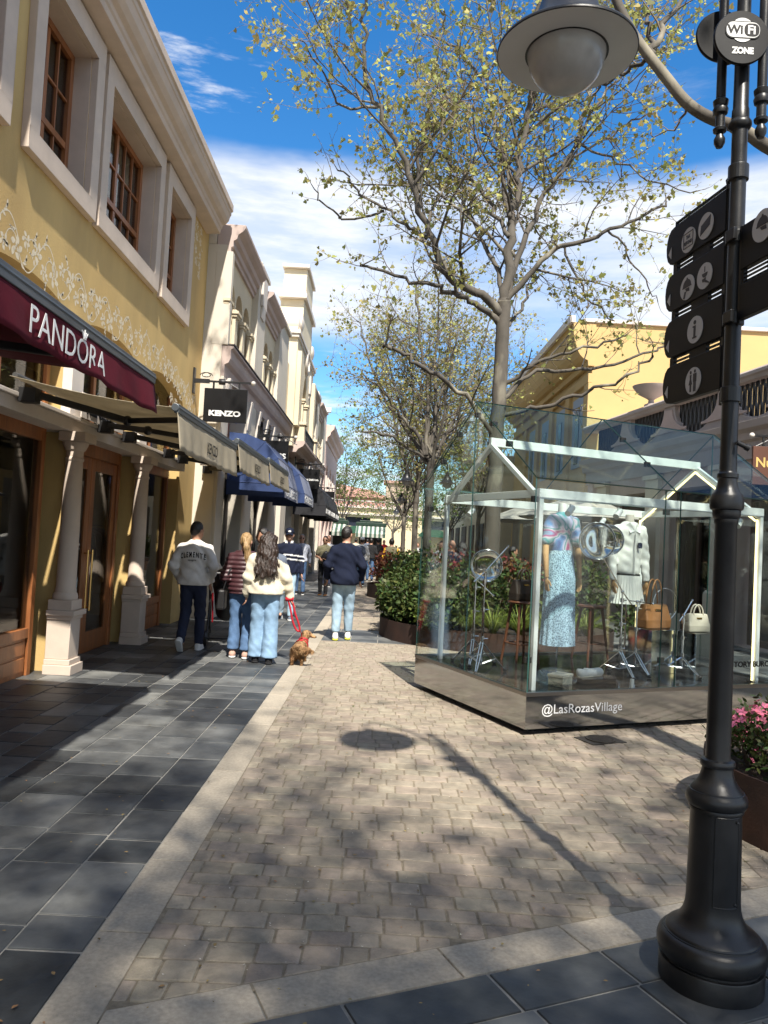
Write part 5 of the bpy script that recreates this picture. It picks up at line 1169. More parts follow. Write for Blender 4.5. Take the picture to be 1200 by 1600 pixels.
# ---------------------------------------------------------------- lamp posts
LPX, LPY = 1.285, 2.845
GLOBE = M('frosted_globe', (.62, .62, .62), .22, var=.10, scale=9, coat=.4, trans=.4)
SHADEIN = M('shade_lining', (.60, .61, .60), .5, var=.06)
def lamp_post(label, x, y, rz, detail=True, arms=(-1, 1)):
    t = thing('street_lamp', label, 'street lamp', (x, y, 0), rz, 'black street lamps')
    mb = MB(); n = 56 if detail else 20
    mb.lathe([(.201, 0), (.202, .078), (.200, .082), (.190, .084), (.189, .092), (.196, .094), (.206, .104), (.212, .122), (.212, .140), (.206, .158), (.195, .170), (.186, .174), (.185, .178), (.180, .179), (.178, .184), (.174, .188), (.155, .200), (.132, .217), (.116, .242), (.107, .27), (.1045, .30), (.099, .612), (.099, .616), (.106, .618), (.107, .626), (.105, .630), (.113, .634), (.119, .646), (.120, .660), (.116, .674), (.108, .682), (.107, .686), (.102, .687), (.100, .692), (.082, .710), (.069, .730), (.062, .755), (.060, .768), (.0595, .771), (.066, .773), (.0685, .780), (.0685, .788), (.065, .796), (.056, .798), (.050, .80), (.0485, .81),
              (.0435, 1.66), (.0475, 1.665), (.0475, 1.68), (.052, 1.684), (.056, 1.70), (.0555, 1.712), (.064, 1.716), (.067, 1.725), (.067, 1.755), (.063, 1.765), (.062, 1.77), (.048, 1.785), (.040, 1.81), (.038, 1.83), (.042, 1.834), (.042, 1.848), (.036, 1.853), (.034, 1.86), (.0315, 3.155), (.040, 3.16), (.0465, 3.17), (.0465, 3.182), (.040, 3.192), (.036, 3.196), (.034, 3.235), (.031, 3.24), (.030, 3.42), (.036, 3.425), (.036, 3.46), (.028, 3.465), (.027, 4.55), (.045, 4.56), (.045, 4.6), (.02, 4.66), (.0, 4.74)], n=n, sc=(.89, .89))
    mb.build('post', CASTI, t, smooth='auto', local=True)
    if detail:
        mb = MB(); a0, a1 = rad(-128+0), rad(-72)
        R = .0945; pts = lambda z, r: [(r*math.cos(a0+(a1-a0)*k/8), r*math.sin(a0+(a1-a0)*k/8), z) for k in range(9)]
        v = pts(.300, R)+pts(.612, R-.003); mb.add(v, [(k, k+1, 10+k, 9+k) for k in range(8)])
        mb.tube(pts(.300, R)+[v[17]]+list(reversed(pts(.612, R-.003)))+[v[0]], .0022, 6)
        mb.ell((R*math.cos(a1-.12), R*math.sin(a1-.12), .598), .006, 8); mb.ell((R*math.cos(a1-.12), R*math.sin(a1-.12), .312), .006, 8)
        dr_ = mb.build('access_door', CASTI, t, smooth='auto', local=True); dr_.rotation_euler = (0, 0, -rz+rad(14))
    for s_ in (-1, 1):
        mb = MB(); mb.lathe([(0, 3.105), (.012, 3.108), (.0205, 3.125), (.021, 3.14), (.013, 3.158), (.012, 3.165), (.024, 3.17), (.026, 3.18), (.018, 3.188), (.0175, 3.235), (.026, 3.24), (.029, 3.255), (.024, 3.268), (.027, 3.275), (.029, 3.29), (.018, 3.30), (.0175, 3.85)], (s_*.072, 0, 0), 18 if detail else 8)
        if s_ not in arms:
            mb.tube([(s_*.072, 0, 3.85), (s_*.072, 0, 4.4), (0, 0, 4.5)], .0175, 10); mb.tube([(0, 0, 3.44), (s_*.072, 0, 3.44)], .012, 6); mb.build('side_tube', CASTI, t, smooth='auto', local=True); continue
        pts = [(s_*.072, 0, 3.85), (s_*.074, 0, 4.05), (s_*.10, 0, 4.28), (s_*.19, 0, 4.50), (s_*.34, 0, 4.62), (s_*.50, 0, 4.60), (s_*.63, 0, 4.50), (s_*.70, 0, 4.34), (s_*.712, 0, 4.16)]
        mb.tube(pts, .0175, 12 if detail else 6)
        mb.tube([(s_*.03, 0, 4.0), (s_*.072, 0, 4.0)], .012, 6); mb.tube([(0, 0, 3.44), (s_*.072, 0, 3.44)], .012, 6)
        mb.build('arm', CASTI, t, smooth='auto', local=True)
        mb = MB(); c = (s_*.712, 0, 3.675)
        mb.lathe([(.0, .47), (.022, .46), (.03, .42), (.055, .41), (.06, .33), (.085, .32), (.09, .27), (.115, .262), (.125, .22), (.145, .16), (.185, .10), (.24, .055), (.295, .030), (.300, .022), (.300, .014), (.2965, .0118), (.294, .016), (.22, .062), (.12, .16), (0, .2)], c, n)
        h_ = mb.build('lamp_shade', CASTI, t, smooth='auto', local=True)
        mb = MB(); mb.lathe([(.296, .0125), (.26, .030), (.20, .052), (.197, .030), (.178, .030), (.176, .05), (.0, .052)], c, n); mb.build('lining', SHADEIN, h_, smooth='auto', local=True)
        mb = MB(); mb.lathe([(.172, .045), (.170, .02), (.166, -.005), (.158, -.04), (.143, -.075), (.12, -.106), (.085, -.130), (.045, -.143), (0, -.147)], c, n); mb.build('globe', GLOBE, h_, smooth=True, local=True)
        mb = MB(); mb.lathe([(.170, .012), (.178, .012), (.178, .022), (.170, .022)], c, n); mb.build('globe_ring', CASTI, h_, smooth='auto', local=True)
    return t
arm_rz = math.atan2(-.41, .58)
lamp_post('black cast iron lamp post nearest the viewer, carrying direction signs and a frosted globe', LPX, LPY, arm_rz, True, (-1,))
far0 = None
for (u, y, lab) in ((662, 27, 'black double lamp post behind the first plane tree trunk'), (645, 40, 'second black lamp post down the tree line'), (632, 56, 'farthest black lamp post down the tree line')):
    x = P(u, 850, y).x
    if far0 is None: far0 = lamp_post(lab, x, y, .0, False)
    else: copy_tree(far0, (x, y, 0), 0., lab)
# direction signs
SD = Vector((-.158, .987, 0)).normalized(); SN = Vector((-SD.y, SD.x, 0))      # panel direction, face normal (towards the footway)
SO = Vector((LPX, LPY, 0))
def SP(u, v, off=.016):
    d = ray(u, v); Q = SO+SN*off; t = (Q-CAMP).dot(SN)/d.dot(SN); p = CAMP+d*t; return (p-SO).dot(SD), p.z
def sp3(t, z, off): return SO+SD*t+SN*off+Vector((0, 0, z))
DISC = M('sign_disc', (.56, .54, .54), .5, var=.03); ICON = M('sign_icon', (.05, .045, .05), .5)
LS = frame_xf(SO, SD, SN)
def sign_panel(par, t0, t1, zc, h, arrow=True, sgn=1):
    mb = MB(LS); r = h/2; poly = []
    e = .07
    for k in range(9): a = -math.pi/2+math.pi*k/8; poly.append((t1-e+e*math.cos(a)**.7 if math.cos(a) > 1e-6 else t1-e, zc+r*math.sin(a)))
    poly += [(t0, zc+r), (t0, zc-r)]
    mb.prism(poly, -.014, .014, axes=(0, 2, 1)); p_ = mb.build('panel', BLACKSIGN, par, bevel=.003)
    if arrow: mb = MB(LS); mb.prism([(t1-.022, zc-.03), (t1-.046, zc-.003), (t1-.046, zc-.055)], .014, .0155, axes=(0, 2, 1)); mb.build('arrow', DISC, p_)
    return p_
def disc_at(par, t, z, r=.052):
    mb = MB(LS); mb.lathe([(r, .0145), (r, .0175), (0, .0175)], (t, 0, z), 28, rot=Matrix.Rotation(-math.pi/2, 3, 'X')); return mb.build('icon_disc', DISC, par)
def icon(par, t, z, polys):
    mb = MB(LS)
    for p in polys: mb.prism([(t-x, z+y) for x, y in p], .0177, .019, axes=(0, 2, 1))
    mb.build('icon', ICON, par)
ell_ = lambda cx, cy, rx, ry, a0=0, a1=360, n=14: [(cx+rx*math.cos(rad(a0+(a1-a0)*k/n)), cy+ry*math.sin(rad(a0+(a1-a0)*k/n))) for k in range(n+1 if a1-a0 < 360 else n)]
rect = lambda x, y, w, h: [(x-w/2, y-h/2), (x+w/2, y-h/2), (x+w/2, y+h/2), (x-w/2, y+h/2)]
ls = thing('direction_sign', 'black fingerboard sign stack with round white icons on the left of the lamp post', 'direction sign', tuple(SO+Vector((0, 0, 2.2))), 0, 'direction signs on the lamp post')
rows = [2.872, 2.665, 2.462, 2.262]; T1e = .485
for k, zc in enumerate(rows):
    p_ = sign_panel(ls, .05, T1e-.004*k, zc, .165)
    if k < 3:
        zg = zc-.1025
        mb = MB(LS); mb.box(.05, .42, -.006, .006, zg-.003, zg+.003); mb.box(.05, .42, -.006, .006, zg+.014, zg+.018); mb.box(.05, .42, -.006, .006, zg-.018, zg-.014); mb.box(.16, .28, -.008, .008, zg-.02, zg+.02); mb.box(.40, .43, -.008, .008, zg-.02, zg+.02); mb.box(.04, .07, -.008, .008, zg-.02, zg+.02); mb.build('slotted_link', BLACKSIGN, ls)
    if k == 0:
        mb = MB(LS); mb.box(.05, .43, -.006, .006, zc+.098, zc+.104); mb.box(.42, .43, -.006, .006, zc+.08, zc+.098); mb.build('slotted_link', BLACKSIGN, ls)
        for t_, z_, kind in ((*SP(1076, 375), 'tax'), (*SP(1103, 353), 'note')):
            d_ = disc_at(p_, t_, z_)
            if kind == 'tax':
                mb = MB(); c_ = sp3(t_, z_, .0177)
                text_on(mb, 'TAX', c_+Vector((0, 0, .014)), -SD, (0, 0, 1), width=.030, height=.016, lift=.0005, thick=.001, bold=.02); mb.build('lettering', ICON, d_); mb = MB(); text_on(mb, 'REFUND', c_-Vector((0, 0, .010)), -SD, (0, 0, 1), width=.058, height=.016, lift=.0005, thick=.001, bold=.02)
                mb.build('lettering', ICON, d_); icon(d_, t_, z_, [rect(0, .032, .072, .003), rect(0, -.029, .072, .003), rect(-.0345, .0015, .003, .058), rect(.0345, .0015, .003, .058)])
            else: icon(d_, t_, z_, [[(-.036, -.030), (.030, -.006), (.036, .034), (-.030, .010)]])
    if k == 1:
        t_, z_ = SP(1074, 449); d_ = disc_at(p_, t_, z_); icon(d_, t_, z_, [ell_(0, .004, .030, .030, 0, 180), rect(0, .002, .066, .005), ell_(0, .036, .005, .005), [(-.012, -.004), (.016, -.004), (.020, -.02), (-.004, -.016)], [(-.016, -.016), (-.004, -.016), (-.014, -.045), (-.026, -.042)]])
        t_, z_ = SP(1101, 431); d_ = disc_at(p_, t_, z_); icon(d_, t_, z_, [ell_(.004, .008, .018, .016, 180, 360), rect(.004, .008, .038, .004), rect(.003, .026, .004, .022), [(-.014, -.012), (.014, -.010), (.006, -.026), (-.010, -.024)], [(.010, -.018), (.034, -.034), (.040, -.042), (.006, -.028)]])
    if k == 2:
        t_, z_ = SP(1086, 515); d_ = disc_at(p_, t_, z_, .055); icon(d_, t_, z_, [ell_(0, .030, .009, .009), rect(0, -.008, .014, .048), rect(-.007, .013, .014, .006), rect(0, -.032, .030, .006)])
    if k == 3:
        t_, z_ = SP(1083, 595); d_ = disc_at(p_, t_, z_, .055); icon(d_, t_, z_, [ell_(-.016, .036, .006, .007), [(-.022, .026), (-.010, .026), (-.012, .010), (-.004, -.014), (-.028, -.014), (-.020, .010)], rect(-.018, -.028, .004, .030), rect(-.012, -.028, .004, .030), ell_(.014, .037, .006, .007), [(.002, .028), (.026, .028), (.025, -.006), (.003, -.006)], rect(.009, -.025, .007, .040), rect(.019, -.025, .007, .040)])
mb = MB(LS)
for z in (2.99, 2.14): mb.bar((.0, 0, z), (.06, 0, z-.02 if z > 2.5 else z), .02, .05)
mb.bar((.052, 0, 2.17), (.052, 0, 2.985), .02, .016)
for z in (2.99, 2.145): mb.lathe([(.037, z-.028), (.037, z+.028), (.030, z+.03), (.030, z-.03)], n=24)
mb.build('bracket', CASTI, ls, bevel=.002)
rs = thing('direction_sign', 'black sign panels with a serving dish icon on the right of the lamp post', 'direction sign', tuple(SO+Vector((0, 0, 2.4))), 0, 'direction signs on the lamp post')
for k, (z0, z1) in enumerate(((2.60, 2.765), (2.415, 2.545))):
    mb = MB(LS); mb.box(-.52, -.05, -.014, .014, z0, z1); p_ = mb.build('panel', BLACKSIGN, rs, bevel=.003)
    if k == 0:
        t_, z_ = SP(1192, 352); d_ = disc_at(p_, t_, z_, .058); icon(d_, t_, z_, [ell_(0, .004, .030, .030, 0, 180), rect(0, .002, .066, .005), ell_(0, .036, .005, .005), [(-.012, -.004), (.020, -.004), (.024, -.02), (-.004, -.016)]])
        mb = MB(LS)
        for q in range(3): mb.box(-.5, -.06, -.006, .006, 2.553+q*.015, 2.556+q*.015)
        mb.box(-.33, -.20, -.008, .008, 2.545, 2.60); mb.box(-.065, -.05, -.008, .008, 2.545, 2.60); mb.build('slotted_link', BLACKSIGN, rs)
mb = MB(LS); mb.bar((-.045, 0, 2.40), (-.045, 0, 2.77), .02, .016)
for z in (2.74, 2.43): mb.lathe([(.038, z-.022), (.038, z+.022), (.031, z+.024), (.031, z-.024)], n=24); mb.box(-.05, .0, .028, .044, z-.022, z+.022)
mb.build('bracket', CASTI, rs, bevel=.002)
# wifi disc
wz = P(1158, 60, LPY-.06).z
t = thing('wifi_sign', 'round black sign with white lettering for wireless internet near the lamp post top', 'sign', (LPX, LPY-.06, wz))
mb = MB(); RX = Matrix.Rotation(math.pi/2, 3, 'X'); cw = P(1158, 60, LPY-.06)
mb.lathe([(0, -.008), (.100, -.008), (.103, -.004), (.103, .004), (.100, .008), (0, .008)], cw, 48, rot=RX); d_ = mb.build('disc', BLACKSIGN, t, smooth='auto')
cb_ = P(1128, 58, LPY+.08); mb = MB(); mb.lathe([(0, -.008), (.100, -.008), (.103, 0), (.100, .008), (0, .008)], cb_, 48, rot=RX); mb.build('rear_disc', BLACKSIGN, t, smooth='auto')
mb = MB(); mb.bar(tuple(cw), tuple(cb_), .02); mb.build('bracket', CASTI, t)
y_ = cw.y-.0085
def wf(mb, poly, d0=0., d1=.0015): mb.prism([(cw.x+x, cw.z+z) for x, z in poly], y_-d0, y_-d1, axes=(0, 2, 1))
rr = lambda cx, cz, w, h, r: [(cx+sx*(w/2-r)+r*math.cos(rad(a)), cz+sz*(h/2-r)+r*math.sin(rad(a))) for sx, sz, s0 in ((1, 1, 0), (-1, 1, 90), (-1, -1, 180), (1, -1, 270)) for a in range(s0, s0+91, 15)]
mb = MB(); wf(mb, ell_(0, .026, .044, .046, 0, 360, 40)); mb.build('emblem', WHITE, d_)
mb = MB(); wf(mb, rr(.002, .026, .132, .066, .028), .0016, .0022); mb.build('emblem_band', BLACKSIGN, d_)
mb = MB(); wf(mb, rr(.002, .026, .124, .058, .025), .0023, .003); mb.build('emblem_band', WHITE, d_)
mb = MB(); wf(mb, rr(.034, .026, .056, .050, .020), .0031, .0036); mb.build('emblem_field', BLACKSIGN, d_)
mb = MB(); text_on(mb, 'Wi', (cw.x-.029, y_-.003, cw.z+.026), (1, 0, 0), (0, 0, 1), height=.034, lift=.0004, thick=.001, bold=.03); mb.build('lettering', BLACKSIGN, d_)
mb = MB(); text_on(mb, 'Fi', (cw.x+.033, y_-.0036, cw.z+.026), (1, 0, 0), (0, 0, 1), height=.034, lift=.0004, thick=.001, bold=.03); mb.build('lettering', WHITE, d_); mb = MB(); text_on(mb, 'ZONE', (cw.x+.003, y_, cw.z-.052), (1, 0, 0), (0, 0, 1), width=.082, height=.026, lift=.0004, thick=.001, bold=.05); mb.build('lettering', WHITE, d_)
# small camera under the collar
p = P(1162, 697, LPY-.05); t = thing('security_camera', 'tiny black camera clipped under the lamp post collar', 'camera', tuple(p))
mb = MB(); mb.tube([(p.x-.025, p.y, p.z+.012), (p.x+.004, p.y-.004, p.z-.002)], .009, 12); mb.tube([(p.x+.004, p.y-.004, p.z-.002), (p.x+.018, p.y-.006, p.z-.009)], .0125, 12); mb.build('body', BLACK, t, smooth='auto')
mb = MB(); mb.tube([(LPX+.03, LPY-.02, p.z+.016), (p.x-.02, p.y, p.z+.012)], .006, 8); mb.build('bracket', BLACK, t)
# ---------------------------------------------------------------- plane trees
LEAFSHAPE = np.array([(0, 0), (.30, .10), (.55, .42), (.26, .52), (.22, .78), (0, 1.), (-.22, .78), (-.26, .52), (-.55, .42), (-.30, .10)])-np.array([0, .4])
OVAL = np.array([(0, 0), (.22, .25), (.26, .55), (0, 1), (-.26, .55), (-.22, .25)])-np.array([0, .4])
def leaf_mesh(name, pts, dirs, sizes, mat, par, seed, shape=LEAFSHAPE, droop=.35):
    r = np.random.default_rng(seed); n = len(pts); pts = np.array(pts); 
    nrm = r.normal(size=(n, 3)); nrm[:, 2] = np.abs(nrm[:, 2])*.9+.15; nrm /= np.linalg.norm(nrm, axis=1)[:, None]
    ax = np.array(dirs)+r.normal(size=(n, 3))*.7; ax[:, 2] -= droop; ax -= nrm*(ax*nrm).sum(1)[:, None]; ax /= np.linalg.norm(ax, axis=1)[:, None]+1e-9
    bx = np.cross(nrm, ax); k = len(shape); s = np.array(sizes)[:, None, None]
    curl = (np.abs(shape[:, 0])**2)[None, :, None]*nrm[:, None, :]*r.uniform(-.6, .9, (n, 1, 1))
    V = pts[:, None, :]+s*(shape[None, :, 0, None]*bx[:, None, :]+(shape[None, :, 1, None]+.4)*ax[:, None, :]+curl)
    V = V.reshape(-1, 3)
    if par is not None:
        Mi = np.array(WM[par].inverted()); V = V@Mi[:3, :3].T+Mi[:3, 3]
    me = bpy.data.meshes.new(name); me.vertices.add(n*k); me.vertices.foreach_set('co', V.ravel()); me.loops.add(n*k); me.loops.foreach_set('vertex_index', np.arange(n*k)); me.polygons.add(n); me.polygons.foreach_set('loop_start', np.arange(n)*k); me.polygons.foreach_set('loop_total', np.full(n, k)); me.materials.append(mat); me.update(calc_edges=True); me.validate()
    o = bpy.data.objects.new(name, me); COL.objects.link(o)
    if par is not None: o.parent = par; WM[o] = WM[par]
    return o
def resample(pts, step):
    out_ = [pts[0]]
    for a, b in zip(pts, pts[1:]):
        L = (b-a).length; n = max(1, int(L/step))
        for k in range(1, n+1): out_.append(a.lerp(b, k/n))
    return out_
def smooth_poly(pts, it=2):
    for _ in range(it):
        q = [pts[0]]
        for a, b in zip(pts, pts[1:]): q += [a.lerp(b, .25), a.lerp(b, .75)]
        q.append(pts[-1]); pts = q
    return pts
class Tree:
    def __init__(s, seed): s.r = random.Random(seed); s.mb = MB(); s.tw = MB(); s.lp = []; s.ld = []; s.ls = []
    def limb(s, pts, r0, r1, depth, kids=True, wig=.03, dens=1., leafy=1.):
        r = s.r; pts = smooth_poly([Vector(p) for p in pts], 2); n = len(pts)
        L = sum((b-a).length for a, b in zip(pts, pts[1:]))
        pts = [p+Vector((r.gauss(0, wig), r.gauss(0, wig), r.gauss(0, wig*.7)))*min(1, i/3) for i, p in enumerate(pts)]
        rs = [r0+(r1-r0)*(i/(n-1))**.8 for i in range(n)]
        (s.mb if r0 > .013 else s.tw).tube(pts, rs, 9 if r0 > .05 else (6 if r0 > .015 else 4))
        if kids:
            k = max(2, int(L*dens*(2.6 if depth == 0 else 3.6)))
            for q in range(k):
                t = .18+.82*(q+r.random())/k; i = min(n-2, int(t*(n-1))); p = pts[i].lerp(pts[i+1], t*(n-1)-i); d = (pts[i+1]-pts[i]).normalized()
                side = d.orthogonal(); side.rotate(Matrix.Rotation(r.random()*6.283, 3, d)); ang = r.uniform(.5, 1.0)
                nd = (d*math.cos(ang)+side*math.sin(ang)+Vector((0, 0, r.uniform(.0, .45)))).normalized()
                rr_ = max(.004, rs[i]*r.uniform(.35, .6)); LL = (L*.48 if depth == 0 else L*.55)*r.uniform(.5, 1.15)*(1.15-t*.5); LL = max(.25, min(LL, 2.7))
                s.branch(p, nd, LL, rr_, depth+1, leafy)
            s.branch(pts[-1], (pts[-1]-pts[-2]).normalized(), max(.4, L*.2), r1*.8, depth+1, leafy)
    def branch(s, p, d, L, rad_, depth, leafy):
        r = s.r; n = 5; pts = [p]
        for k in range(n):
            d = (d+Vector((r.gauss(0, .16), r.gauss(0, .16), r.gauss(.05, .12)))).normalized(); pts.append(pts[-1]+d*(L/n))
        rs = [max(.0025, rad_*(1-.75*k/n)) for k in range(n+1)]
        (s.mb if rad_ > .013 else s.tw).tube(pts, rs, 6 if rad_ > .015 else 3, caps=False)
        if depth < 3 and L > .45:
            for q in range(int(2+L*3.2)):
                t = .25+.75*r.random(); i = min(n-1, int(t*n)); pp = pts[i].lerp(pts[i+1], t*n-i); dd = (pts[i+1]-pts[i]).normalized()
                side = dd.orthogonal(); side.rotate(Matrix.Rotation(r.random()*6.283, 3, dd)); a = r.uniform(.5, 1.1)
                s.branch(pp, (dd*math.cos(a)+side*math.sin(a)).normalized(), L*r.uniform(.3, .6), max(.003, rad_*.45), depth+1, leafy)
        if rad_ < .02:
            m_ = int(L*8.5*leafy+r.random()*1.6)
            for q in range(m_):
                t = .15+.85*r.random()**.7; i = min(n-1, int(t*n)); pp = pts[i].lerp(pts[i+1], t*n-i); big = r.uniform(.45, 1.1)
                for w in range(r.randint(2, 5)):
                    o = Vector((r.gauss(0, .032), r.gauss(0, .032), r.gauss(-.015, .035)))
                    s.lp.append(tuple(pp+o)); s.ld.append(tuple((pts[i+1]-pts[i]).normalized()+Vector((r.gauss(0, .7), r.gauss(0, .7), r.gauss(-.2, .5))))); s.ls.append(big*r.uniform(.5, 1.15))
    def finish(s, label, base, leafmat, size, seed, group, cat='tree', name='plane_tree', maxleaf=None, split=True):
        t = thing(name, label, cat, tuple(base), 0, group)
        if s.tw.v: s.mb.add(s.tw.v, s.tw.f, 1)
        s.mb.build('trunk', [BARK, TWIG], t, smooth=True, recalc=False)
        idx = list(range(len(s.lp)))
        if maxleaf and len(idx) > maxleaf: s.r.shuffle(idx); idx = idx[:maxleaf]
        leaf_mesh('crown', [s.lp[i] for i in idx], [s.ld[i] for i in idx], [s.ls[i]*size for i in idx], leafmat, t, seed)
        print('TREE', label[:30], len(idx), len(s.mb.v))
        return t
GRP = 'plane trees along the street'
T1Y = 12.9
b1 = P(770, 985, T1Y); b1.z = 0
tr = Tree(11)
pp = lambda L, y0, y1: [P(u, v, y0+(y1-y0)*i/(len(L)-1)) for i, (u, v) in enumerate(L)]
tr.limb([b1, *pp([(766, 900), (770, 800), (775, 690), (781, 600), (785, 530), (788, 470)], T1Y, T1Y)], .150, .112, 0, kids=False, wig=.008)
tr.mb.tube([b1-Vector((0, 0, .1)), b1+Vector((0, 0, .06)), b1+Vector((0, 0, .35))], [.24, .20, .152], 12)
for L, y1, r0, r1, w in [
    ([(788, 475), (793, 420), (797, 350), (806, 288), (817, 220), (832, 140), (840, 40), (842, -60)], 13.2, .10, .03, 1),
    ([(780, 505), (748, 480), (713, 457), (677, 446), (623, 435), (560, 412)], 12.2, .065, .018, 1),
    ([(784, 490), (760, 462), (720, 448), (694, 425), (668, 372), (655, 300), (620, 227), (590, 167), (563, 97), (570, 20), (566, -60)], 11.6, .085, .02, 1),
    ([(580, 160), (547, 140), (515, 131)], 11.5, .022, .008, 1),
    ([(655, 300), (655, 247), (662, 207), (672, 160), (682, 100), (692, 20)], 12.6, .04, .012, 1),
    ([(795, 370), (770, 327), (750, 290), (717, 263), (665, 230), (620, 200)], 14.0, .045, .012, 1),
    ([(807, 287), (793, 260), (773, 230), (750, 190), (735, 150)], 12.4, .035, .01, 1),
    ([(797, 340), (782, 267), (777, 207), (762, 138), (733, 93), (700, 64), (655, 50)], 13.8, .05, .012, 1),
    ([(762, 138), (775, 60), (790, -20)], 13.9, .03, .012, 1),
    ([(790, 470), (840, 412), (890, 382), (933, 367), (987, 347), (1040, 318)], 12.4, .06, .018, 1),
    ([(790, 475), (812, 390), (836, 330), (862, 285), (900, 223), (948, 140), (985, 98)], 13.6, .065, .016, 1),
    ([(862, 285), (905, 240), (960, 205), (1000, 180), (1050, 160)], 12.8, .03, .010, 1),
    ([(900, 223), (960, 250), (1020, 285), (1088, 300)], 12.2, .026, .008, 1),
    ([(950, 360), (985, 400), (1010, 440), (1030, 470)], 12.8, .022, .007, 1),
    ([(590, 167), (540, 175), (500, 110), (470, 60)], 11.0, .03, .008, 1),
    ([(600, 330), (545, 345), (505, 320), (490, 290)], 12.2, .026, .008, 1),
    ([(900, 223), (930, 130), (925, 60), (940, -20)], 14.4, .04, .012, 1),
    ([(788, 600), (836, 568), (878, 551), (962, 533)], 12.4, .045, .018, .8),
    ([(786, 625), (832, 577), (899, 581), (969, 565), (1025, 548), (1039, 537)], 13.4, .045, .015, .7),
    ([(780, 650), (836, 636), (885, 625), (927, 603), (976, 597), (1022, 552)], 11.8, .045, .018, .5),
    ([(773, 690), (740, 630), (697, 597), (660, 570), (623, 547), (600, 536)], 12.0, .05, .03, .5),
    ([(784, 520), (800, 500), (822, 470), (830, 445), (842, 430)], 14.4, .04, .015, 1),
    ([(790, 470), (765, 400), (735, 350), (728, 300), (700, 250)], 14.6, .05, .015, 1),
    ([(668, 372), (640, 350), (600, 330), (560, 300), (530, 262)], 12.8, .04, .012, 1),
    ([(880, 385), (905, 440), (930, 480), (960, 500)], 13.0, .025, .01, .8),
    ]: tr.limb(pp(L, T1Y, y1), r0, r1, 0, wig=.035, dens=1.0*w, leafy=w)
tr.finish('tall plane tree with a mottled trunk rising behind the glass pavilion', b1, LEAF_PLANE, .098, 1, GRP, maxleaf=16000)
def auto_tree(seed, base, h_fork, H, spread, r0, label, leafmat, lsize, maxleaf, n=7, guides=(), lean=(0, 0), leafy=1., bare=1.):
    tr = Tree(seed); r = tr.r; base = Vector(base); top = base+Vector((lean[0], lean[1], h_fork))
    tr.limb([base, base.lerp(top, .33), base.lerp(top, .7), top], r0, r0*.8, 0, kids=False, wig=.01)
    for g_ in guides: tr.limb(g_[0], g_[1], g_[2], 0, wig=.03, leafy=leafy)
    for k in range(n):
        a = k*2.399+r.random()*.6; up = .45+.5*r.random(); reach = spread*(.55+.5*r.random()); hh = (H-h_fork)*(.35+.65*up)
        e = top+Vector((math.cos(a)*reach, math.sin(a)*reach, hh)); mid = top.lerp(e, .45)+Vector((math.cos(a)*reach*.12, math.sin(a)*reach*.12, -hh*.05))
        s0 = base.lerp(top, r.uniform(.86, 1)); tr.limb([s0, mid, e], r0*.45, r0*.10, 0, wig=.03, leafy=leafy)
    tr.limb([top, top+Vector((r.gauss(0, .2), r.gauss(0, .2), (H-h_fork)*.5)), base+Vector((0, 0, H))], r0*.6, r0*.1, 0, wig=.04, leafy=leafy)
    return tr.finish(label, base, leafmat, lsize, seed, GRP, maxleaf=maxleaf)
T2Y = 21.5; b2 = P(664, 905, T2Y); b2.z = 0
g2 = [(pp([(664, 715), (640, 700), (608, 680), (575, 676)], T2Y, T2Y-1), .05, .03), (pp([(664, 712), (650, 674), (623, 645), (600, 610), (565, 585)], T2Y, T2Y-.6), .07, .02), (pp([(666, 712), (670, 660), (668, 600), (655, 520), (650, 440)], T2Y, T2Y), .08, .02), (pp([(666, 716), (690, 693), (715, 660), (730, 600)], T2Y, T2Y+.5), .06, .02), (pp([(664, 715), (630, 660), (598, 620), (575, 560), (560, 500)], T2Y, T2Y+.8), .06, .015), (pp([(664, 712), (690, 640), (700, 560), (705, 480)], T2Y, T2Y+1), .06, .015)]
auto_tree(21, b2, P(664, 715, T2Y).z, 9.0, 2.3, .13, 'second plane tree, its pale trunk at the left edge of the pavilion', LEAF_PLANE, .10, 8500, 4, g2)
T3Y = 30; b3 = P(645, 890, T3Y); b3.z = 0
auto_tree(31, b3, 3.6, 9.5, 2.6, .13, 'third plane tree farther down the row', LEAF_PLANE, .12, 7500, 7, leafy=.9)
for (u, y, H, sd, lab, mt, sp, ml) in ((628, 40, 8.5, 41, 'fourth plane tree far down the row, half hidden', LEAF_GREEN, 2.2, 4000), (532, 58, 8.6, 42, 'fresh green tree standing beside the pink building', LEAF_GREEN, 2.3, 5200), (612, 64, 7.0, 43, 'green tree before the far plaza building', LEAF_GREEN, 3.0, 4500), (700, 46, 7.0, 44, 'bright green tree seen through the left side of the pavilion', LEAF_GREEN, 2.8, 4200), (745, 36, 9, 45, 'plane tree on the right side behind the tall trunk', LEAF_PLANE, 2.6, 4000)):
    b = P(u, 870, y); b.z = 0; auto_tree(sd, b, H*.36, H, sp, .12, lab, mt, .15 if y > 45 else .13, ml, 6)
b4 = Vector((2.95, 4.5, 0)); tr = Tree(51)
L4 = [(1330, 262), (1260, 255), (1200, 232), (1160, 200), (1110, 186), (1072, 162), (1040, 120), (1012, 85), (990, 55), (962, 2), (945, -60)]
q4 = pp(L4, 5.3, 5.6); f4 = Vector((b4.x+.05, b4.y, q4[0].z-.2))
tr.limb([b4, Vector((b4.x, b4.y, 2)), f4], .16, .13, 0, kids=False, wig=.01)
tr.limb([f4, *q4], .054, .032, 1, kids=False, wig=.0)
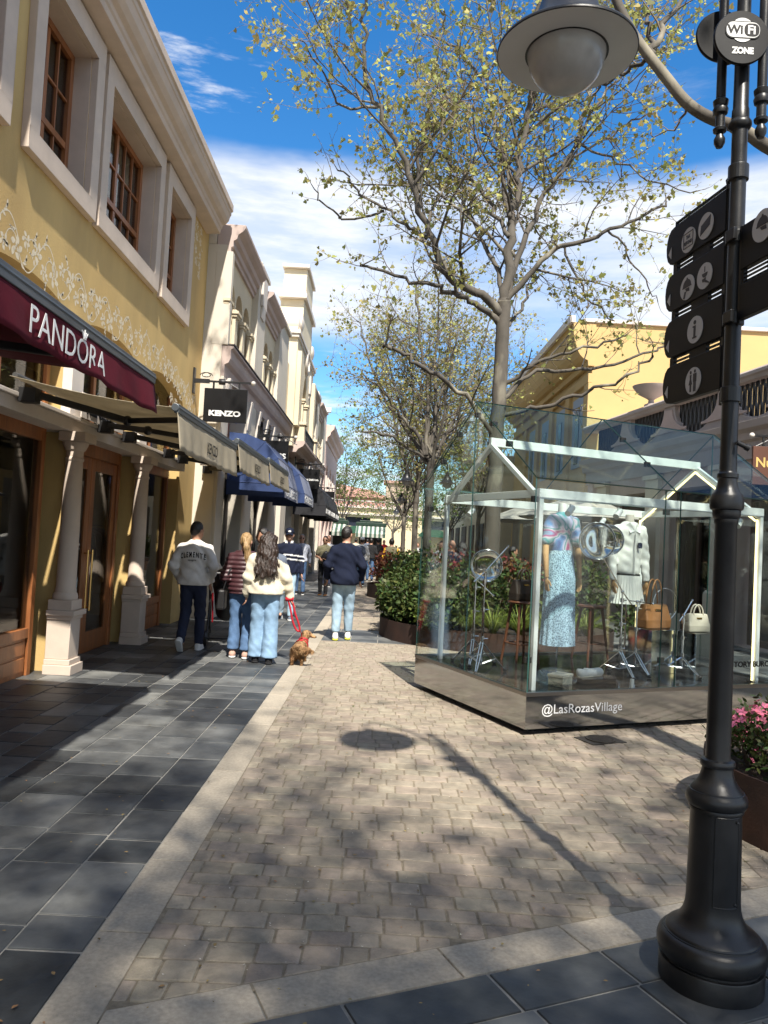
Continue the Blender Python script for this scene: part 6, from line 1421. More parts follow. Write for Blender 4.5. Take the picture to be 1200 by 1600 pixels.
for L, r0 in (([(1016, 88), (1000, 100), (960, 118), (930, 145)], .022), ([(1016, 86), (1030, 40), (1060, 10), (1080, -40)], .03), ([(1012, 85), (1020, 60), (1010, 20), (1000, -40)], .025), ([(1075, 165), (1060, 200), (1020, 215)], .012)): tr.limb(pp(L, 5.6, 5.9), r0, r0*.4, 1, wig=.02, leafy=.55)
for k in range(3):
    a = -1.5+k*.55; e = f4+Vector((math.cos(a)*2.6, math.sin(a)*2.2, 2.2+tr.r.random()*2)); tr.limb([f4, f4.lerp(e, .5)+Vector((0, 0, -.2)), e], .07, .015, 0, wig=.03, leafy=.7)
tr.finish('near plane tree right of the lamp post, only its thick limb in view', b4, LEAF_PLANE, .058, 51, GRP, maxleaf=6000)
auto_tree(61, (3.3, -3.6, 0), 3.6, 10.0, 3.6, .15, 'plane tree behind the viewpoint whose branches dapple the paving', LEAF_PLANE, .14, 10500, 13, leafy=1.3)
auto_tree(62, (-.6, -5.4, 0), 3.8, 10.5, 3.4, .15, 'other plane tree behind the viewpoint dappling the granite margin', LEAF_PLANE, .14, 9000, 11, leafy=1.25)

# ---------------------------------------------------------------- planters and planting
def ring_planter(x, y, r, h, label):
    t = thing('corten_planter', label, 'planter', (x, y, 0), 0, 'round rusty steel planters')
    mb = MB(); mb.lathe([(r, .0), (r, h), (r-.012, h), (r-.012, h-.08), (0, h-.06)][:4], (x, y, 0), 64); mb.build('wall', CORTEN, t, smooth='auto')
    mb = MB(); mb.lathe([(r-.013, h-.07), (r*.6, h-.03), (0, h-.01)], (x, y, 0), 40); mb.build('soil', SOIL, t); return t
ring_planter(b1.x+.02, b1.y, 1.92, .30, 'round rusty steel planter around the tall plane tree')
ring_planter(b2.x+.02, b2.y, 1.62, .36, 'second round rusty steel planter down the street')
ring_planter(b3.x+.02, b3.y, 1.45, .36, 'third round rusty steel planter down the street')
ring_planter(2.95, 4.5, .92, .36, 'rusty steel planter with pink flowers beside the lamp post')
def shrub(name, label, x, y, z, r, h, mat, n, ls, seed, shape=OVAL, up=.0, group=None, stems=8, extra=None):
    rg = random.Random(seed); t = thing(name, label, 'shrub', (x, y, z), 0, group); pts, ds, ss = [], [], []
    lob = [(rg.uniform(-.5, .5)*r, rg.uniform(-.5, .5)*r, rg.uniform(.35, .75)*h, rg.uniform(.35, .6)) for _ in range(9)]
    mb = MB()
    for lx, ly, lz, lr in lob: mb.tube([(x+lx*.15, y+ly*.15, z), (x+lx*.6, y+ly*.6, z+lz*.6), (x+lx*1.2, y+ly*1.2, z+lz*1.25)], [.012, .008, .003], 5)
    mb.build('stems', TWIG, t, smooth=True, recalc=False)
    for k in range(n):
        lx, ly, lz, lr = rg.choice(lob); v = Vector((rg.gauss(0, 1), rg.gauss(0, 1), rg.gauss(0, .9))).normalized()*(rg.random()**.35)
        p = Vector((x+lx+v.x*r*lr, y+ly+v.y*r*lr, z+max(.03, lz+v.z*h*lr*.75))); pts.append(tuple(p)); ds.append((v.x, v.y, v.z+up)); ss.append(ls*rg.uniform(.6, 1.2))
    leaf_mesh('foliage', pts, ds, ss, mat, t, seed, shape, .1)
    if extra: extra(t, pts, rg)
    return t
def flowers(mat, n, size, top=.0):
    def f(t, pts, rg):
        mb = MB(); cand = sorted(pts, key=lambda p: -p[2]+rg.random()*.25)[:len(pts)*2//3]
        for k in range(n):
            p = Vector(rg.choice(cand))+Vector((rg.gauss(0, .02), rg.gauss(0, .02), .025)); nz = Vector((rg.gauss(0, .6), rg.gauss(-.5, .6), 1)).normalized(); a = nz.orthogonal().normalized(); b = nz.cross(a); off = rg.random()*6
            for q in range(5):
                an = off+q*1.2566; dr_ = a*math.cos(an)+b*math.sin(an); sd = a*-math.sin(an)+b*math.cos(an); s_ = size*rg.uniform(.8, 1.15)
                mb.add([p, p+dr_*s_*.55+sd*s_*.34+nz*s_*.22, p+dr_*s_+nz*s_*.25, p+dr_*s_*.55-sd*s_*.34+nz*s_*.22], [(0, 1, 2, 3)])
        mb.build('blossoms', mat, t, recalc=False)
    return f
PINKF = leafm('pink_petal', (.74, .20, .31), .35, .015, .3); WHITEF = leafm('white_petal', (.78, .78, .74), .1, 0., .2)
cx, cy = b1.x, b1.y; zs = .26
GS = 'green shrubs in the big planter'; GN = 'red leaved nandina shrubs in the planters'
for k, (dx, dy, r, h) in enumerate(((-1.35, -.55, .50, .62), (-1.15, .25, .62, .95), (-.75, -1.05, .58, .78), (-.2, -.75, .62, .98), (.55, -1.05, .6, .80), (1.1, -.7, .6, .85), (-1.3, .95, .55, .75), (-1.62, -.15, .42, .50), (-1.02, -1.42, .44, .46), (-1.55, .55, .45, .6))):
    shrub('green_shrub', ['low glossy green shrub at the left rim of the big planter', 'taller green shrub behind the left rim of the big planter', 'green shrub at the front of the big planter, left of the grass', 'tall green shrub in front of the plane trunk', 'green shrub seen through the pavilion, right of the trunk', 'rightmost green shrub in the big planter', 'green shrub at the back left of the big planter', 'low green shrub hanging over the left rim of the big planter', 'low green shrub hanging over the front left rim of the big planter', 'green shrub at the far left rim of the big planter'][k], cx+dx, cy+dy, zs, r*1.05, h*1.18, LEAF_DARK, 2700, .085, 100+k, OVAL, .3, GS, extra=flowers(WHITEF, 14, .022) if k in (0, 2) else None)
for k, (dx, dy, r, h) in enumerate(((-.75, .75, .62, 1.12), (-.1, .55, .62, 1.2), (.6, .6, .6, 1.12), (.2, -.1, .55, 1.12))):
    shrub('nandina_shrub', ['red brown nandina shrub at the back left of the big planter', 'red brown nandina shrub behind the plane trunk', 'red brown nandina shrub right of the plane trunk', 'red brown nandina shrub close before the plane trunk'][k], cx+dx, cy+dy, zs, r, h, LEAF_RED, 1900, .075, 140+k, OVAL, .3, GN)
def tuft(label, x, y, z, L, n, seed, group='grass tufts along the planter rim'):
    rg = random.Random(seed); t = thing('grass_tuft', label, 'grass tuft', (x, y, z), 0, group); mb = MB()
    for k in range(n):
        a = rg.random()*6.283; l = L*rg.uniform(.6, 1.1); w = .008; lean = rg.uniform(.35, .95); px, py = math.cos(a), math.sin(a); pv = None; vs = []
        for q in range(5):
            s_ = q/4; o = Vector((x+px*(.03+l*lean*s_**1.4), y+py*(.03+l*lean*s_**1.4), z+l*(s_*.95-.75*lean*s_*s_))); ww = w*(1-s_*.9); vs += [o+Vector((-py, px, 0))*ww, o-Vector((-py, px, 0))*ww]
        mb.add(vs, [(2*q, 2*q+1, 2*q+3, 2*q+2) for q in range(4)])
    mb.build('blades', LEAF_GRASS, t, recalc=False); return t
for k, a in enumerate((-1.95, -1.72, -1.5, -1.27, -1.02, -.78)):
    tuft(['yellow green grass tuft at the planter rim, leftmost of the row', 'second grass tuft along the planter rim', 'third grass tuft along the planter rim', 'fourth grass tuft along the planter rim', 'fifth grass tuft along the planter rim', 'rightmost grass tuft along the planter rim'][k], cx+1.74*math.cos(a), cy+1.74*math.sin(a), .27, .66, 190, 170+k)
for (bb, R, nm, sd) in ((b2, 1.6, 'second', 200), (b3, 1.4, 'third', 220)):
    for k in range(4):
        a = 2.3+k*.85; shrub('green_shrub' if k != 1 else 'nandina_shrub', [f'green shrub at the back left of the {nm} planter', f'reddish shrub at the left of the {nm} planter', f'green shrub at the front left of the {nm} planter', f'green shrub at the front of the {nm} planter'][k], bb.x+R*.62*math.cos(a), bb.y+R*.62*math.sin(a), .32, .62, .95, LEAF_DARK if k != 1 else LEAF_RED, 1100, .10, sd+k, OVAL, .3, GS if k != 1 else GN, extra=flowers(WHITEF, 8, .03) if k == 2 else None)
shrub('leafy_plant', 'small bright green plant with wide leaves at the planter front', cx-1.25, cy-1.32, .30, .26, .28, LEAF_GREEN, 130, .13, 240, OVAL, .5)
for k, (dx, dy) in enumerate(((-.58, -.38), (-.28, -.62), (.15, -.62), (-.66, .10), (-.25, -.1))):
    shrub('azalea_shrub', ['pink flowering azalea at the left rim of the near planter', 'pink flowering azalea at the front of the near planter', 'pink flowering azalea at the right of the near planter', 'pink flowering azalea at the back left of the near planter', 'pink flowering azalea in the middle of the near planter'][k], 2.95+dx, 4.5+dy, .30, .34, .36, LEAF_DARK, 1100, .042, 260+k, OVAL, .3, 'pink azaleas in the near planter', extra=flowers(PINKF, 85, .030))
shrub('green_shrub', 'round green bush on the right footway seen through the pavilion', 4.3, 12.2, .0, .5, .7, LEAF_DARK, 1200, .08, 300, OVAL, .2)

# leaf litter and grit on the paving
rl = random.Random(77); pts = []; ds = []; ss = []
for k in range(520):
    y = 2.4+9*rl.random()**1.6; x = rl.uniform(-3.0, 2.6)
    if x > -.8 and (NF.x*x+NF.y*y) < 2.2: continue
    if (Vector((x, y, 0))-BC).dot(UF) > -.1 and 0 < (Vector((x, y, 0))-BC).dot(NF) < 2.1: continue
    pts.append((x, y, .013)); ds.append((rl.gauss(0, 1), rl.gauss(0, 1), 0)); ss.append(rl.uniform(.008, .026))
LITM = leafm('dry_leaf', (.26, .17, .07), .5, .03, .1)
n = len(pts); mbl = MB()
for p, d, s_ in zip(pts, ds, ss):
    a = math.atan2(d[1], d[0]); ca, sa = math.cos(a), math.sin(a)
    mbl.add([(p[0]+s_*(x*ca-y*sa), p[1]+s_*(x*sa+y*ca), p[2]+.3*s_*abs(x)) for x, y in OVAL], [tuple(range(len(OVAL)))])
lt = mbl.build('leaf_litter', LITM, recalc=False); lt['kind'] = 'stuff'
FLK = leafm('pale_petal_fleck', (.62, .58, .48), .2, .02, .1); mbl = MB()
for k in range(700):
    y = 2.5+8*rl.random()**1.7; x = rl.uniform(-.75, 2.4)
    if (NF.x*x+NF.y*y) < 2.63 or ((Vector((x, y, 0))-BC).dot(UF) > -.1 and 0 < (Vector((x, y, 0))-BC).dot(NF) < 2.1): continue
    s_ = rl.uniform(.0025, .0065); a = rl.random()*6.28; mbl.add([(x+s_*math.cos(a+q*1.5708)*(1 if q % 2 else .5), y+s_*math.sin(a+q*1.5708)*(1 if q % 2 else .5), .0105+.002*(q % 2)) for q in range(4)], [(0, 1, 2, 3)])
fk = mbl.build('petal_flecks', FLK, recalc=False); fk['kind'] = 'stuff'
MOSS = M('joint_moss', (.085, .10, .03), .95, var=.4, scale=40, bump=.6)
mbl = MB()
for k in range(260):
    q = rl.random()
    if q < .55: u_ = rl.uniform(-.1, 3.0); d_ = -rl.random()**2*.5; w = BC+UF*u_+NF*d_
    else: w = Vector((rl.uniform(-.7, 2.2), 2.9+6*rl.random(), 0))
    if (NF.x*w.x+NF.y*w.y) < 2.62: continue
    L = rl.uniform(.02, .07); hh = rl.uniform(.006, .012); ang = 0 if rl.random() < .7 else math.pi/2; dx, dy = math.cos(ang), math.sin(ang)
    mbl.add([(w.x-dx*L, w.y-dy*L, .0015), (w.x-dy*.006, w.y-dx*.006, hh), (w.x+dx*L, w.y+dy*L, .0015), (w.x+dy*.006, w.y+dx*.006, hh-.003)], [(0, 1, 2, 3)])
ms = mbl.build('joint_moss', MOSS, recalc=False); ms['kind'] = 'stuff'
# ---------------------------------------------------------------- people
def cloth(n, c, **k): return M(n, c, k.pop('rough', .88), var=k.pop('var', .12), scale=k.pop('scale', 7), bump=k.pop('bump', .25), bscale=k.pop('bscale', 28), **k)
HAIRD = M('dark_hair', (.012, .009, .008), .45, var=.4, scale=30, stretch=(3, 3, .5), bump=.4, bscale=90); HAIRB = M('blond_hair', (.30, .19, .085), .5, var=.45, scale=30, stretch=(3, 3, .4), bump=.4, bscale=90); HAIRG = M('grey_hair', (.32, .29, .26), .6, var=.3, scale=30)
HAIRW = M('brown_wavy_hair', (.028, .016, .011), .42, var=.6, scale=18, stretch=(2, 2, .6), bump=.6, bscale=70)
SKIN2 = M('tanned_skin', (.36, .19, .12), .5, var=.06); EYEM = M('dark_lens', (.006, .006, .007), .12)
NAVYC = cloth('navy_wool', (.0085, .012, .028), spec=.2); LJEAN = cloth('light_denim', (.30, .42, .52), var=.22); MJEAN = cloth('blue_denim', (.075, .14, .26), var=.25); DJEAN = cloth('dark_denim', (.012, .018, .045)); BLKC = cloth('black_cotton', (.012, .012, .014)); GREYS = cloth('pale_sweatshirt', (.60, .58, .55)); OLIVE = cloth('olive_tshirt', (.16, .145, .085)); PUFF = M('maroon_nylon', (.055, .020, .024), .45, var=.15, bump=.2, bscale=30); PLAID = cloth('pale_checked_shirt', (.55, .57, .62)); WHT = cloth('white_jersey', (.72, .72, .70)); YEL = cloth('yellow_sleeve', (.75, .40, .02)); GREYB = cloth('grey_blue', (.10, .12, .16))
def checks(mt):
    nt = mt.node_tree; b = nt.nodes.get('Principled BSDF'); tcn = nt.nodes.new('ShaderNodeTexCoord'); outs = []
    for ax in ('X', 'Z'):
        w = nt.nodes.new('ShaderNodeTexWave'); w.bands_direction = ax; w.inputs['Scale'].default_value = 11; nt.links.new(tcn.outputs['Object'], w.inputs[0]); r_ = nt.nodes.new('ShaderNodeMapRange'); r_.inputs[1].default_value = .78; r_.inputs[2].default_value = .9; nt.links.new(w.outputs[1] if len(w.outputs) > 1 else w.outputs[0], r_.inputs[0]); outs.append(r_.outputs[0])
    mx = nt.nodes.new('ShaderNodeMath'); mx.operation = 'MAXIMUM'; nt.links.new(outs[0], mx.inputs[0]); nt.links.new(outs[1], mx.inputs[1]); mc = nt.nodes.new('ShaderNodeMixRGB'); mc.inputs[1].default_value = (.62, .63, .66, 1); mc.inputs[2].default_value = (.22, .25, .36, 1); nt.links.new(mx.outputs[0], mc.inputs[0]); nt.links.new(mc.outputs[0], b.inputs['Base Color'])
checks(PLAID)
ARMS = dict(hang=((.235, -.03, 1.15), (.255, .05, .90)), swingb=((.24, -.14, 1.17), (.26, -.20, .93)), swingf=((.235, .04, 1.15), (.235, .19, .95)), pocket=((.265, -.07, 1.16), (.205, .07, .96)), hold=((.25, -.02, 1.14), (.10, .21, 1.10)), bent=((.255, -.05, 1.14), (.22, .18, 1.02)), out=((.26, -.02, 1.15), (.325, .04, .90)))
def person(label, x, y, H, face=0., legs=((.0, 0), (.0, 0)), arms=('hang', 'hang'), top=None, pants=None, hair='short', hairmat=None, skin=None, shoe=None, sole=None, head=0., h=.014, wide=1., extras=(), group=None, cuff=.10, bag=None, eyes=True, flare=0., vest=None, nod=0.):
    hairmat = hairmat or HAIRD; skin = skin or SKIN; sc_ = H/1.75
    t = thing('person', label, 'person', (x, y, .006), face, group); t.scale = (sc_*wide**.5, sc_*wide**.5, sc_) if False else (sc_, sc_, sc_)
    W_ = wide; ch, sh = math.cos(head), math.sin(head); cn, sn = math.cos(nod), math.sin(nod)
    def hp(p):
        q = p-np.array((0, 0, 1.52)); q = np.stack([q[..., 0]*ch+q[..., 1]*sh, -q[..., 0]*sh+q[..., 1]*ch, q[..., 2]], -1)
        if nod: q = np.stack([q[..., 0], q[..., 1]*cn+q[..., 2]*-sn, q[..., 1]*sn+q[..., 2]*cn], -1)
        return q+np.array((0, 0, 1.52))
    J = []
    for s_, (dy, lift) in zip((-1, 1), legs):
        hip = np.array((s_*.088, 0, .93)); ank = np.array((s_*.095, dy, .085+lift)); kn = (hip+ank)/2+np.array((0, .035+lift*.9, .0)); J.append((hip, kn, ank))
    A = []
    for s_, a in zip((-1, 1), arms):
        e, w = ARMS[a] if isinstance(a, str) else a; A.append((np.array((s_*.172*W_, -.005, 1.385)), np.array((s_*e[0]*W_, e[1], e[2])), np.array((s_*w[0]*W_, w[1], w[2]))))
    def f_head(p):
        q = hp(p); d = s_ell(q, (0, .012, 1.645), (.077, .097, .118)); d = smin(d, s_ell(q, (0, .040, 1.580), (.056, .066, .058)), .03); d = smin(d, s_cap(q, (0, .100, 1.64), (0, .118, 1.612), .010, .014), .02)
        d = smin(d, s_cap(q, (-.022, .088, 1.572), (.022, .088, 1.572), .010, .010), .012); d = smin(d, s_cap(q, (-.03, .086, 1.668), (.03, .086, 1.668), .012, .012), .015)
        for s_ in (-1, 1): d = smin(d, s_ell(q, (s_*.080, -.002, 1.632), (.012, .022, .034)), .008)
        return smin(d, s_cap(p, (0, -.012, 1.42), (0, .008, 1.56), .060, .055), .03)
    def f_arm(p, a, r, k=.03): return smin(s_cap(p, a[0], a[1], r[0], r[1]), s_cap(p, a[1], a[2], r[1], r[2]), k)
    def f_leg(p, l, r, k=.03): return smin(s_cap(p, l[0], l[1], r[0], r[1]), s_cap(p, l[1], l[2], r[1], r[2]), k)
    def f_torso(p, e=0.):
        d = s_ell(p, (0, 0, 1.27), (.163*W_+e, .110*W_+e, .23+e)); d = smin(d, s_ell(p, (0, -.012, .97), (.158*W_+e, .118*W_+e, .15+e)), .10)
        for s_ in (-1, 1): d = smin(d, s_cap(p, (s_*.03, -.012, 1.425), (s_*.155*W_, -.008, 1.378), .058+e*.55, .055+e*.7), .05)
        return smin(d, s_cap(p, (0, -.012, 1.41), (0, -.008, 1.47), .072+e*.4, .062+e*.25), .04)
    def f_body(p):
        d = smin(f_head(p), f_torso(p), .03)
        for a in A: d = smin(d, f_arm(p, a, (.050, .038, .026)), .03)
        for l in J: d = smin(d, f_leg(p, l, (.082, .052, .036)), .03)
        for l in J: d = smin(d, s_cap(p, l[2]+np.array((0, -.03, -.03)), l[2]+np.array((0, .11, -.045)), .032, .026), .02)
        return d
    lo = (-.46*max(1, W_), -.50, -.02); hi = (.46*max(1, W_), .50, 1.80)
    v, fc = surfnet(f_body, lo, hi, h); mb = MB(); mb.add(v, fc)
    for a, s_ in zip(A, (-1, 1)):
        d_ = Vector(a[2]-a[1]).normalized(); hand_tubes(mb, Vector(a[2]), d_+Vector((0, 0, -.15)), (0, s_*1.0, 0) if abs(d_.y) < .7 else (s_, 0, 0), 1.05, .55)
    mb.build('body', skin, t, smooth=True, local=True, recalc=False)
    if pants:
        mat, r = pants; r = r or (.098, .070, .058)
        def f_p(p):
            d = s_ell(p, (0, -.012, .965), (.172*W_, .132*W_, .16))
            for l in J:
                e = l[2].copy(); e[2] = max(e[2], .0)+cuff-.085
                q = f_leg(p, (l[0], l[1], e), r, .03); fl = np.clip((.5-p[..., 2])/.5, 0, 1)*flare; d = smin(d, q-fl, .025)
                d = d
            d = d+.0045*np.sin(p[..., 2]*33+p[..., 0]*26+2.6*np.sin(p[..., 1]*17+p[..., 2]*9))*np.sin(p[..., 0]*31+p[..., 2]*7+p[..., 1]*20)
            return np.maximum(d, np.maximum(p[..., 2]-1.04, cuff-.02-p[..., 2]))
        v, fc = surfnet(f_p, lo, (hi[0], hi[1], 1.1), h); mb = MB(); mb.add(v, fc); mb.build('trousers', mat, t, smooth=True, local=True, recalc=False)
    if top:
        mat = top['mat']; e = top.get('e', .022); hem = top.get('hem', .93); ar = top.get('ar', (.072, .060, .044)); sl = top.get('sleeve', .94); rib = top.get('rib', 0); neck = top.get('neck', 1.51); fl = top.get('flare', .02); fold = top.get('fold', .006)
        def f_t(p):
            d = f_torso(p, e)-np.clip((1.2-p[..., 2])/.3, 0, 1)*fl
            if sl > 0:
                for a in A:
                    if sl > .55: w = a[1]+(a[2]-a[1])*((sl-.5)*2) if False else a[1]+(a[2]-a[1])*sl; d = smin(d, f_arm(p, (a[0], a[1], w), ar), .035)
                    else: d = smin(d, s_cap(p, a[0], a[0]+(a[1]-a[0])*sl*1.5, ar[0], ar[1]+.012), .035)
            if rib: d = d-rib*np.abs(np.sin(p[..., 2]*math.pi/.062))
            d = d+fold*np.sin(p[..., 2]*38+p[..., 0]*22+2.5*np.sin(p[..., 0]*12+p[..., 1]*15))*np.sin(p[..., 0]*14+p[..., 2]*7)
            d = np.maximum(d, p[..., 2]-neck)
            arm_zone = np.abs(p[..., 0]) > .225*W_
            return np.maximum(d, np.where(arm_zone, -1, hem-p[..., 2]))
        v, fc = surfnet(f_t, lo, hi, h); mb = MB(); mb.add(v, fc); mats = [mat]
        for bi, bd in enumerate(top.get('bands', ())):
            mats.append(bd[-1])
            for i, q in enumerate(fc):
                c = np.mean([v[k] for k in q], 0)
                if bd[0](c): mb.m[i] = bi+1
        g_ = mb.build(top.get('name', 'jacket'), mats, t, smooth=True, local=True, recalc=False)
        if top.get('text'):
            mb = MB()
            def surf_y(xx, zz):
                ys = np.linspace(-.42, .05, 95); pts = np.stack([np.full(95, xx), ys, np.full(95, zz)], -1); dd = f_t(pts); i = int(np.argmax(dd < 0)); 
                if i == 0: return ys[0]
                return ys[i-1]+(ys[i]-ys[i-1])*dd[i-1]/(dd[i-1]-dd[i])
            for (s_, zc, wd, hh, arc, bold) in top['text']:
                vs, fs, w, h0 = text_geo(s_, bold); o = []
                for vv in vs: a = (vv[0]/w-.5)*wd; b = zc+(vv[1]/h0-.5)*hh-arc*(a/(wd/2))**2; o.append((a, surf_y(a, b)-.004-(.002 if vv[2] > 0 else 0), b))
                mb.add(o, fs)
            mb.build('lettering', BLACKSIGN, g_, local=True)
    # hair
    if hair:
        def f_h(p):
            q = hp(p); d = s_ell(q, (0, .004, 1.655), (.086, .104, .122))
            d = np.maximum(d, 1.575+1.05*(q[..., 1]+.06)-q[..., 2]+np.where(np.abs(q[..., 0]) > .07, 0, 0))
            if hair == 'long':
                for (ax, ay, bx, by, bz) in ((-.055, -.06, -.115, -.190, 1.22), (-.02, -.09, -.04, -.215, 1.17), (.02, -.09, .045, -.215, 1.19), (.055, -.06, .11, -.185, 1.24), (-.075, -.01, -.155, -.07, 1.26), (.075, -.01, .145, -.06, 1.28)):
                    d = smin(d, smin(s_cap(q, (ax, ay, 1.68), (ax*1.25, ay-.07, 1.48), .048, .050), s_cap(q, (ax*1.25, ay-.07, 1.48), (bx, by-.015, bz), .050, .030), .03), .02)
                d = d+.005*np.sin(q[..., 0]*150+3*np.sin(q[..., 2]*24))+.006*np.sin(q[..., 2]*38+q[..., 0]*25)
            if hair == 'pony': d = smin(d, smin(s_cap(q, (.01, -.10, 1.69), (.06, -.15, 1.56), .034, .042), s_cap(q, (.06, -.15, 1.56), (.075, -.145, 1.36), .042, .016), .02), .02)+.004*np.sin(q[..., 0]*150)
            if hair == 'thin': d = np.maximum(d, 1.60-q[..., 2])+.006
            return d+.003*np.sin(q[..., 0]*130)*np.sin(q[..., 1]*110+q[..., 2]*60)
        v, fc = surfnet(f_h, (-.3, -.30, 1.05), (.3, .22, 1.82), min(h, .012)); mb = MB(); mb.add(v, fc); mb.build('hair', hairmat, t, smooth=True, local=True, recalc=False)
    if hair in ('long', 'pony'):
        rg = random.Random(len(label)); mb = MB()
        for k in range(420 if hair == 'long' else 160):
            if hair == 'long': ang = rg.uniform(-2.9, -.25); x0, y0 = .085*math.cos(ang), .105*math.sin(ang); x1, y1 = .165*math.cos(ang)+rg.gauss(0, .012), min(-.03, .235*math.sin(ang)+rg.gauss(0, .012)); z1 = rg.uniform(1.13, 1.32); ph = rg.random()*6; z0 = rg.uniform(1.58, 1.74)
            else: x0, y0 = .01+rg.gauss(0, .012), -.11; x1, y1 = .07+rg.gauss(0, .02), -.165+rg.gauss(0, .015); z1 = rg.uniform(1.30, 1.42); z0 = 1.69; ph = rg.random()*6
            w = rg.uniform(.003, .006); vs = []
            for q in range(9):
                s_ = q/8; xx = x0+(x1-x0)*s_**.8+(.012*math.sin(ph+s_*9) if hair == 'long' else .004*math.sin(ph+s_*5)); yy = y0+(y1-y0)*s_**.7-(.01 if hair == 'long' else .0)-.006*math.cos(ph+s_*9); zz = z0+(z1-z0)*s_; ww = w*(1-.6*s_); vs += [(xx-ww, yy, zz), (xx+ww, yy-.001, zz)]
            mb.add(vs, [(2*q, 2*q+1, 2*q+3, 2*q+2) for q in range(8)])
        mb.build('hair_strands', hairmat, t, smooth=True, local=True, recalc=False)
    inv = lambda q: (q[0]*ch-q[1]*sh, q[0]*sh+q[1]*ch, q[2])
    if eyes == 'shades':
        mb = MB()
        for s_ in (-1, 1): mb.ell(inv((s_*.034, .098, 1.645)), (.028, .012, .020), 12); mb.bar(inv((s_*.06, .085, 1.65)), inv((s_*.082, .0, 1.645)), .005, .010)
        mb.bar(inv((-.02, .108, 1.65)), inv((.02, .108, 1.65)), .006); mb.build('sunglasses', EYEM, t, smooth=True, local=True)
    elif eyes:
        mb = MB()
        for s_ in (-1, 1): mb.ell(inv((s_*.032, .094, 1.645)), (.013, .008, .008), 8)
        mb.build('eyes', EYEM, t, smooth=True, local=True)
    # shoes
    for l, s_, (dy, lift) in zip(J, (-1, 1), legs):
        a = l[2]; pit = .9 if lift > .03 else 0.
        R3 = Matrix.Rotation(-pit, 3, 'X'); org = Vector(a); R3n = np.array(R3.transposed())
        def f_s(p):
            q = (p-np.array(a))@np.array(R3); d = s_cap(q, (0, -.045, -.040), (0, .135, -.052), .040, .034, (1.0, 1, 1)); d = smin(d, s_cap(q, (0, -.03, -.03), (0, -.015, .02), .042, .040), .03); return np.maximum(d, -.085-q[..., 2])
        v, fc = surfnet(f_s, (a[0]-.12, a[1]-.2, a[2]-.22), (a[0]+.12, a[1]+.24, a[2]+.16), .011); mb = MB(); mb.add(v, fc); so = mb.build('shoe', shoe or BLKC, t, smooth=True, local=True, recalc=False)
        def f_o(p):
            q = (p-np.array(a))@np.array(R3); d = s_cap(q, (0, -.045, -.07), (0, .135, -.072), .047, .040); return np.maximum(d, np.maximum(-.086-q[..., 2], q[..., 2]+.058))
        v, fc = surfnet(f_o, (a[0]-.12, a[1]-.2, a[2]-.22), (a[0]+.12, a[1]+.24, a[2]+.1), .010); mb = MB(); mb.add(v, fc); mb.build('sole', sole or WHT, so, smooth=True, local=True, recalc=False)
    for fn in extras: fn(t)
    return t
g = G(296, 1017)
WSH = cloth('white_trainer', (.70, .69, .66)); YSOLE = M('neon_sole', (.62, .62, .05), .6); TANS = cloth('tan_trainer', (.45, .28, .22)); WOOLC = CREAMCL
person('man in a pale sweatshirt with black arched lettering on the back and dark jeans', g.x, g.y, 1.64, -.05, ((-.14, .06), (.10, 0)), ('pocket', 'pocket'), dict(mat=GREYS, name='sweatshirt', e=.030, hem=.90, flare=.03, ar=(.074, .066, .048), fold=.009, neck=1.52, text=[('C L E M E N T E', 1.315, .345, .075, .030, .03), ('spagna', 1.235, .12, .026, 0, .0)]), (DJEAN, (.100, .074, .062)), 'short', HAIRD, SKIN2, WSH, WHT, head=-.45, wide=1.06, h=.012)
g = G(374, 1027)
def cap_bag(t):
    mb = MB(); mb.tube([(-.09, -.02, 1.47), (-.20, -.135, 1.2), (-.27, -.08, .95)], .010, 6); mb.tube([(-.09, .02, 1.47), (-.22, .14, 1.2), (-.27, .02, .95)], .010, 6); mb.build('bag_strap', BLKC, t, local=True)
    mb = MB(); mb.box(-.36, -.24, -.14, .12, .66, .95); mb.build('shoulder_bag', M('black_leather', (.012, .011, .011), .4), t, bevel=.03, local=True)
person('blond woman in a maroon quilted puffer vest and blue jeans with a ponytail', g.x, g.y, 1.53, .05, ((-.05, 0), (-.13, 0)), ('bent', 'bent'), dict(mat=PUFF, name='puffer_jacket', e=.045, hem=.90, rib=.016, ar=(.082, .074, .056), fold=0., flare=.0), (MJEAN, (.108, .076, .070)), 'pony', HAIRB, SKIN, TANS, WHT, h=.012, flare=.02, extras=(cap_bag,), cuff=.14, head=-.2)
g = G(409, 1036)
CWX, CWY = g.x, g.y
def yoke(c): return c[2] > 1.33 and c[0] > .08 and c[2] > 1.49-.55*c[0]
person('woman with long dark wavy hair in a cream fleece jacket and loose light jeans', g.x, g.y, 1.55, .06, ((.03, 0), (-.06, 0)), ('hang', 'out'), dict(mat=WOOLC, name='fleece_jacket', e=.046, hem=.93, flare=.04, ar=(.084, .078, .058), fold=.008, bands=((yoke, GREYB),)), (cloth('pale_blue_denim', (.21, .33, .47), var=.2), (.112, .094, .090)), 'long', HAIRW, SKIN, BLKC, BLKC, h=.012, flare=.025, wide=1.02)
g = G(533, 1001)
person('man in a navy jacket and pale jeans with yellow soled trainers walking away', g.x, g.y, 1.71, .03, ((.0, 0), (.16, 0)), ((((.27, -.06, 1.16), (.27, .10, .95))), ((.275, -.06, 1.16), (.25, .08, .96))), dict(mat=NAVYC, name='jacket', e=.034, hem=.86, flare=.04, ar=(.074, .066, .052), fold=.008), (LJEAN, (.104, .078, .066)), 'short', HAIRD, SKIN, WHT, YSOLE, h=.012, wide=1.0, cuff=.15, head=-.5)
g = G(445, 968)
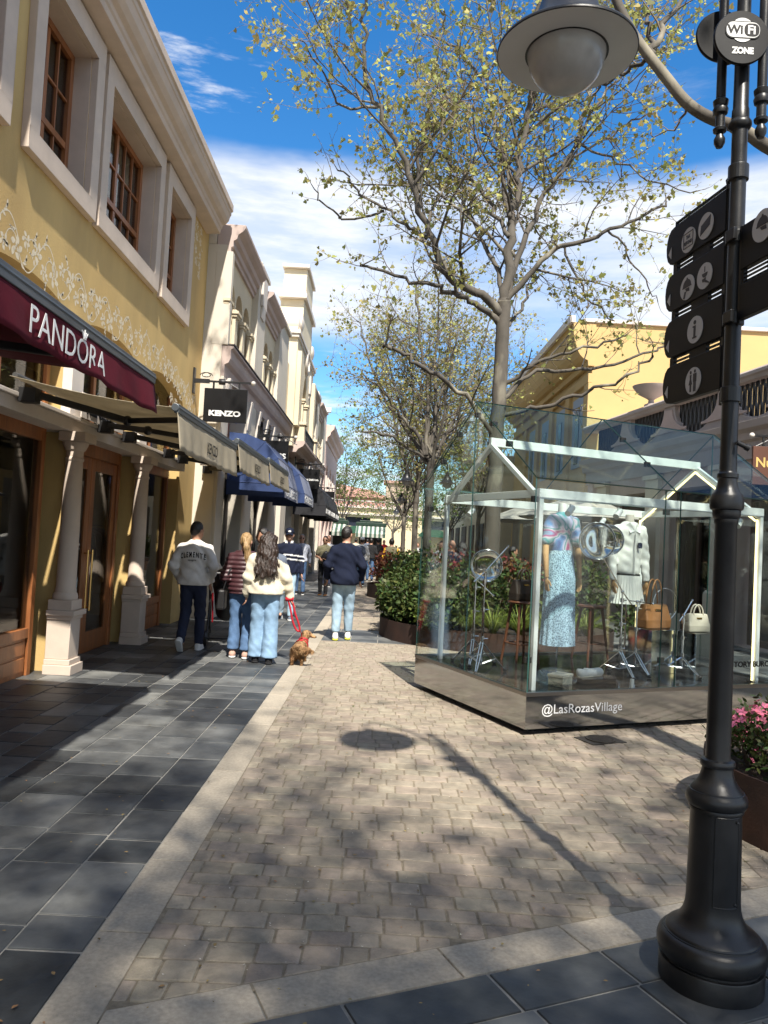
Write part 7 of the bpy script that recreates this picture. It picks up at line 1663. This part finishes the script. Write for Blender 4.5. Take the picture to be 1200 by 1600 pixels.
def cap_hat(t):
    mb = MB(); mb.lathe([(.094, 1.665), (.097, 1.70), (.088, 1.745), (.055, 1.778), (0, 1.788)], (0, .006, 0), 20, sc=(.92, 1.1)); mb.build('cap', NAVYC, t, smooth=True, local=True)
    mb = MB(); mb.grid(lambda a, b: ((a-.5)*.15, .085+.085*b*(1-(2*a-1)**2*.5), 1.69-.03*b-.03*(2*a-1)**2), 10, 4); mb.build('cap_brim', NAVYC, t, smooth=True, local=True, solid=.006)
    mb = MB(); mb.add([(-.028, .116, 1.70), (.028, .116, 1.70), (.02, .113, 1.73), (-.02, .113, 1.73)], [(0, 1, 2, 3)]); mb.build('cap_patch', WHT, t, local=True, solid=.004)
    mb = MB()
    for s_ in (-1, 1): mb.add([(0, .135, 1.36), (s_*.055, .11, 1.40), (s_*.085, .05, 1.53), (s_*.04, .075, 1.53)], [(0, 1, 2, 3)])
    mb.build('shirt_collar', WHT, t, local=True, solid=.008)
person('man in a navy cap and navy rugby shirt with two white stripes, in light jeans', g.x, g.y, 1.66, math.pi+.1, ((.14, 0), (-.12, .04)), ('hang', 'hang'), dict(mat=NAVYC, name='jersey', e=.032, hem=.90, flare=.03, bands=((lambda c: 1.245 < c[2]+.10*abs(c[0]) < 1.275, WHT), (lambda c: 1.165 < c[2]+.10*abs(c[0]) < 1.195, WHT))), (LJEAN, None), None, None, SKIN, GREYB, WHT, eyes='shades', extras=(cap_hat,), wide=1.08, h=.013)
g = G(467, 929)
person('older man in a pale checked shirt and blue jeans wearing sunglasses', g.x, g.y, 1.60, math.pi+.15, ((.10, 0), (-.06, 0)), ('swingb', 'hang'), dict(mat=PLAID, name='shirt', e=.024, hem=.97, neck=1.50), (MJEAN, None), 'thin', HAIRG, SKIN, BLKC, WHT, eyes='shades', h=.016, wide=1.05)
g = G(504, 930)
def held_jacket(t):
    def f(p):
        d = s_ell(p, (-.10, .24, 1.20), (.14, .09, .12)); d = smin(d, s_cap(p, (-.14, .24, 1.15), (-.16, .22, .85), .08, .06), .05); d = smin(d, s_cap(p, (.0, .24, 1.14), (-.02, .22, .9), .07, .05), .05); return d+.014*np.sin(p[..., 0]*50+p[..., 2]*35)
    sdf_part('carried_jacket', M('black_nylon', (.012, .012, .014), .4), t, f, (-.35, .05, .7), (.2, .42, 1.4), .016)
person('man in an olive t-shirt and black trousers carrying a black jacket over his arm', g.x, g.y, 1.58, math.pi-.1, ((.10, 0), (-.05, 0)), ('hold', 'hold'), dict(mat=OLIVE, name='tshirt', e=.022, hem=.93, sleeve=.4), (BLKC, None), 'short', HAIRD, SKIN2, BLKC, cloth('orange_sole', (.45, .20, .06)), eyes='shades', h=.016, extras=(held_jacket,), nod=.0)
p_ = P(403, 960, 11.6)
person('dark haired person in black half hidden behind the woman in the puffer vest', p_.x, 11.7, 1.62, math.pi*.55, ((.05, 0), (-.05, 0)), ('bent', 'bent'), dict(mat=BLKC, name='jacket', e=.03), (BLKC, None), 'short', HAIRD, SKIN2, BLKC, BLKC, h=.016)
def far(label, u, y, H, face, top, pants, hm=None, hair='short', sk=None, ex=(), arms=('hang', 'hang'), wd=1.0, vfoot=None):
    x = P(u, 850, y).x; return person(label, x, y, H, face, ((.10, 0), (-.08, 0)), arms, top, (pants, None), hair, hm or HAIRD, sk or SKIN, BLKC, WHT, h=.02, extras=ex, wide=wd)
def white_cap(t): mb = MB(); mb.lathe([(.095, 1.67), (.097, 1.71), (.085, 1.75), (.05, 1.78), (0, 1.79)], (0, .006, 0), 16, sc=(.92, 1.1)); mb.build('cap', WHT, t, smooth=True, local=True)
def pack(t):
    def f(p): return s_ell(p, (0, -.19, 1.25), (.15, .09, .21))+.01*np.sin(p[..., 2]*30)
    sdf_part('backpack', GREYB, t, f, (-.2, -.33, 1.0), (.2, -.05, 1.5), .02)
far('grey haired person in pale grey behind the man with the olive t-shirt', 513, 24.5, 1.6, 0, dict(mat=cloth('pale_grey_top', (.38, .38, .40)), e=.03), DJEAN, hair='short', hm=M('auburn_hair', (.16, .07, .04), .5))
far('walker in a white cap carrying a grey blue backpack', 566, 26, 1.62, 0, dict(mat=WHT, name='tshirt', e=.03), MJEAN, ex=(white_cap, pack))
far('walker in a black shirt and jeans down the street', 580, 29, 1.62, 0, dict(mat=BLKC, name='tshirt', e=.03), MJEAN)
far('walker in dark clothes farthest down the street', 591, 34, 1.62, .3, dict(mat=BLKC, e=.03), BLKC)
far('person in a green vest with bright yellow sleeves behind the red shrubs', 612, 23, 1.62, 0, dict(mat=OLIVE, e=.035, bands=((lambda c: abs(c[0]) > .195, YEL),)), BLKC)
far('person in white near the third planter', 653, 34.5, 1.55, math.pi, dict(mat=WHT, e=.03), MJEAN, hm=HAIRB)
far('stroller in a beige coat far along the street', 556, 38, 1.6, 0, dict(mat=CREAMCL, e=.04), DJEAN)
far('person in a red top far along the street', 600, 42, 1.6, math.pi, dict(mat=M('red_cloth', (.5, .02, .03), .7), e=.03), MJEAN)
far('person in blue far along the street near the kiosk', 574, 44, 1.62, 0, dict(mat=GREYB, e=.03), BLKC)
far('bald man in a dark jacket seen through the pavilion glass', 706, 16.4, 1.62, -.6, dict(mat=NAVYC, e=.04), BLKC, hair=None, wd=1.1)
far('woman in white with dark hair seen through the left of the pavilion', 690, 19.5, 1.60, math.pi, dict(mat=WHT, e=.03), MJEAN, hair='long')
far('dark haired woman in black seen through the pavilion glass', 722, 17.2, 1.60, .2, dict(mat=BLKC, e=.03), MJEAN, hair='long')
far('man with short black hair in a black t-shirt, in profile behind the pavilion', 802, 14.8, 1.55, -1.3, dict(mat=BLKC, name='tshirt', e=.03, sleeve=.4), BLKC, sk=SKIN2)
# ---------------------------------------------------------------- dachshund
g = G(466, 1037); FUR = M('brown_dog_fur', (.25, .13, .055), .8, var=.4, scale=22, stretch=(1, 1, .4), bump=.7, bscale=70, col2=(.40, .25, .12), v2=(.35, .7))
t = thing('dog', 'small long haired brown dachshund with a red harness looking to the right', 'dog', (g.x, g.y, .008), -.02); t.scale = (.86,)*3
def f_dog(p):
    d = smin(s_cap(p, (0, -.17, .205), (0, .04, .20), .078, .082), s_cap(p, (0, .04, .20), (.01, .18, .215), .082, .092), .05)
    d = smin(d, s_cap(p, (.02, .20, .25), (.05, .25, .36), .062, .052), .05)
    d = smin(d, s_ell(p, (.065, .265, .385), (.062, .056, .052)), .03); d = smin(d, s_cap(p, (.09, .268, .375), (.185, .255, .345), .036, .022), .025)
    for ex, ey in ((.045, .215), (.045, .318)): d = smin(d, s_cap(p, (ex, ey, .40), (ex-.005, ey+(.0 if ey > .26 else -.01), .315), .022, .030, (1.2, .6, 1)), .012)
    for (lx, ly) in ((-.062, -.17), (.062, -.16)):
        d = smin(d, smin(s_cap(p, (lx*.8, ly+.03, .19), (lx, ly+.035, .115), .058, .042), smin(s_cap(p, (lx, ly+.035, .115), (lx*1.1, ly-.035, .075), .036, .024), s_cap(p, (lx*1.1, ly-.035, .075), (lx*1.1, ly-.02, .02), .023, .021), .015), .02), .03); d = smin(d, s_cap(p, (lx*1.1, ly-.03, .018), (lx*1.1, ly+.03, .015), .021, .018), .012)
    for (lx, ly) in ((-.06, .16), (.065, .19)):
        d = smin(d, smin(s_cap(p, (lx*.9, ly, .18), (lx, ly-.01, .09), .045, .030), s_cap(p, (lx, ly-.01, .09), (lx, ly+.005, .02), .028, .022), .015), .03); d = smin(d, s_cap(p, (lx, ly, .018), (lx, ly+.045, .015), .021, .018), .012)
    tl = [(.0, -.22, .235), (.06, -.27, .24), (.15, -.27, .22), (.22, -.22, .20)]
    for a, b, r0, r1 in zip(tl, tl[1:], (.026, .034, .036), (.034, .036, .016)): d = smin(d, s_cap(p, a, b, r0, r1, (1, 1, 1.25)), .02)
    d = smin(d, s_cap(p, (-.0, -.10, .135), (.0, .12, .125), .035, .04), .05)
    return d+.003*np.sin(p[..., 0]*95+p[..., 2]*60)*np.sin(p[..., 1]*80-p[..., 2]*50)
dv, df = surfnet(f_dog, (-.2, -.38, -.005), (.32, .42, .48), .009); mb = MB(); mb.add(dv, df); dbody = mb.build('body', FUR, t, smooth=True, local=True, recalc=False)
rg = random.Random(15); mb = MB(); nrm_ = [tuple(x.normal) for x in dbody.data.vertices]
for k in range(5200):
    i = rg.randrange(len(dv)); o = Vector(dv[i]); nn_ = Vector(nrm_[i])
    if o.x > .11 and o.z > .3: continue
    L = (.012 if o.z < .08 else rg.uniform(.016, .036))*(1.5 if o.y < -.15 or (o.z < .16 and o.z > .08) else 1); d_ = (nn_*.45+Vector((rg.gauss(0, .15), -.75, -.55+rg.gauss(0, .15)))).normalized()*L; w = nn_.cross(d_).normalized()*.0028
    mb.add([o-w, o+w, o+d_], [(0, 1, 2)])
mb.build('coat', FUR, t, local=True, recalc=False)
# fringes of longer hair
rg = random.Random(5); mb = MB()
for k in range(900):
    y0 = rg.uniform(-.24, .2); side = rg.choice((-1, 1)); a = rg.uniform(-.5, 1.3); px = side*.085*math.cos(a); pz = .205+.085*math.sin(a); L = rg.uniform(.025, .06)
    o = Vector((px, y0, pz)); d_ = Vector((side*.35, -.55, -.75+.3*math.sin(a))).normalized()*L; w = Vector((0, .004, .002)); mb.add([o-w, o+w, o+d_], [(0, 1, 2)])
for k in range(160):
    q = rg.random(); o = Vector((.0+.22*q, -.24-.03*math.sin(q*3), .235-.02*q)); d_ = Vector((rg.uniform(-.2, .4), -.3, -1)).normalized()*rg.uniform(.03, .07); w = Vector((.004, 0, 0)); mb.add([o-w, o+w, o+d_], [(0, 1, 2)])
mb.build('coat_fringe', FUR, t, local=True, recalc=False)
RED = M('red_webbing', (.42, .010, .022), .6, var=.08)
mb = MB()
for c_, r_, tilt in (((.01, .17, .215), .099, .25), ((.03, .215, .28), .072, .75)):
    R3 = Matrix.Rotation(math.pi/2+tilt, 3, 'X'); mb.lathe([(r_-.004, -.016), (r_+.003, -.016), (r_+.003, .016), (r_-.004, .016)], c_, 24, rot=R3)
mb.box(-.012, .03, .10, .22, .295, .306); mb.build('harness', RED, t, local=True, bevel=.003)
mb = MB(); mb.ell((.118, .235, .395), .008, 8); mb.ell((.205, .253, .345), (.012, .012, .010), 8); mb.build('nose_and_eye', EYEM, t, smooth=True, local=True)
# leash from the woman's right hand
hd = Vector((CWX+.285, CWY+.03, .76)); dg_ = Vector((g.x+.02, g.y+.14, .27))
t = thing('dog_leash', 'red dog leash hanging in a loop from the hand of the woman in cream', 'leash', tuple(hd))
mb = MB(); mb.tube(smooth_poly([hd+Vector((-.02, 0, .02)), hd+Vector((.02, 0, -.10)), hd+Vector((.045, .02, -.24)), hd+Vector((.10, .03, -.36)), hd+Vector((.145, .03, -.37)), hd+Vector((.135, .02, -.29)), hd+Vector((.07, .01, -.14)), hd+Vector((.045, 0, -.02)), hd+Vector((.0, 0, .03))]), .012, 8); mb.tube([hd+Vector((-.045, -.01, .015)), hd+Vector((.05, .0, .025))], .026, 10); mb.build('handle_loop', RED, t, smooth=True)
mb = MB(); mb.tube(smooth_poly([hd+Vector((.14, .03, -.37)), hd.lerp(dg_, .72)+Vector((.03, 0, -.03)), dg_]), .006, 6); mb.build('cord', RED, t, smooth=True)
# pushchair
g2_ = P(352, 975, 10.7); t = thing('pushchair', 'black pushchair with red lining beside the woman in the puffer vest', 'pushchair', (g2_.x, 10.7, 0), .15)
def f_pc(p):
    d = s_cap(p, (0, -.12, .78), (0, .18, .45), .17, .15, (1.05, 1, 1)); d = smin(d, s_ell(p, (0, -.10, .88), (.20, .22, .19)), .05); return np.maximum(d, -s_ell(p, (0, .12, .80), (.15, .26, .20)))
sdf_part('hood_and_seat', M('black_nylon', (.012, .012, .014), .4), t, f_pc, (-.35, -.45, .2), (.35, .5, 1.15), .016)
mb = MB(); mb.add([(.19, -.22, .72), (.215, .02, .68), (.20, .14, .34), (.185, -.02, .30)], [(0, 1, 2, 3)]); mb.add([(-.19, -.22, .72), (-.215, .02, .68), (-.20, .14, .34), (-.185, -.02, .30)], [(0, 1, 2, 3)]); mb.build('red_panel', RED, t, local=True, solid=.02)
mb = MB()
for s_ in (-1, 1): mb.tube([(s_*.22, -.48, 1.0), (s_*.22, -.30, .85), (s_*.22, .30, .12)], .014, 8); mb.tube([(s_*.22, -.1, .68), (s_*.22, -.34, .12)], .014, 8)
mb.tube([(-.22, -.48, 1.0), (.22, -.48, 1.0)], .017, 8); mb.tube([(-.22, -.34, .12), (.22, -.34, .12)], .01, 6); mb.build('frame', BLACK, t, smooth='auto', local=True)
for sx, sy in ((-.24, .30), (.24, .30), (-.24, -.34), (.24, -.34)):
    mb = MB(); RY = Matrix.Rotation(math.pi/2, 3, 'Y'); mb.lathe([(.06, -.02), (.10, -.022), (.115, 0), (.10, .022), (.06, .02)], (sx, sy, .115), 24, rot=RY); w = mb.build('wheel', BLACK, t, smooth='auto', local=True); mb = MB(); mb.lathe([(0, -.012), (.06, -.015), (.06, .015), (0, .012)], (sx, sy, .115), 16, rot=RY); mb.build('hub', ALU, w, local=True)
